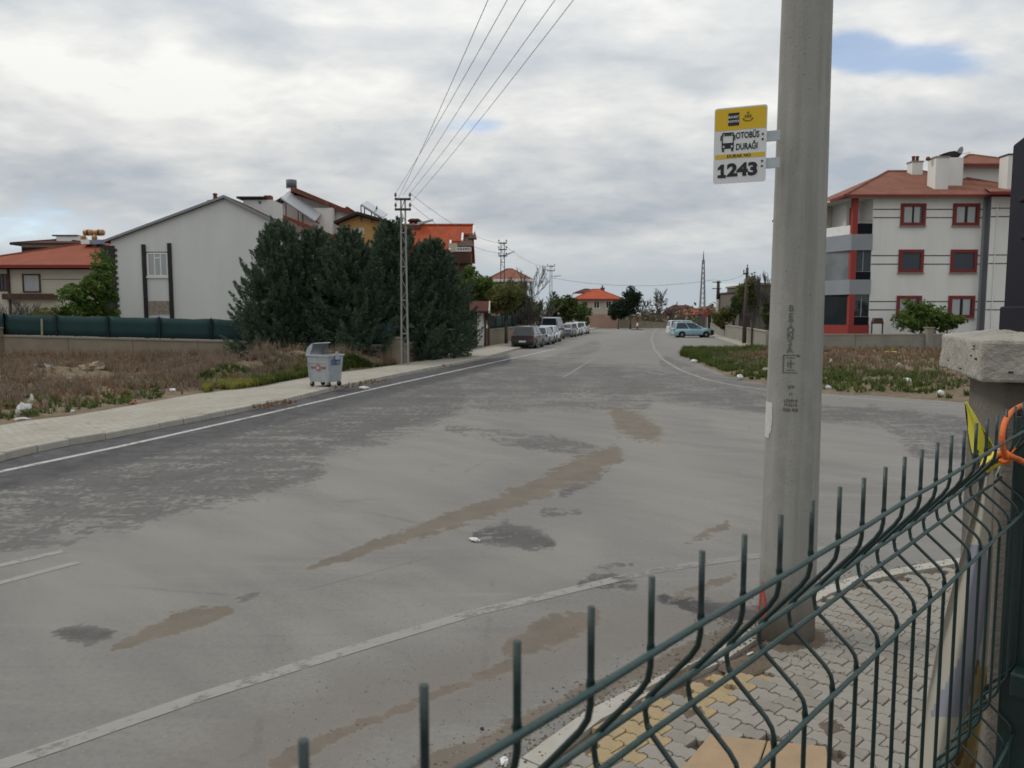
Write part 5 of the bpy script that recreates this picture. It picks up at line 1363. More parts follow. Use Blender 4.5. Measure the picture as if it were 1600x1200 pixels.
T('shrub', 'low leafy bush beside the blossoming one, half behind the wall pier', 'shrub', (at_depth(1482, 52.2), 52.2, 0), 2.8, 1.2, .8, 1.9, 1300, .12, 'leaf_green', nclump=18, ry=.7)
# far belt of bare scrub and gardens that reads as one mass
Q = []
for k in range(520):
    a = RNG.uniform(-.62, .62); Yd = RNG.uniform(150, 330); hh = RNG.uniform(1.5, 5.2) * (1 if abs(a) > .05 else .9)
    Q.append(leaf_quads(np.array([a * Yd, Yd, hh * .45]), None, .42, 60, (RNG.uniform(2, 5), 2.5, hh * .55)))
Q = np.concatenate(Q); k = np.arange(len(Q)) * 4
stuff(np_mesh('far_scrub', Q.reshape(-1, 3), np.stack([k, k + 1, k + 2, k + 3], -1), M['leaf_brown']))
# ------------------------------------------------------------------ houses
class House:
    def __init__(s, name, label, cat, x, Y, rz=0.0):
        s.o = Vector((x, Y, 0)); s.Y = Y; s.rz = rz
        s.root = thing(name, label, cat, s.o, rz)
    def lx(s, px, dY=0.0): return P(px, 500, s.Y + dY).x - s.o.x
    def lz(s, py, dY=0.0): return P(800, py, s.Y + dY).z
    def box(s, name, x0, x1, y0, y1, z0, z1, m, parent=None, bevel=0, label=None):
        return part(name, MB().box(x0, x1, y0, y1, z0, z1), M[m], parent or s.root, bevel=bevel, label=label)
    def window(s, x0, x1, z0, z1, y, fm='white_trim', pm='glass', fw=.09, proud=.07, mull=1, curtain=None, sill=None, label=None):
        """frame proud of the wall at y (wall faces -y), pane set back in it, mullions, curtain halves"""
        mb = MB(); a = y - proud
        mb.box(x0, x0 + fw, a, y + .01, z0, z1); mb.box(x1 - fw, x1, a, y + .01, z0, z1); mb.box(x0 + fw, x1 - fw, a, y + .01, z1 - fw, z1); mb.box(x0 + fw, x1 - fw, a, y + .01, z0, z0 + fw)
        f = part('window', mb, M[fm], s.root)
        if label: f['label'] = label
        part('pane', MB().box(x0 + fw, x1 - fw, y - .022, y + .004, z0 + fw, z1 - fw), M[pm], f)
        iw = (x1 - x0 - 2 * fw)
        sash = M['dark_trim'] if fm != 'white_trim' else M['white_trim']
        for k in range(mull):
            c = x0 + fw + iw * (k + 1) / (mull + 1)
            part('mullion', MB().box(c - .035, c + .035, a + .02, y - .023, z0 + fw, z1 - fw), sash, f)
        if curtain:
            for c0, c1 in curtain: part('curtain', MB().box(x0 + fw + iw * c0, x0 + fw + iw * c1, y - .030, y - .0235, z0 + fw + .02, z1 - fw - .02), M['curtain'], f)
        if sill: part('sill', MB().box(x0 - .06, x1 + .06, y - proud - .08, y, z0 - .06, z0 - .002), M[sill], f)
        return f
    def hip(s, x0, x1, y0, y1, z0, zr, inset, m, th=.16, over=.5, parent=None, fascia='red_trim', name='roof'):
        x0, x1, y0, y1 = x0 - over, x1 + over, y0 - over, y1 + over
        ym = (y0 + y1) / 2
        v = [(x0, y0, z0), (x1, y0, z0), (x1, y1, z0), (x0, y1, z0), (x0 + inset, ym, zr), (x1 - inset, ym, zr)]
        fs = [(0, 1, 5, 4), (1, 2, 5), (2, 3, 4, 5), (3, 0, 4), (3, 2, 1, 0)]
        r_ = part(name, MB().add(v, fs), M[m], parent or s.root)
        mb = MB(); mb.box(x0 - .02, x1 + .02, y0 - .03, y0 - .004, z0 - th, z0 + .05); mb.box(x0 - .03, x0 - .004, y0 - .004, y1, z0 - th, z0 + .05); mb.box(x1 + .004, x1 + .03, y0 - .004, y1, z0 - th, z0 + .05)
        part('fascia', mb, M[fascia], r_)
        rc_ = MB().tube([v[4], v[5]], .11, 6)
        for a, b2 in ((0, 4), (1, 5)): rc_.tube([v[a], v[b2]], .10, 6)
        part('ridge_tiles', rc_, M[m], r_)
        return r_
    def gable(s, x0, x1, y0, y1, z0, xr, zr, m, th=.14, over=.3, side=.3, name='roof', parent=None, board='dark_trim'):
        """two slopes falling to x0 and x1 from a ridge at xr that runs away from the viewer"""
        r_ = None
        kl = (zr - z0) / (xr - x0); kr = (zr - z0) / (x1 - xr)
        a = (x0 - side, z0 - kl * side); c = (x1 + side, z0 - kr * side)
        poly = [(a[0], y0 - over, a[1]), (xr, y0 - over, zr), (c[0], y0 - over, c[1]), (c[0], y0 - over, c[1] + th), (xr, y0 - over, zr + th), (a[0], y0 - over, a[1] + th)]
        r_ = part(name, MB().ext(poly, (0, y1 - y0 + 2 * over, 0)), M[m], parent or s.root)
        pb = [(p[0], y0 - over - .03, p[2] - .03) for p in poly[:3]] + [(p[0], y0 - over - .03, p[2] + .03) for p in poly[3:]]
        part('barge_board', MB().ext(pb, (0, .028, 0)), M[board], r_)
        return r_
    def gwall(s, x0, x1, y0, y1, z0, ze, xr, zr, m, name='wall'):
        return part(name, MB().ext([(x0, y0, z0), (x1, y0, z0), (x1, y0, ze), (xr, y0, zr), (x0, y0, ze)], (0, y1 - y0, 0)), M[m], s.root)
    def chimney(s, x, y, z0, z1, w_=.5, d_=.5, m='plaster_white', cm='roof_dark', pots=1, pm='chimney_red', parent=None):
        c = part('chimney', MB().box(x - w_ / 2, x + w_ / 2, y - d_ / 2, y + d_ / 2, z0, z1), M[m], parent or s.root)
        part('chimney_cap', MB().box(x - w_ / 2 - .06, x + w_ / 2 + .06, y - d_ / 2 - .06, y + d_ / 2 + .06, z1, z1 + .09), M[cm], c)
        for k in range(pots):
            q = x + (k - (pots - 1) / 2) * .3
            part('chimney_pot', MB().lathe([(.10, z1 + .09), (.13, z1 + .12), (.11, z1 + .42), (.15, z1 + .44), (.15, z1 + .5), (0, z1 + .55)], 10, Matrix.Translation((q, y, 0))), M[pm], c, True)
        return c
    def solar(s, xa, za, xb, zb, y0, y1, rise=.5):
        """tilted collector seen edge-on: rises from (xb, zb) to (xa, za)"""
        d = Vector((xb - xa, 0, zb - za)); n = Vector((-d.z, 0, d.x)).normalized() * .10
        if n.z < 0: n = -n
        rt = part('solar_panel', MB().ext([(xa, y0, za), (xb, y0, zb), (xb + n.x, y0, zb + n.z), (xa + n.x, y0, za + n.z)], (.15, y1 - y0, rise)), M['panel_solar'], s.root)
        zl = min(za, zb)
        for yy in (y0 + .1, y1 - .1):
            for a, c in (((xa, yy, za), (xb, yy, zb)), ((xa, yy, za), (xa, yy, zl - .2)), (((xa + xb) / 2, yy, (za + zb) / 2), ((xa + xb) / 2, yy, zl - .3))):
                part('frame_bar', MB().tube([a, c], .045, 5), M['steel_dark'], rt)
        return rt

# --- white house with the blank gable
h = House('gable_house', 'large white house with a blank gable end and one framed window', 'house', P(358, 500, 46).x, 46)
L, X = h.lz, h.lx
x0, x1, ze, zr = X(176), X(545), L(376), L(309)
zer = L(402)
wl = part('wall', MB().ext([(x0 + .1, 0, -.3), (x1, 0, -.3), (x1, 0, zer), (0, 0, zr - .02), (x0 + .1, 0, ze)], (0, 13, 0)), M['plaster'], h.root)
def slope(hh, xa, za, xb, zb, y0, y1, m, th=.13, name='roof'):
    return part(name, MB().ext([(xa, y0, za), (xb, y0, zb), (xb, y0, zb + th), (xa, y0, za + th)], (0, y1 - y0, 0)), M[m], hh.root)
slope(h, x0 - .25, ze - .12, 0, zr, -.22, 13.2, 'roof_dark', .13)
slope(h, 0.0, zr, x1 + .5, zer - .2, -.22, 13.2, 'roof_dark', .13)
mb = MB(); mb.ext([(x0 - .27, -.25, ze - .15), (0, -.25, zr - .03), (0, -.25, zr + .10), (x0 - .27, -.25, ze - .02)], (0, .028, 0)); mb.ext([(0, -.25, zr - .03), (x1 + .5, -.25, zer - .23), (x1 + .5, -.25, zer - .10), (0, -.25, zr + .10)], (0, .028, 0))
part('verge_trim', mb, M['grey_trim'], h.root)
# dark clad corner with toothed quoins
qx0, qx1 = X(163), X(184.5)
h.box('corner_cladding', qx0, qx1, -.06, 1.2, -.2, L(384), 'dark_stone')
nq = 26; zt = L(384); zq0 = L(497)
for k in range(nq):
    if k % 2 == 0:
        za = zq0 + (zt - zq0) * k / nq; h.box('quoin_stone', qx1 - .02, qx1 + random.uniform(.09, .15), -.085, .1, za + .01, za + (zt - zq0) / nq - .01, 'dark_stone')
for k in range(14):
    za = zq0 + (zt - zq0) * k / 14
    h.box('cladding_stone', qx0 + .04 + .1 * (k % 2), qx1 - .04, -.075 - random.uniform(0, .012), -.055, za + .012, za + (zt - zq0) / 14 - .012, 'dark_stone')
# framed strip with the window and the stone panel
bx0, bx1, bx2, bx3 = X(227), X(232.5), X(267), X(272.5)
h.box('dark_pilaster', bx0, bx1, -.12, .02, -.2, L(382), 'dark_trim'); h.box('dark_pilaster', bx2, bx3, -.12, .02, -.2, L(380), 'dark_trim')
h.box('lintel_strip', bx1, bx2, -.05, .02, L(395), L(393.5), 'dark_trim')
h.box('sill_strip', bx1, bx2, -.09, .02, L(434.5), L(432), 'white_trim')
f = h.window(X(234.5), X(266), L(431.5), L(395), 0, 'white_trim', 'glass', .08, .05, 2, [(0.02, .30), (.36, .64), (.70, .98)])
part('mullion', MB().box(X(246), X(254.5), -.045, -.0235, L(404), L(402)), M['white_trim'], f)
zz0, zz1 = L(491), L(470)
rows = 5
for r_ in range(rows):
    xa = bx1 + .02
    while xa < bx2 - .12:
        w_ = random.uniform(.28, .55); xb = min(xa + w_, bx2 - .02)
        h.box('cladding_stone', xa, xb - .02, -.05 - random.uniform(0, .02), .02, zz0 + (zz1 - zz0) * r_ / rows + .012, zz0 + (zz1 - zz0) * (r_ + 1) / rows - .008, 'stone_clad'); xa = xb
# chimneys and roof box near the ridge
h.chimney(X(329), 1.4, L(330), L(310.5), .62, .6, 'plaster', 'plaster', 1)
c = h.box('chimney', X(366), X(414), 2.2, 4.2, L(345), L(303.5), 'plaster'); part('chimney_cap', MB().box(X(357), X(404), 2.0, 4.4, L(301.8), L(298.6)), M['dark_trim'], c)
part('chimney_pot', MB().box(X(398), X(409), 2.4, 2.9, L(303.5), L(295.5)), M['chimney_red'], c)
part('vent', MB().box(X(391), X(395), 2.17, 2.2, L(310), L(305.5)), M['grey_strip'], c)

# --- red roofed house at the edge of the view
h = House('red_roofed_house', 'low house with a broad red roof and a dark attic behind leafy trees', 'house', P(60, 500, 56).x, 56)
L, X = h.lz, h.lx
xa, xb = X(-55), X(330)
h.box('wall', xa, xb, 0, 9, -.2, L(421), 'plaster_cream')
ov = .9
h.hip(xa, xb, 0, 9, L(416), L(374.5, 4.5), 9.4, 'roof_red', .18, ov)
h.window(X(39), X(67), L(457), L(428), 0, 'wood_brown', 'curtain', .10, .07, 0)
h.window(X(2), X(16), L(455), L(428), 0, 'wood_brown', 'glass', .10, .07, 1)
h.box('timber_post', X(17), X(19.5), -.14, .02, .2, L(421), 'wood_brown')
h.box('balcony_beam', X(12), X(92), -.5, .02, L(468), L(461), 'wood_brown')
h.box('balcony_rail', X(12), X(92), -.5, -.42, L(461), L(459), 'wood_brown')
h.box('wall_groove', X(69), X(130), -.012, .004, L(437), L(436), 'groove')
at = h.box('attic_wall', X(40, 8.6), X(138, 8.6), 8.6, 12, L(425), L(381, 8.6), 'plaster_white')
h.box('attic_cladding', X(40, 8.5), X(82, 8.5), 8.5, 8.58, L(425), L(386.5, 8.5), 'dark_trim')
h.hip(X(38, 8.4), X(142, 8.4), 8.4, 12, L(381, 8.4), L(372.5, 10), 4.0, 'roof_dark', .12, .5, fascia='dark_trim')
h.box('roof_slab', X(95, 9), X(133, 9), 9, 10, L(377, 9), L(368.8, 9), 'white_trim'); h.box('roof_slab', X(88, 8.9), X(127, 8.9), 8.9, 10.1, L(368.8, 9), L(367.0, 9), 'dark_trim')
for px in (142, 159):
    rt = Matrix.Rotation(math.pi / 2, 4, 'Y')
    hm = part('water_heater', MB().lathe([(0, -.36), (.20, -.34), (.23, -.28), (.23, .28), (.20, .34), (0, .36)], 14, Matrix.Translation((X(px + 3, 3), 3.0, L(363.5, 3))) @ rt), M['tank_orange'], h.root, True)
    part('tank_band', MB().lathe([(.235, -.06), (.24, -.06), (.24, .06), (.235, .06)], 14, Matrix.Translation((X(px + 3, 3), 3.0, L(363.5, 3))) @ rt), M['plastic_black'], hm)
    part('tank_stand', MB().box(X(px - 5, 3), X(px + 8, 3), 2.6, 3.4, L(382, 3), L(375, 3)), M['tank_blue' if px > 150 else 'white_trim'], hm)
    part('cistern', MB().lathe([(0, 0), (.17, 0), (.19, .08), (.19, .26), (.10, .32), (0, .33)], 12, Matrix.Translation((X(px - 3, 3), 2.8, L(375, 3)))), M['tank_orange'], hm, True)

# --- white house with the tall round chimney
h = House('chimney_house', 'white house with red verges and a tall round chimney behind the blank gable', 'house', P(468, 500, 64).x, 64)
L, X = h.lz, h.lx
h.gwall(X(418), X(555), 0, 10, -.2, L(333), 0, L(305), 'plaster_white')
slope(h, X(414), L(334), 0, L(301), -.5, 10.5, 'roof_dark', .22); slope(h, 0, L(301), X(562), L(341), -.5, 10.5, 'roof_brown', .35)
slope(h, 0, L(303), X(520), L(324), -1.6, -.55, 'roof_brown', .3, 'canopy_roof')
h.box('porch_wall', X(480), X(528), -1.2, -.02, L(372), L(328), 'plaster_white')
c = part('chimney', MB().lathe([(.40, L(330)), (.40, L(291)), (0, L(291))], 18, Matrix.Translation((X(455.5), 1.0, 0))), M['white_trim'], h.root, True)
part('chimney_cap', MB().lathe([(.41, L(291.0)), (.43, L(291.0)), (.43, L(278)), (0, L(277.5))], 18, Matrix.Translation((X(455.5), 1.0, 0))), M['grey_strip'], c, True)
part('lean_to_roof', MB().ext([(X(412), -3.2, L(322)), (X(545), -3.2, L(376)), (X(545), -3.2, L(381)), (X(412), -3.2, L(327))], (0, 3.0, 0)), M['roof_red'], h.root)
h.solar(X(458), L(318), X(508), L(352), -2.6, -1.1, .75)
h.chimney(X(540), 2.0, L(345), L(327), .9, .9, 'chimney_red', 'roof_dark', 0)
part('chimney_hood', MB().ext([(X(530), 1.4, L(325)), (X(550), 1.4, L(325)), (X(540), 1.4, L(318.5))], (0, 1.2, 0)), M['chimney_red'], h.root)

# --- yellow house
h = House('yellow_house', 'ochre yellow house with a solar collector peeking over the conifers', 'house', P(567, 500, 60).x, 60)
L, X = h.lz, h.lx
h.gwall(X(533), X(606), 0, 8, -.2, L(349), X(563), L(337), 'plaster_yellow')
h.gable(X(533), X(606), 0, 8, L(348), X(563), L(335.5), 'roof_dark', .16, .5, .3)
h.solar(X(568), L(321), X(600), L(342), -.3, 1.3, .45)
part('vane', MB().ext([(X(588), .4, L(326)), (X(591), .4, L(326)), (X(590.5), .4, L(319))], (0, .12, 0)), M['steel_dark'], h.root)
h.box('window_trim', X(556), X(572), -.05, .01, L(366), L(356), 'plaster_cream')

# --- orange roof with stepped verge and balcony
h = House('orange_roofed_house', 'house with a bright orange tiled roof, stepped verges and a balcony', 'house', P(650, 500, 62).x, 62)
L, X = h.lz, h.lx
zr, z1_, z2_, z3_ = L(342), L(358), L(372), L(389)
xR = X(732)
k_ = 1.05
def roof_piece(xa, xb, za, zb, ya, yb, nm='roof'):
    return part(nm, MB().ext([(xa, ya, za), (xa, yb, zb), (xa, yb, zb + .18), (xa, ya, za + .18)], (xb - xa, 0, 0)), M['roof_orange'], h.root)
ysl = lambda z: 6.0 - (zr - z) * k_ * 1.15
roof_piece(X(585), X(734), z1_, zr, ysl(z1_), ysl(zr)); roof_piece(X(585), X(716), z2_, z1_, ysl(z2_), ysl(z1_)); roof_piece(X(585), X(697), z3_, z2_, ysl(z3_), ysl(z2_)); roof_piece(X(585), X(684), L(400), z3_, ysl(L(400)), ysl(z3_))
roof_piece(X(585), X(734), L(400), zr, 6.0 + (zr - L(400)) * k_ * 1.15, 6.0, 'rear_roof')
part('ridge_tiles', MB().tube([(X(585), 6.0, zr + .2), (X(735), 6.0, zr + .2)], .13, 6), M['roof_orange'], h.root)
for xa, za, zb in ((734, z1_, zr), (716, z2_, z1_), (697, z3_, z2_)):
    part('barge_board', MB().ext([(X(xa) + .002, ysl(za) - .05, za - .10), (X(xa) + .002, ysl(zb) - .05, zb - .10), (X(xa) + .002, ysl(zb) - .05, zb + .24), (X(xa) + .002, ysl(za) - .05, za + .24)], (.16, 0, 0)), M['white_trim'], h.root)
part('gable_hood', MB().ext([(X(727), 4.4, L(364)), (X(741), 4.4, L(364)), (X(735.5), 5.9, L(343.5)), (X(731), 5.9, L(343.5))], (0, 1.2, 0)), M['wood_brown'], h.root)
part('gable_hood', MB().ext([(X(713), 3.2, L(379)), (X(737), 3.2, L(379)), (X(732), 5.0, L(360)), (X(717), 5.0, L(360))], (0, 1.4, 0)), M['wood_brown'], h.root)
h.box('wall', X(588), X(695), 2.5, 11, -.2, L(398), 'plaster_cream'); h.box('wall', X(692), X(728), 4.2, 11, -.2, L(372), 'plaster_pink')
h.box('wall_corner', X(697), X(710), 3.2, 4.1, L(392), L(374), 'plaster_cream')
bal = h.box('balcony', X(708), X(734), 1.6, 4.2, L(409), L(390.5), 'wood_brown')
part('balcony_soffit', MB().ext([(X(692), 1.7, L(391)), (X(712), 1.7, L(391)), (X(712), 1.7, L(408)), (X(692), 1.7, L(402))], (0, 2.4, 0)), M['wood_brown'], bal)
mb = MB(); mb.box(X(711), X(735), 1.55, 1.62, L(384.6), L(383.4)); mb.box(X(711), X(735), 1.55, 1.62, L(390.3), L(389))
for k in range(10): xk = X(711) + (X(735) - X(711)) * k / 9; mb.box(xk - .025, xk + .025, 1.56, 1.61, L(389), L(384.6))
part('balcony_railing', mb, M['white_trim'], bal)
c = h.box('chimney', X(627), X(646), 5.4, 6.6, L(346), L(336.5), 'chimney_red')
for px in (627.5, 634.5, 641.5): part('chimney_post', MB().box(X(px), X(px + 3.6), 5.5, 6.5, L(336.5), L(332.5)), M['chimney_red'], c)
part('chimney_hood', MB().ext([(X(624.5), 5.2, L(332.5)), (X(648.5), 5.2, L(332.5)), (X(643.5), 5.2, L(328.8)), (X(630), 5.2, L(328.8))], (0, 1.6, 0)), M['chimney_red'], c)

# --- roofed garden gate
h = House('roofed_gate', 'small garden gate with a dark red pitched roof and a pale door', 'gate', P(750, 500, 57).x, 57)
L, X = h.lz, h.lx
part('roof', MB().ext([(X(734), -.9, L(488)), (X(734), .3, L(473)), (X(734), 1.5, L(488)), (X(734), 1.5, L(486)), (X(734), .3, L(470.5)), (X(734), -.9, L(486))], (X(764) - X(734), 0, 0)), M['roof_dark'], h.root)
part('gable_board', MB().ext([(X(764) + .003, -.95, L(489.5)), (X(764) + .003, .3, L(474)), (X(764) + .003, 1.55, L(489.5)), (X(764) + .003, 1.55, L(486)), (X(764) + .003, .3, L(470)), (X(764) + .003, -.95, L(486))], (.08, 0, 0)), M['plaster_cream'], h.root)
h.box('door', X(745.5), X(756), .1, .2, .14, L(489), 'white_trim')
for xa, xb in ((740.5, 745), (756.5, 759.5), (762, 764.5)): h.box('gate_post', X(xa), X(xb), 0, .3, -.1, L(488), 'wood_brown')
h.box('gate_pier', X(736.5), X(740), -.1, .4, -.1, L(508), 'wall_beige'); h.box('gate_side_wall', X(759.5), X(762), .1, .2, -.1, L(513), 'wall_beige')

# --- brown hipped roof
h = House('brown_roofed_house', 'house with a brown hipped roof half hidden by street trees', 'house', P(797, 500, 88).x, 88)
L, X = h.lz, h.lx
h.box('wall', X(768), X(824), 0, 8, -.2, L(436), 'plaster_pink')
h.hip(X(770), X(822), 0, 8, L(437), L(420.5, 4), 2.3, 'roof_brown', .25, .7, fascia='white_trim')
h.window(X(800), X(806), L(468), L(450), 0, 'white_trim', 'glass_sky', .12, .07, 1); h.window(X(780), X(790), L(468), L(450), 0, 'white_trim', 'glass', .12, .07, 1)
# --- small shed and pale annex past the street trees
h = House('garden_shed', 'small cream shed with a white lean-to roof beside the pavement', 'shed', P(838, 500, 100).x, 100)
L, X = h.lz, h.lx
h.box('wall', X(827), X(848), 0, 3, -.1, L(497), 'plaster_cream'); part('roof', MB().ext([(X(825), -.5, L(491)), (X(850), -.5, L(497)), (X(850), -.5, L(495)), (X(825), -.5, L(489))], (0, 4, 0)), M['white_trim'], h.root)
h.box('door_post', X(826), X(829), -.15, -.02, -.1, L(492), 'wood_brown'); h.box('beam', X(829), X(847), -.1, -.02, L(507), L(506), 'wood_brown'); h.box('door', X(841), X(846), -.06, -.004, 0, L(500), 'wood_brown')
h = House('garden_shed', 'plain beige outbuilding just beyond the white roofed shed', 'shed', P(857, 500, 108).x, 108)
L, X = h.lz, h.lx
h.box('wall', X(850), X(866), 0, 4, -.1, L(494), 'plaster_cream'); h.box('roof', X(849), X(867), -.2, 4.2, L(494), L(492.5), 'wall_cap'); h.box('door', X(853), X(857), -.05, -.003, 0, L(503), 'wood_brown')
# --- far house that closes the road
h = House('far_red_house', 'far cream house with a bright red hipped roof closing the road', 'house', P(935, 500, 133).x, 133)
L, X = h.lz, h.lx
h.box('wall', X(900), X(968), 0, 9, 0, L(468), 'plaster_cream')
h.hip(X(903), X(966), 0, 9, L(467.5), L(452, 4.5), 3.8, 'roof_orange', .2, .9)
h.hip(X(905), X(940), 5, 10, L(456), L(449.5), 2.0, 'roof_dark', .2, .4); h.chimney(X(946), 5, L(456), L(449), .7, .7, 'chimney_red', 'roof_dark', 1)
h.window(X(927), X(937), L(482), L(470), 0, 'white_trim', 'glass', .12, .07, 1); h.window(X(910), X(917), L(486), L(472), 0, 'wood_brown', 'glass', .12, .07, 1); h.window(X(946), X(955), L(482), L(470), 0, 'white_trim', 'glass', .12, .07, 1)
h.box('porch', X(919), X(962), -2.2, -.01, 0, L(491), 'plaster_pink')
for px in (903, 908, 913): h.box('porch_post', X(px), X(px + 1.6), -1.5, -1.3, 0, L(495), 'white_trim')
h.box('porch_roof', X(900), X(919), -1.8, -.01, L(495), L(493), 'wall_cap')
# --- flat roofed building behind the receding wall
h = House('flat_roofed_building', 'dull brown flat roofed building behind thin trees beside the concrete pole', 'building', P(1200, 500, 82).x, 82)
L, X = h.lz, h.lx
h.box('wall', X(1184), X(1260), 0, 12, -.2, L(445), 'dark_concrete'); h.box('wall', X(1163), X(1184), 2, 10, -.2, L(456), 'dark_concrete')
h.box('roof_edge', X(1182), X(1262), -.3, 12.3, L(445), L(442), 'wall_beige'); h.box('roof_edge', X(1161), X(1184), 1.8, 10.2, L(456), L(454), 'wood_brown')
h.window(X(1190), X(1199), L(475), L(460), 0, 'wood_brown', 'glass', .12, .07, 1); h.window(X(1206), X(1215), L(475), L(460), 0, 'wood_brown', 'glass', .12, .07, 1)
# --- red gatehouse with a round sign far down the side street
h = House('gatehouse', 'small dark gatehouse with an orange roof past the receding wall', 'shed', P(1116, 500, 112).x, 112)
L, X = h.lz, h.lx
h.box('wall', X(1100), X(1134), 0, 3, 0, L(491), 'dark_stone'); h.box('roof', X(1098), X(1137), -.6, 3.6, L(490.5), L(487), 'roof_brown')
for px in (1104, 1111, 1118, 1125): h.box('column', X(px), X(px + 1.4), -.2, -.02, 0, L(491), 'plaster_cream')
sg = thing('round_sign', 'small red round sign on a short post before the gatehouse', 'sign', (P(1102, 500, 109).x, 109, 0))
part('post', MB().tube([(0, 0, 0), (0, 0, 2.5)], .05, 6), M['steel'], sg); part('disc', MB().lathe([(0, -.03), (.38, -.03), (.38, .03), (0, .03)], 16, Matrix.Translation((0, -.07, 2.35)) @ Matrix.Rotation(math.pi / 2, 4, 'X')), M['red_bright'], sg)
# --- far hamlet roofs
for k, (lab, x, Y, w_, yt, rm, wm) in enumerate((
    ('tiny far house with an orange roof beside the transmission mast', 1082, 240, 8, 482, 'roof_brown', 'plaster_cream'),
    ('tiny far house with a brown roof beyond the bare scrub', 1066, 255, 9, 477, 'roof_dark', 'plaster_pink'),
    ('tiny far pale house just past the transmission mast', 1108, 250, 8, 479, 'roof_brown', 'plaster_white'),
    ('tiny far ochre house above the small gatehouse', 1128, 235, 8, 480, 'roof_red', 'plaster_yellow'),
    ('tiny far house with a red roof nearest the mast foot', 1094, 215, 7, 484, 'roof_red', 'plaster_cream'))):
    h = House('far_house', lab, 'house', P(x, 500, Y).x, Y)
    zt = h.lz(yt)
    h.box('wall', -w_ / 2, w_ / 2, 0, 7, 0, zt - 1.4, wm); h.hip(-w_ / 2, w_ / 2, 0, 7, zt - 1.4, zt, 2.5, rm, .2, .5)
    h.window(-1.8, -.6, zt - 3.3, zt - 2.0, 0, 'white_trim', 'glass', .15, .07, 0); h.window(.6, 1.8, zt - 3.3, zt - 2.0, 0, 'white_trim', 'glass', .15, .07, 0)

# --- apartment block
YA = 56
h = House('apartment_block', 'three storey white apartment block with red framed windows and tiled roof', 'building', P(1357, 500, YA).x, YA)
L, X = h.lz, h.lx
zg = -.2; ze = L(307)
xA, xB, xC, xD = X(1325), X(1357), X(1531), X(1650)
h.box('wall', xB, xC, 0, 14, zg, ze, 'plaster_white')
h.box('wall', xC, xD, -.001 - .6, 14, zg, ze, 'plaster_white')
h.box('wall', xA + .3, xB - .002, 1.7, 14, zg, ze, 'plaster_white')
h.box('corner_strip', xC - .22, xC - .002, -.05, .0, zg, ze - .02, 'grey_trim')
h.box('corner_strip', xC - .004 - .04, xC - .002, -.6, -.051, zg, ze - .02, 'grey_strip')
floors = [(L(337), 0), (L(408), 1), (L(480), 2)]
fl = [(L(318), L(353)), (L(390), L(426)), (L(462), L(497))]
for k, (zt, zb) in enumerate(fl):
    for px0, px1 in ((1399.5, 1438), (1480, 1521)):
        pm, cu, ml = ('glass_blind', None, 0) if k == 1 else ('glass', [(0, .44), (.55, .85)] if px0 < 1450 else [(.05, .42), (.58, .92)], 1)
        h.window(X(px0), X(px1), zb, zt, 0, 'red_trim', pm, .22, .10, ml, cu, 'wall_cap')
    h.window(X(1566), X(1600), zb, zt, -.6, 'red_trim', 'glass', .22, .10, 1)
    for gz in ((zt * .74 + zb * .26), (zt * .37 + zb * .63)):
        for a, c in ((xB + .02, X(1399)), (X(1438.5), X(1479.5)), (X(1521.5), xC - .23)):
            h.box('facade_groove', a, c, -.014, .004, gz - .035, gz + .035, 'groove')
        h.box('facade_groove', xC + .02, X(1565), -.614, -.596, gz - .035, gz + .035, 'groove')
# balcony bay: slabs, corner posts, glazing, side bay that recedes
xs0 = X(1325); yb = .25
xside = xs0 - .55
def bay(name, z0, z1, m, grow=0.0):
    return part(name, MB().prism([(xB - .003, -.10 - grow), (xs0 - grow, -.10 - grow), (xside - 1.15 - grow, 4.0), (xside - 1.15, 7.5), (xs0, 7.5), (xB - .003, 7.5)][::1], z0, z1), M[m], h.root)
bay('balcony_slab', L(391) - 0, L(366), 'grey_trim', .05); bay('balcony_slab', L(460), L(437), 'grey_trim', .05); bay('plinth', zg, L(508), 'red_bright', .05)
bay('balcony_slab', L(310), L(307.5), 'plaster_white', .05)
for (zt, zb) in ((L(310), L(366)), (L(391), L(437)), (L(460), L(508))):
    h.box('corner_post', xs0 - .02, xs0 + .36, -.16, .2, zb, zt, 'red_bright')
    part('corner_post', MB().cbox((xside - 1.05, 3.9, (zb + zt) / 2), (.3, .3, zt - zb)), M['red_bright'], h.root)
# front bay infill
def infill(zb, zt, glass, rail=None, gm='glass'):
    if glass:
        g_ = h.box('glazing', xs0 + .362, xB - .005, .06, .09, zb, zt, gm)
        part('glazing_bar', MB().box((xs0 + .36 + xB) / 2 - .03, (xs0 + .36 + xB) / 2 + .03, .03, .059, zb, zt), M['grey_trim'], g_)
    h.box('balcony_panel', xs0 + .362, xB - .006, -.04, .0, zb, zb + (zt - zb) * (.26 if glass else .3), 'navy_metal')
    h.box('balcony_rail', xs0 + .362, xB - .007, -.06, .02, zb + (zt - zb) * (.27 if glass else .38), zb + (zt - zb) * (.285 if glass else .40), 'steel')
infill(L(366), L(310), False); infill(L(437), L(391), True, gm='glass_blind'); infill(L(508), L(460), True)
h.box('balcony_door', xs0 + .55, xs0 + 1.05, 1.60, 1.69, L(364), L(320), 'red_trim'); h.box('balcony_door', xs0 + 1.1, xs0 + 1.25, 1.62, 1.69, L(364), L(322), 'white_trim')
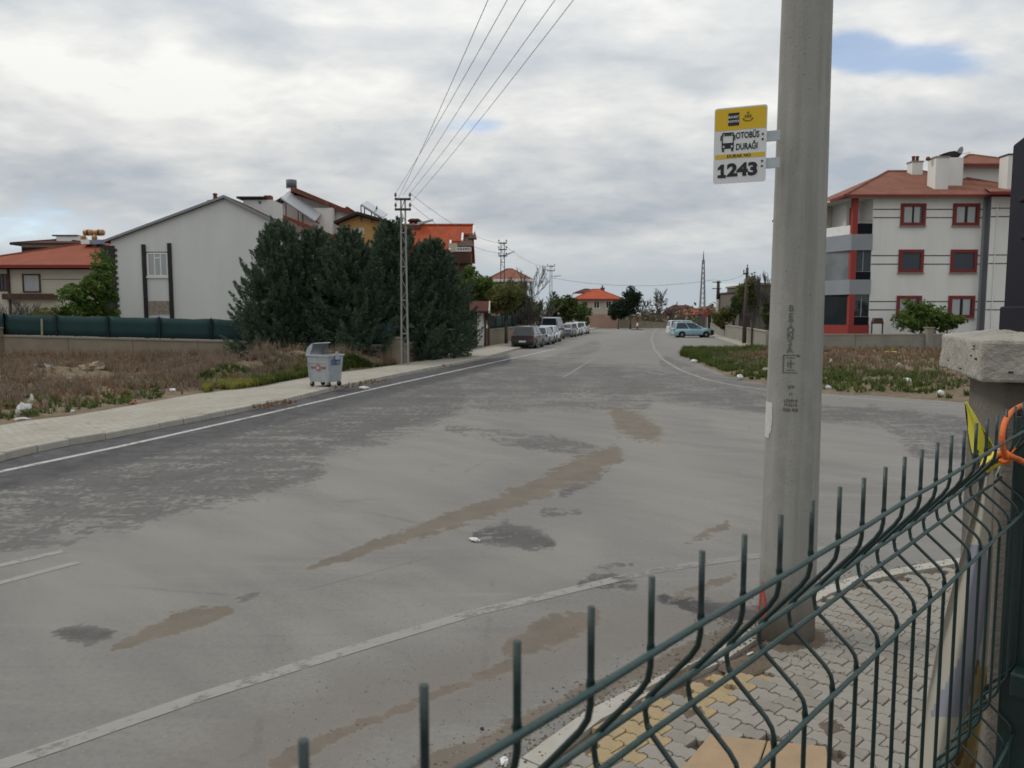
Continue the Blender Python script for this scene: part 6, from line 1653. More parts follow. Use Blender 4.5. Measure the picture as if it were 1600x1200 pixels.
def side(zb, zt, m, z1f=1.0, name='glazing'):
    a, c = Vector((xs0 - .02, .2, 0)), Vector((xside - 1.12, 3.75, 0)); zz = zb + (zt - zb) * z1f
    return part(name, MB().add([(a.x, a.y, zb), (c.x, c.y, zb), (c.x, c.y, zz), (a.x, a.y, zz), (a.x + .05, a.y, zb), (c.x + .05, c.y, zb), (c.x + .05, c.y, zz), (a.x + .05, a.y, zz)], [(0, 1, 2, 3), (7, 6, 5, 4), (3, 2, 6, 7), (0, 3, 7, 4), (1, 5, 6, 2)]), M[m], h.root)
side(L(366), L(310), 'white_trim', .26, 'balcony_panel'); side(L(437), L(391), 'glass_sky'); side(L(508), L(460), 'glass'); 
h.box('back_wall', xside - 1.0, xs0 + .28, 4.2, 4.3, L(366), L(310), 'plaster_cream')
# roofs
zk = ze
over = .55
main = h.hip(X(1325) - .3, X(1640), -.1, 14, zk, L(268, 7), 6.6, 'roof_brown', .12, over, fascia='red_trim')
part('wing_roof', MB().add([(xC - .9, -1.9, zk + .02), (xD, -1.9, zk + .02), (xD, 3.5, zk + 1.35), (xC + 1.6, 3.5, zk + 1.35)], [(0, 1, 2, 3), (3, 0, 2)][:1]), M['roof_brown'], h.root)
h.box('wing_fascia', xC - .9, xD, -1.95, -1.91, zk - .14, zk + .06, 'red_trim')
h.box('attic_wall', X(1484, 4.5), X(1660), 4.5, 11, L(285), L(259, 4.5), 'plaster_white')
h.hip(X(1478, 4.5), X(1665), 4.2, 11, L(258, 4.2), L(242, 7.5), 3.2, 'roof_brown', .14, .35, fascia='red_trim')
c = h.chimney(X(1460, 1.1), 1.6, L(302), L(246, 1.1), .95, 1.1, 'plaster_white', 'wall_cap', 0); h.box('chimney_back', X(1470, 2.2), X(1492, 2.2), 2.16, 3.4, L(295), L(246, 2.2), 'plaster_white')
part('chimney_pot', MB().lathe([(.12, L(246) + .09), (.16, L(246) + .2), (.12, L(246) + .35), (0, L(246) + .38)], 10, Matrix.Translation((X(1456), 1.6, 0))), M['chimney_red'], c, True)
h.chimney(X(1422.5, 5.8), 6.2, L(290), L(253, 5.8), .85, .8, 'plaster_white', 'wall_cap', 2); h.chimney(X(1372, 4.4), 4.6, L(300), L(291, 4.4), .55, .5, 'plaster_cream', 'chimney_red', 1)
h.chimney(X(1574, .4), .9, L(302), L(242, .4), 1.2, 1.0, 'plaster_white', 'dark_trim', 0)
part('roof_vent', MB().ext([(X(1484), 2.4, L(280)), (X(1504), 2.4, L(280)), (X(1500), 2.4, L(276)), (X(1488), 2.4, L(276))], (0, .9, 0)), M['roof_brown'], h.root)
ds = part('satellite_dish', MB().lathe([(0, 0), (.2, .02), (.36, .08), (.44, .15), (.42, .16), (.2, .05), (0, .03)], 16, Matrix.Translation((X(1488, 2.4), 2.4, L(239, 2.4))) @ Matrix.Rotation(R(-72), 4, 'Y')), M['grey_strip'], h.root, True)
part('dish_arm', MB().tube([(X(1488, 2.4), 2.4, L(239, 2.4)), (X(1485, 2.4), 2.4, L(243, 2.4)), (X(1482, 2.4), 2.4, L(247, 2.4))], .04, 6), M['steel_dark'], ds)
part('dish_arm', MB().tube([(X(1488, 2.4), 2.4, L(241, 2.4)), (X(1502, 2.4), 2.3, L(238, 2.4))], .02, 5), M['steel'], ds)
part('tarpaulin', MB().ext([(X(x_, 2.2), 2.2, L(y_, 2.2)) for x_, y_ in ((1463, 239), (1471, 243.5), (1484, 244.5), (1489, 241), (1479, 235.5), (1472, 236.5))], (0, .8, 0)), M['plastic_black'], h.root)
part('aerial', MB().tube([(X(1400), 5, L(284)), (X(1400), 5, L(275))], .03, 5), M['steel_dark'], h.root)
part('downpipe', MB().tube([(xC + .42, -.64, zg), (xC + .42, -.64, ze - .3)], .03, 6), M['white_trim'], h.root)
ar = thing('garden_arch', 'small dark metal arch against the apartment block wall', 'arch', (P(1371, 500, 53).x, 53, .1))
w2 = .37; zt = P(800, 498, 53).z - .1
part('frame', MB().tube([(-w2, 0, 0), (-w2, 0, zt - .25), (-w2 * .6, 0, zt), (w2 * .6, 0, zt), (w2, 0, zt - .25), (w2, 0, 0)], .05, 6), M['steel_dark'], ar)
part('hood', MB().ext([(-w2, -.2, zt - .35), (w2, -.2, zt - .35), (w2 * .7, -.2, zt + .05), (-w2 * .7, -.2, zt + .05)], (0, .4, 0)), M['wood_brown'], ar)
# ------------------------------------------------------------------ vehicles
def car(label, pos, rz, L, Wd, H, paint_m, style, group=None, front_off=False, cat='car', roof_m=None):
    """x forward; body lofted from a side profile, glazing as separate panes, wheels with tyre and rim"""
    root = thing('parked_car' if cat == 'car' else 'parked_van', label, cat, pos, rz, group)
    h_ = H; w2 = Wd / 2
    st = {'suv':   dict(bel=.60, hood=.64, cab=(-.49, -.43, .12, .25), nose=.56, tail=.62),
          'hatch': dict(bel=.60, hood=.64, cab=(-.49, -.40, .10, .27), nose=.52, tail=.62),
          'mpv':   dict(bel=.56, hood=.63, cab=(-.495, -.45, .13, .34), nose=.50, tail=.60),
          'compact': dict(bel=.57, hood=.63, cab=(-.49, -.43, .03, .27), nose=.50, tail=.60),
          'sedan': dict(bel=.62, hood=.66, cab=(-.36, -.22, .10, .26), nose=.50, tail=.68),
          'van':   dict(bel=.56, hood=.60, cab=(-.498, -.488, .22, .34), nose=.52, tail=.60)}[style]
    cx0, cx1, cx2, cx3 = [c * L for c in st['cab']]
    zb = .20; bel = st['bel'] * h_
    # lower body: stations along x: (x, z low, z top, half width)
    S = [(-L * .5, .42, bel * .72, w2 * .86), (-L * .495, .30, bel * .97, w2 * .93), (-L * .44, zb, bel * 1.0 if style != 'sedan' else st['tail'] * h_, w2 * .985), (-L * .3, zb, bel, w2), (0, zb, bel, w2), (L * .26, zb, bel * .99, w2), (L * .36, zb, st['hood'] * h_ * .97, w2 * .985), (L * .45, zb + .02, st['nose'] * h_ * 1.05, w2 * .93), (L * .492, .28, st['nose'] * h_ * .92, w2 * .82), (L * .5, .36, st['nose'] * h_ * .7, w2 * .72)]
    V = []; k = 10
    for x, zl, zt, w_ in S:
        zm = zl + (zt - zl) * .52
        V += [(x, -w_ * .90, zl), (x, -w_ * .98, zl + (zt - zl) * .18), (x, -w_, zm), (x, -w_ * .975, zt - .07), (x, -w_ * .90, zt), (x, w_ * .90, zt), (x, w_ * .975, zt - .07), (x, w_, zm), (x, w_ * .98, zl + (zt - zl) * .18), (x, w_ * .90, zl)]
    n = len(S)
    Fs = [(i * k + j, (i + 1) * k + j, (i + 1) * k + (j + 1) % k, i * k + (j + 1) % k) for i in range(n - 1) for j in range(k)]
    Fs += [tuple(range(k)), tuple((n - 1) * k + j for j in range(k - 1, -1, -1))]
    b_ = part('body', MB().add(V, Fs), M[paint_m], root, True)
    b_.modifiers.new('e', 'EDGE_SPLIT').split_angle = R(38)
    # cabin
    rw, bw = w2 * .74, w2 * .93
    zt = h_
    cab = [(cx0, bw, bel - .02), (cx1, rw, zt - .04), (cx1 + .12 * L * .5, rw * 1.02, zt), ((cx1 + cx2) / 2, rw * 1.03, zt + .015), (cx2 - .04 * L, rw, zt - .015), (cx3, bw * .95, bel - .02)]
    V = [(x, -w_, z) for x, w_, z in cab] + [(x, w_, z) for x, w_, z in cab]
    m_ = len(cab)
    Fs = [tuple(range(m_)), tuple(range(2 * m_ - 1, m_ - 1, -1))] + [(i, m_ + i, m_ + i + 1, i + 1) for i in range(m_ - 1)]
    c_ = part('cabin', MB().add(V, Fs), M[roof_m or paint_m], root, False, .03)
    def lerp(a, b2, t_): return Vector(a) * (1 - t_) + Vector(b2) * t_
    # rear and front screens
    def screen(nm, a, b2, f0, f1, sgn):
        xa, wa, za = a; xb, wb, zb2 = b2
        p = [lerp((xa, wa, za), (xb, wb, zb2), f) for f in (f0, f1)]
        nrm = Vector((-(zb2 - za) * 1.0, 0, (xb - xa))).normalized() * (0.012 if sgn < 0 else -0.012)
        if (sgn < 0 and nrm.x > 0) or (sgn > 0 and nrm.x < 0): nrm = -nrm
        q = [(p[0].x, -p[0].y * .88, p[0].z), (p[0].x, p[0].y * .88, p[0].z), (p[1].x, p[1].y * .86, p[1].z), (p[1].x, -p[1].y * .86, p[1].z)]
        return part(nm, MB().ext([Vector(v) + nrm * .2 for v in q], nrm), M['glass'], root)
    screen('rear_window', cab[0], cab[1], .12, .92, -1); screen('windscreen', cab[5], cab[4], .08, .94, 1)
    # side windows
    zl, zu = bel + .03, zt - .10
    def yat(z): return bw + (rw - bw) * (z - bel) / (zt - bel)
    def xr(z): return cx0 + (cx1 - cx0) * (z - bel) / (zt - bel)
    def xf(z): return cx3 + (cx2 - .04 * L - cx3) * (z - bel) / (zt - bel)
    spans = [(0.06, .47), (.52, .93)] if style != 'van' else [(.03, .33), (.36, .64), (.67, .93)]
    for sg_ in (-1, 1):
        for a, b2 in spans:
            q = []
            for f, z in ((a, zl), (b2, zl), (b2, zu), (a, zu)):
                x = xr(z) + (xf(z) - xr(z)) * f; q.append((x, sg_ * (yat(z) + .004), z))
            part('side_window', MB().ext(q, (0, sg_ * .012, 0)), M['glass_car'], root)
        part('door_seam', MB().box(-.02 * L - .008, -.02 * L + .008, sg_ * w2 * .985 - .012, sg_ * w2 * .985 + .018, zb + .12, bel - .05), M['rubber'], root)
        part('door_handle', MB().cbox((-.08 * L, sg_ * (w2 + .004), bel - .16), (.16, .03, .03)), M[paint_m], root)
        part('wing_mirror', MB().cbox((cx2 + .07 * L, sg_ * (w2 + .09), bel + .06), (.10, .17, .13)), M[paint_m], root, bevel=.02)
        part('sill_trim', MB().box(-L * .28, L * .27, sg_ * w2 * .97 - .02, sg_ * w2 * .97 + .035, zb - .02, zb + .10), M['plastic_black'], root)
        part('tail_light', MB().cbox((-L * .487, sg_ * w2 * .83, bel - .13), (.09, .17, .24)), M['lamp_red'], root, bevel=.02)
        part('headlight', MB().cbox((L * .475, sg_ * w2 * .70, st['nose'] * h_ * .82), (.14, .30, .15), sg_ * -.3), M['lamp_clear'], root, bevel=.03)
        for xw in (-.30 * L, .315 * L):
            mw = Matrix.Translation((xw, sg_ * (w2 - .10), .31)) @ Matrix.Rotation(math.pi / 2, 4, 'X')
            wh = part('wheel', MB().lathe([(.20, -.10), (.29, -.11), (.31, -.07), (.31, .07), (.29, .11), (.20, .10)], 22, mw), M['rubber'], root, True)
            part('rim', MB().lathe([(0, -.105), (.08, -.112), (.195, -.10), (.205, -.09), (.205, .09), (.195, .10), (.08, .112), (0, .105)], 18, mw), M['rim'], wh)
            part('wheel_arch', MB().lathe([(.345, -.02), (.375, -.02), (.375, .02), (.345, .02)], 22, Matrix.Translation((xw, sg_ * (w2 * .985), .32)) @ Matrix.Rotation(math.pi / 2, 4, 'X')), M['plastic_black'], root)
    part('rear_bumper', MB().cbox((-L * .488, 0, .42), (.14, Wd * .88, .26)), M['plastic_black' if style in ('suv', 'van') else paint_m], root, bevel=.04)
    if front_off:
        part('front_bumper', MB().cbox((L * .468, 0, .52), (.36, Wd * 1.0, .52)), M['plastic_black'], root, bevel=.04, label='bare black front end without its bumper skin')
    else:
        part('front_bumper', MB().cbox((L * .487, 0, .36), (.14, Wd * .80, .26)), M[paint_m], root, bevel=.04)
        part('grille', MB().cbox((L * .497, 0, .56), (.05, Wd * .42, .12)), M['plastic_black'], root)
    part('number_plate', MB().cbox((-L * .5 - .012, 0, .52 if style != 'van' else .6), (.02, .50, .12)), M['plate'], root)
    if style in ('suv', 'mpv'):
        for sg_ in (-1, 1): part('roof_rail', MB().tube([(cx1 + .2, sg_ * rw * .9, zt + .02), (cx1 + .35, sg_ * rw * .9, zt + .07), (cx2 - .5, sg_ * rw * .9, zt + .07), (cx2 - .3, sg_ * rw * .9, zt + .01)], .02, 5), M['plastic_black'], root)
    return root
gp = 'cars parked nose to tail along the far kerb'
DIRK = math.pi / 2 - R(12)
c1 = G(825, 545); base = Vector((c1.x, c1.y + 2.1, 0))
def along(px, py): g_ = G(px, py); return (g_.x, g_.y + 2.1, 0)
car('dark maroon SUV parked last in the kerbside line, seen from behind', along(826, 545), DIRK, 4.35, 1.80, 1.62, 'car_maroon', 'suv', gp)
car('silver blue car tucked just ahead of the maroon SUV', along(848, 539.5), DIRK, 4.1, 1.72, 1.45, 'car_silver', 'hatch', gp)
car('small white car between the silver blue car and the dark van', along(860, 535.5), DIRK, 3.9, 1.70, 1.46, 'car_white', 'hatch', gp)
car('dark navy van with a pale roof, tallest vehicle of the line', along(866, 531), DIRK, 4.7, 1.85, 2.15, 'car_navy', 'van', gp, cat='van', roof_m='car_silver')
car('grey saloon car ahead of the dark van, standing further from the kerb', along(887, 527.5), DIRK, 4.4, 1.76, 1.42, 'car_grey', 'sedan', gp)
car('white car directly ahead of the grey saloon', along(898, 525), DIRK, 4.1, 1.74, 1.48, 'car_white', 'hatch', gp)
car('white car at the head of the line, nearest the far house', along(910, 522.5), DIRK, 4.1, 1.74, 1.5, 'car_white', 'hatch', gp)
p = G(1084, 527.5)
car('light blue car standing across the parking bay, black front end exposed', (p.x - .02, p.y + .85, 0), R(2), 4.15, 1.70, 1.62, 'car_blue', 'compact', None, True)
p = G(1076, 524)
car('white car mostly hidden behind the light blue car', (p.x - .2, p.y + .8, 0), R(3), 4.2, 1.72, 1.72, 'car_white', 'mpv')

# ------------------------------------------------------------------ refuse container
q = G(505, 605, .13)
dump = thing('refuse_container', 'galvanised wheeled refuse container with its lid thrown open on the pavement', 'dumpster', (q.x, q.y + .35, .13), R(-27))
w_, d_, hh, b0 = .90, .74, .95, .16
mb = MB()
def ring(z, f, x0=-w_ / 2, x1=w_ / 2): return [(x0 * f, -d_ / 2 * f, z), (x1 * f, -d_ / 2 * f, z), (x1 * f, d_ / 2 * f, z), (x0 * f, d_ / 2 * f, z)]
lo, hi, li, lb = ring(b0, .84), ring(b0 + hh - .12, 1.0), ring(b0 + hh - .12, .95), ring(b0 + .05, .80)
mb.add(lo + hi + li + lb, [(3, 2, 1, 0)] + [(i, (i + 1) % 4, 4 + (i + 1) % 4, 4 + i) for i in range(4)] + [(4 + i, 4 + (i + 1) % 4, 8 + (i + 1) % 4, 8 + i) for i in range(4)] + [(8 + i, 8 + (i + 1) % 4, 12 + (i + 1) % 4, 12 + i) for i in range(4)] + [(12, 13, 14, 15)])
part('bin_body', mb, M['galv'], dump, bevel=.02)
mb = MB(); zt = b0 + hh - .12
for a, c in (((-w_ / 2 - .03, -d_ / 2 - .03), (w_ / 2 + .03, -d_ / 2 + .03)), ((-w_ / 2 - .03, d_ / 2 - .03), (w_ / 2 + .03, d_ / 2 + .03)), ((-w_ / 2 - .03, -d_ / 2 + .031), (-w_ / 2 + .03, d_ / 2 - .031)), ((w_ / 2 - .03, -d_ / 2 + .031), (w_ / 2 + .03, d_ / 2 - .031))):
    mb.box(a[0], c[0], a[1], c[1], zt, zt + .06)
part('rim', mb, M['galv'], dump, bevel=.008)
for sg_ in (-1, 1):
    part('side_arm', MB().ext([(sg_ * (w_ / 2 + .035), -.10, zt - .10), (sg_ * (w_ / 2 + .035), .10, zt - .10), (sg_ * (w_ / 2 + .035), .05, zt + .16), (sg_ * (w_ / 2 + .035), -.05, zt + .16)], (sg_ * .025, 0, 0)), M['galv'], dump)
    part('trunnion', MB().tube([(sg_ * (w_ / 2 - .02), 0, zt - .2), (sg_ * (w_ / 2 + .11), 0, zt - .2)], .03, 8), M['steel'], dump)
# rounded lid swung back on its hinge
lidp = [(-w_ / 2 - .03, zt + .03), (-w_ / 2 - .02, zt + .15), (-w_ / 2 + .04, zt + .27), (-w_ / 2 + .13, zt + .36), (-w_ / 2 + .25, zt + .42), (-w_ / 2 + .36, zt + .44)]
lidq = [(x + .022, z - .022) for x, z in lidp]
lid = part('lid', MB().ext([(x, -d_ / 2 + .01, z) for x, z in lidp + lidq[::-1]], (0, d_ - .02, 0)), M['galv'], dump)
for yy in (-d_ / 2, d_ / 2 - .012):
    part('lid_cheek', MB().ext([(-w_ / 2 - .03, yy, zt + .03), (-w_ / 2 - .02, yy, zt + .155), (-w_ / 2 + .04, yy, zt + .275), (-w_ / 2 + .13, yy, zt + .365), (-w_ / 2 + .25, yy, zt + .425), (-w_ / 2 + .24, yy, zt + .30), (-w_ / 2 + .12, yy, zt + .04)], (0, .012, 0)), M['galv'], lid)
mb = MB(); yf = lambda z: -d_ / 2 * (.84 + .16 * (z - b0) / (hh - .12)) - .006
def fplate(mb, x0, x1, z0, z1, lift=.0): mb.hexa([(x0, yf(z0) - lift, z0), (x1, yf(z0) - lift, z0), (x1, yf(z0) + .01, z0), (x0, yf(z0) + .01, z0), (x0, yf(z1) - lift, z1), (x1, yf(z1) - lift, z1), (x1, yf(z1) + .01, z1), (x0, yf(z1) + .01, z1)])
fplate(mb, -.38, .38, b0 + .62, b0 + .66, .012); fplate(mb, -.42, -.38, b0 + .1, b0 + .78, .010); fplate(mb, .38, .42, b0 + .1, b0 + .78, .010)
part('stiffening_rib', mb, M['galv'], dump)
mb = MB()
cz = b0 + .47
mb.add([(.11 * math.cos(6.283 * k / 18), yf(cz) - .008 - .0, cz + .11 * math.sin(6.283 * k / 18)) for k in range(18)], [tuple(range(17, -1, -1))])
for x0, x1 in ((-.30, -.25), (-.235, -.19), (-.18, -.14), (.14, .19), (.20, .25), (.26, .31)): fplate(mb, x0, x1, cz - .035, cz + .035, .004)
part('red_emblem', mb, mat('faded_red', (0.33, 0.10, 0.09), .8), dump)
mb = MB(); mb.add([(.06 * math.cos(6.283 * k / 14), yf(cz) - .012, cz + .06 * math.sin(6.283 * k / 14)) for k in range(14)], [tuple(range(13, -1, -1))])
part('emblem_centre', mb, M['galv'], dump)
xfq = lambda z: w_ / 2 * (.84 + .16 * (z - b0) / (hh - .12)) + .006
mb = MB(); z0, z1 = b0 + .55, b0 + .74
mb.hexa([(xfq(z0) - .01, -.24, z0), (xfq(z0) + .004, -.24, z0), (xfq(z0) + .004, .22, z0), (xfq(z0) - .01, .22, z0), (xfq(z1) - .01, -.24, z1), (xfq(z1) + .004, -.24, z1), (xfq(z1) + .004, .22, z1), (xfq(z1) - .01, .22, z1)])
part('blue_sticker', mb, mat('sticker_blue', (0.10, 0.15, 0.26), .6), dump)
for x in (-.34, .34):
    for y in (-.26, .26):
        wm = Matrix.Translation((x, y, .085)) @ Matrix.Rotation(math.pi / 2, 4, 'X')
        wh = part('castor', MB().lathe([(.0, -.03), (.07, -.03), (.085, -.02), (.085, .02), (.07, .03), (0, .03)], 14, wm), M['rubber'], dump, True)
        part('castor_fork', MB().box(x - .03, x + .03, y - .045, y + .045, .09, .17), M['steel'], wh)

# ------------------------------------------------------------------ poles and cables
def insulator(root, p):
    part('insulator', MB().lathe([(.0, 0), (.02, 0), (.02, .08), (.06, .09), (.065, .13), (.045, .15), (.055, .19), (.03, .24), (0, .25)], 10, Matrix.Translation(p)), M['insulator'], root, True)
def lattice(label, px, py, Y, ytop, arm_y, armw=.42, lamp=None, group='lattice street poles along the far kerb', wb=.155, wt=.095, mt='steel'):
    x = P(px, 500, Y).x; H = P(px, ytop, Y).z
    root = thing('lattice_pole', label, 'utility pole', (x, Y, 0), 0, group)
    for sg_ in (-1, 1):
        part('leg', MB().hexa([(sg_ * wb - .04, -.08, 0), (sg_ * wb + .04, -.08, 0), (sg_ * wb + .04, .08, 0), (sg_ * wb - .04, .08, 0), (sg_ * wt - .03, -.05, H), (sg_ * wt + .03, -.05, H), (sg_ * wt + .03, .05, H), (sg_ * wt - .03, .05, H)]), M[mt], root)
    n = 15; mb = MB()
    for k in range(n):
        z0, z1 = H * k / n, H * (k + 1) / n; s_ = 1 if k % 2 else -1
        a = wb + (wt - wb) * k / n; c = wb + (wt - wb) * (k + 1) / n
        mb.tube([(s_ * a, -.05, z0), (-s_ * c, -.05, z1)], .016, 4)
        if k % 3 == 0: mb.tube([(-a, -.05, z0 + .02), (a, -.05, z0 + .02)], .03, 4)
    part('bracing', mb, M[mt], root)
    tops = []
    for ay in arm_y:
        z = P(px, ay, Y).z
        arm = part('crossarm', MB().box(-armw, armw, -.10, -.02, z - .05, z + .05), M['steel_dark'], root)
        for xx in (-armw + .04, armw - .04):
            insulator(arm, (xx, -.06, z + .05)); tops.append(Vector((x + xx, Y - .06, z + .27)))
    if lamp:
        lx, ly, tx_, ty_ = lamp
        a = P(lx, ly, Y) - root.location; c = P(tx_, ty_, Y) - root.location
        la = part('lamp_arm', MB().tube([(0, -.1, a.z), a, a.lerp(c, .5)], .03, 6), M['steel'], root)
        dd = (c - a).normalized()
        part('lamp_head', MB().hexa([a + Vector((0, -.09, -.04)), c + Vector((0, -.09, -.02)), c + Vector((0, .09, -.02)), a + Vector((0, .09, -.04)), a + Vector((0, -.08, .09)), c + Vector((0, -.07, .06)), c + Vector((0, .07, .06)), a + Vector((0, .08, .09))]), M['galv'], la, bevel=.02)
    return root, tops
lp, tops = lattice('tall grey lattice pole standing before the blue green conifers', 632.0, 568, 35.9, 311.5, (311.5, 327.5), .37, (652, 351, 677, 344))
lattice('dark lattice lamp pole above the street trees and brown hipped roof', 785.5, 540, 66, 378.5, (380, 390, 400), .36, (790, 399, 804, 393), wb=.22, wt=.14, mt='steel_dark')
lattice('thin far lattice lamp pole behind the parked dark van', 860.5, 520, 100, 414, (416, 423), .5, (866, 432, 877, 431), wb=.2, wt=.12)
# the five conductors run from the lattice pole to the head of the concrete pole
ends_px = [(760, 0), (788, 0), (816, 0), (860, 0), (888, 0)]
starts = [Vector((tops[2].x, tops[2].y, tops[2].z)), tops[0], Vector(((tops[0].x + tops[1].x) / 2, tops[0].y, tops[0].z - .1)), tops[1], tops[3]]
names_ = ['first', 'second', 'third', 'fourth', 'fifth']
for k, (s0, (ex, ey)) in enumerate(zip(starts, ends_px)):
    sx_, sy_ = to_px(np.array(s0.x), np.array(s0.y), np.array(s0.z))
    zt_ = PTOP - .12
    _, hy = to_px(np.array(POLE.x), np.array(POLE.y), np.array(zt_))
    hx = sx_ + (ex - sx_) * (sy_ - hy) / (sy_ - ey) - 22
    fz = POLE.y * CP - (zt_ - CAM_H) * SP
    a = Vector(((float(hx) - 800) / F_PX * fz, POLE.y, zt_))
    pts = [s0.lerp(a, f) - Vector((0, 0, .22 * f * (1 - f) * 4)) for f in np.linspace(0, 1, 40)]
    tag(part('power_cable', MB().tube(pts, .0075, 5), M['cable'], smooth=True), 'thin grey overhead cable, ' + names_[k] + ' of the five counted from the house side', 'cable', 'overhead cables fanning up from the lattice pole')
t2 = P(785, 380, 66); t3 = P(860, 416, 100)
def cable(label, pts, r_=.018, sag=.5, grp=None):
    a, c = pts; q = [a.lerp(c, f) - Vector((0, 0, 4 * sag * f * (1 - f))) for f in np.linspace(0, 1, 24)]
    return tag(part('power_cable', MB().tube(q, r_, 4), M['cable']), label, 'cable', grp)
cable('thin cable running on from the tall lattice pole to the next lamp pole', (tops[1], t2), .012, .5)
cable('thin lower cable between the tall lattice pole and the next lamp pole', (tops[3], t2 - Vector((0, 0, .8))), .012, .6)
cable('thin cable between the two far lattice lamp poles', (t2, t3), .014, .6)
cable('long thin cable crossing the sky above the far red roofed house', (P(862, 434, 100), P(1116, 437, 100)), .022, .9)
cable('thin cable from the far concrete post to the dark wooden pole', (P(1116, 437, 100), P(1165, 428, 66)), .016, .3)
# dark wooden pole, far concrete post, steel mast
wx = P(1163.5, 500, 62)
wp_ = thing('wooden_pole', 'dark weathered wooden pole leaning slightly beside the receding grey wall', 'utility pole', (wx.x, 62, .1))
Hw = P(1165, 420, 62).z
part('shaft', MB().tube([(0, 0, -.1), (.03, 0, Hw * .5), (.10, 0, Hw)], [.17, .14, .10], 10), M['wood_grey'], wp_, True)
part('crossarm', MB().box(-.25, .2, -.14, -.06, Hw - .55, Hw - .42), M['wood_grey'], wp_)
insulator(wp_, (-.2, -.10, Hw - .42)); insulator(wp_, (.10, -.02, Hw))
cx = P(1121, 500, 92)
cp_ = thing('concrete_post', 'short concrete utility post beyond the parked blue car', 'utility pole', (cx.x, 92, 0))
Hc = P(1121, 439, 92).z
part('shaft', MB().tube([(0, 0, -.1), (0, 0, Hc * .66)], [.26, .22], 10), M['kerb'], cp_, True); part('upper_shaft', MB().tube([(0, 0, Hc * .66), (0, 0, Hc)], [.21, .17], 10), M['wood_grey'], cp_, True)
for z in (Hc - .15, Hc - .9): part('crossarm', MB().box(-.75, .35, -.2, -.1, z - .05, z + .05), M['steel_dark'], cp_)
Ym = 300; mx_ = P(1097, 500, Ym).x; Hm = P(1097, 391, Ym).z
ma = thing('steel_mast', 'tall slender steel lattice transmission mast far beyond the parking bay', 'mast', (mx_, Ym, 0))
legs = [(-1, -1), (1, -1), (1, 1), (-1, 1)]
for a, c in legs: part('leg', MB().tube([(a * 1.05, c * 1.05, 0), (a * .32, c * .32, Hm * .86)], [.2, .12], 5), M['grey_strip'], ma)
mb = MB()
for k in range(12):
    f0, f1 = k / 12, (k + 1) / 12; r0, r1 = 1.05 - .73 * f0, 1.05 - .73 * f1
    for (a, c), (a2, c2) in zip(legs, legs[1:] + legs[:1]): mb.tube([(a * r0, c * r0, Hm * .86 * f0), (a2 * r1, c2 * r1, Hm * .86 * f1)], .07, 4)
part('bracing', mb, M['grey_strip'], ma); part('spire', MB().tube([(0, 0, Hm * .84), (0, 0, Hm)], [.35, .04], 6), M['grey_strip'], ma)
sp_ = thing('marker_post', 'short weathered post against the grey wall near the wooden pole', 'post', (P(1175.5, 500, 58.5).x, 58.5, .12)); Hp = P(1175, 489, 58.5).z - .12
part('shaft', MB().box(-.07, .07, -.07, .07, -.05, Hp), M['wood_grey'], sp_); part('top_bar', MB().box(-.5, .12, -.05, .05, Hp - .2, Hp - .05), M['wood_grey'], sp_)
lb = thing('lane_post', 'slim red and white marker post standing on the road near its far end', 'post', (P(996, 500, 118).x, 118, 0))
part('shaft', MB().tube([(0, 0, 0), (0, 0, 1.9)], .12, 8), M['red_trim'], lb); part('white_band', MB().lathe([(.125, .6), (.13, .6), (.13, 1.1), (.125, 1.1)], 10), M['white_trim'], lb); part('foot', MB().lathe([(0, 0), (1.0, 0), (.9, .12), (0, .16)], 14), M['steel_dark'], lb)

# ------------------------------------------------------------------ litter
def lump(name, label, px, py, z, size, material, seed, cat, flat=1.0, Y=None, group=None, n=60):
    p = G(px, py, z); size = [q * (.8 if max(size) < .35 else 1) for q in size]
    rs = np.random.default_rng(seed)
    V = []; rings, seg = 9, 16
    o1, o2 = rs.random() * 9, rs.random() * 9
    for i in range(rings + 1):
        ph = math.pi * i / rings
        for k in range(seg):
            th = 2 * math.pi * k / seg
            r_ = .35 + 1.45 * float(fbm(np.array(2.2 * math.cos(th) * math.sin(ph) + o1 + 4), np.array(2.2 * math.sin(th) * math.sin(ph) + 1.7 * math.cos(ph) + o2 + 4), 3)) + .10 * (rs.random() - .5)
            V.append((size[0] * r_ * math.sin(ph) * math.cos(th), size[1] * r_ * math.sin(ph) * math.sin(th), size[2] * (r_ * math.cos(ph) + .72)))
    Fs = [(i * seg + k, (i + 1) * seg + k, (i + 1) * seg + (k + 1) % seg, i * seg + (k + 1) % seg) for i in range(rings) for k in range(seg)]
    o = link(name, MB().add(V, Fs).mesh(name), M[material]); o.location = (p.x, p.y, z)
    o.rotation_euler = (0, 0, rs.random() * 6)
    return tag(o, label, cat, group)
def lz_(x, y, Gd):
    # ground height of a lot under a pixel, by a few steps along the view ray
    z = .2
    for _ in range(4):
        g_ = G(x, y, z); d2 = (Gd[0] - g_.x) ** 2 + (Gd[1] - g_.y) ** 2; z = float(Gd[2].ravel()[int(np.argmin(d2))])
    return z
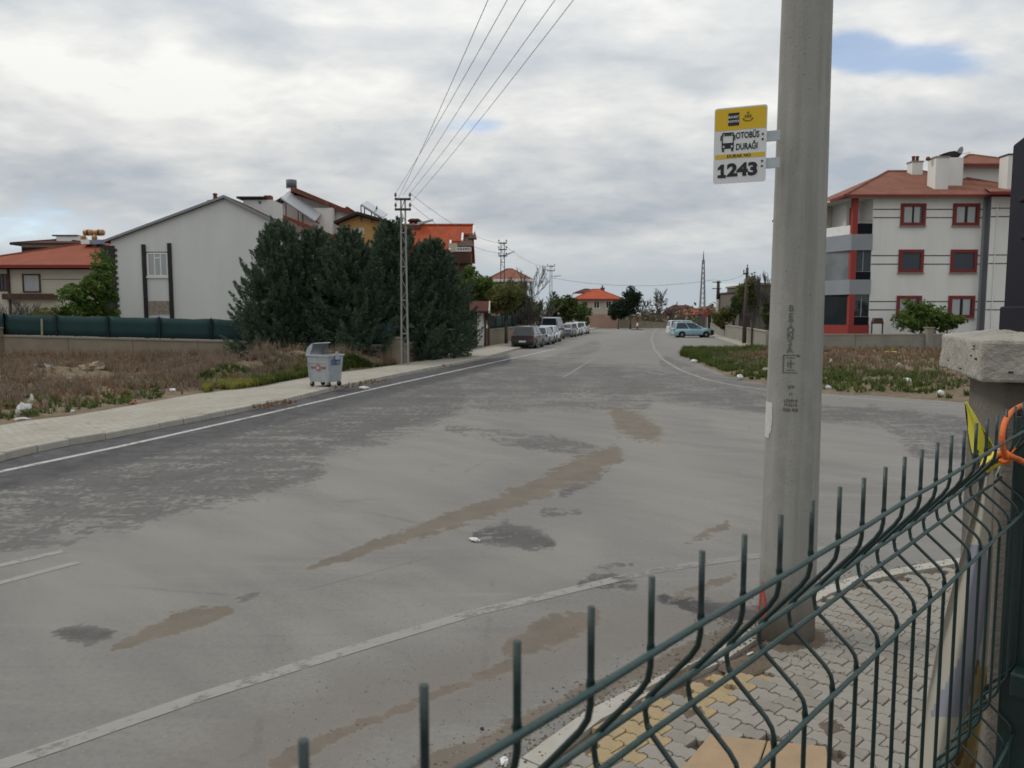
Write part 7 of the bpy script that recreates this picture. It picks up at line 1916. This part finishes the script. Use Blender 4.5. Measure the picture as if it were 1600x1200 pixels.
for nm, lab, x, y, sz, mt, sd_, ct, Gd in (
    ('plastic_bag', 'crumpled white plastic bag among dry weeds at the pavement edge', 37, 648, (.19, .15, .20), 'white_plastic', 1, 'bag', LG),
    ('plastic_bag', 'flattened white bag beside the larger crumpled one', 33, 656, (.22, .10, .04), 'white_plastic', 2, 'bag', LG),
    ('plastic_bag', 'torn strip of white plastic caught above the crumpled bag', 50, 628, (.06, .04, .14), 'white_plastic', 6, 'bag', LG),
    ('rock', 'large tan boulder lying in the middle of the weedy lot', 146, 588, (.52, .34, .33), 'stone_tan', 3, 'rock', LG),
    ('rock', 'smaller tan rock leaning on the large boulder', 157, 586, (.26, .24, .30), 'stone_tan', 4, 'rock', LG),
    ('paper_scrap', 'white scrap of paper beyond the boulder', 96, 586, (.16, .1, .06), 'white_plastic', 7, 'litter', LG),
    ('paper_scrap', 'pale paper scrap near the yellow weeds', 317, 592, (.14, .1, .2), 'kerb', 8, 'litter', LG),
    ('paper_scrap', 'white scrap in the grass just above the pavement edge', 270, 612, (.14, .1, .07), 'white_plastic', 9, 'litter', LG),
    ('brick_fragment', 'broken red brick in the grass by the pavement', 208, 632, (.17, .1, .06), 'brick_red', 10, 'brick', LG),
    ('paper_scrap', 'small white scrap before the dry weeds at the pavement', 113, 644, (.08, .06, .04), 'white_plastic', 12, 'litter', LG),
    ('paper_scrap', 'small white scrap close under the open refuse container lid side', 545, 566, (.16, .1, .14), 'white_plastic', 13, 'litter', LG),
    ('foam_block', 'flat white foam block lying on the weedy junction lot', 1416, 597, (.30, .16, .10), 'white_trim', 14, 'litter', RG),
    ('plastic_bag', 'white bag in the grass beside the road edge near the gate pillar', 1470, 618, (.14, .12, .12), 'white_plastic', 15, 'bag', RG),
    ('paper_scrap', 'pale torn paper behind the foam block', 1405, 574, (.2, .12, .15), 'kerb', 16, 'litter', RG),
    ('paper_scrap', 'pale flat scrap between the foam block and road', 1430, 611, (.3, .14, .05), 'stone_tan', 17, 'litter', RG),
    ('plastic_bag', 'white bag in the green grass just beyond the concrete pole', 1294, 608, (.13, .1, .09), 'white_plastic', 18, 'bag', RG),
    ('paper_scrap', 'white scrap in the grass on the near side of the concrete pole', 1156, 591, (.2, .12, .1), 'white_plastic', 19, 'litter', RG),
    ('paper_scrap', 'white scrap at the grassy tip of the junction lot', 1084, 566, (.2, .1, .1), 'white_plastic', 20, 'litter', RG),
    ('paper_scrap', 'pale flattened carton behind the grassy tip', 1197, 580, (.3, .16, .1), 'kerb', 21, 'litter', RG),
    ('paper_scrap', 'yellowish foam strip below the grey plastered wall', 1390, 553, (.4, .2, .1), 'tie_yellow', 22, 'litter', RG),
    ('paper_scrap', 'pale scrap high in the dry weeds near the concrete pole', 1298, 570, (.1, .1, .2), 'kerb', 23, 'litter', RG)):
    lump(nm, lab, x, y, lz_(x, y, Gd), sz, mt, sd_, ct)
p = P(200, 574, 31); pk = G(200, 574, lz_(200, 574, LG))
tag(part('plank', MB(Matrix.Translation(pk) @ Matrix.Rotation(R(-6), 4, 'Z')).box(-1.0, 1.0, -.12, .12, .0, .09), M['kerb']), 'pale plank lying flat in the weeds below the long beige wall', 'plank')
pk = G(60, 582, lz_(60, 582, LG))
tag(part('tarpaulin', MB(Matrix.Translation(pk)).ext([(-.9, 0, 0), (.7, 0, 0), (.4, 0, .22), (-.2, 0, .32), (-.6, 0, .16)], (0, .8, 0)), M['grey_trim'], bevel=.03), 'grey sheet bundle half sunk in the dry weeds', 'sheet')
lump('paper_scrap', 'crushed white paper lying alone on the open road', 741, 845, .0, (.085, .05, .028), 'white_plastic', 31, 'litter')
lump('paper_scrap', 'white litter on the asphalt edge beyond the refuse container', 569, 608, .0, (.2, .12, .07), 'white_plastic', 32, 'litter')
lump('paper_scrap', 'small white stick shaped scrap on the pavers by the concrete pole', 1172, 1022, .135, (.045, .012, .008), 'white_plastic', 33, 'litter')
lump('paper_scrap', 'crumpled pale paper at the kerb beneath the fence', 788, 1192, .0, (.05, .03, .02), 'white_plastic', 34, 'litter')
lump('stone', 'dark loose stone on the asphalt near the kerb', 753, 1140, .0, (.016, .012, .01), 'plastic_black', 35, 'stone')
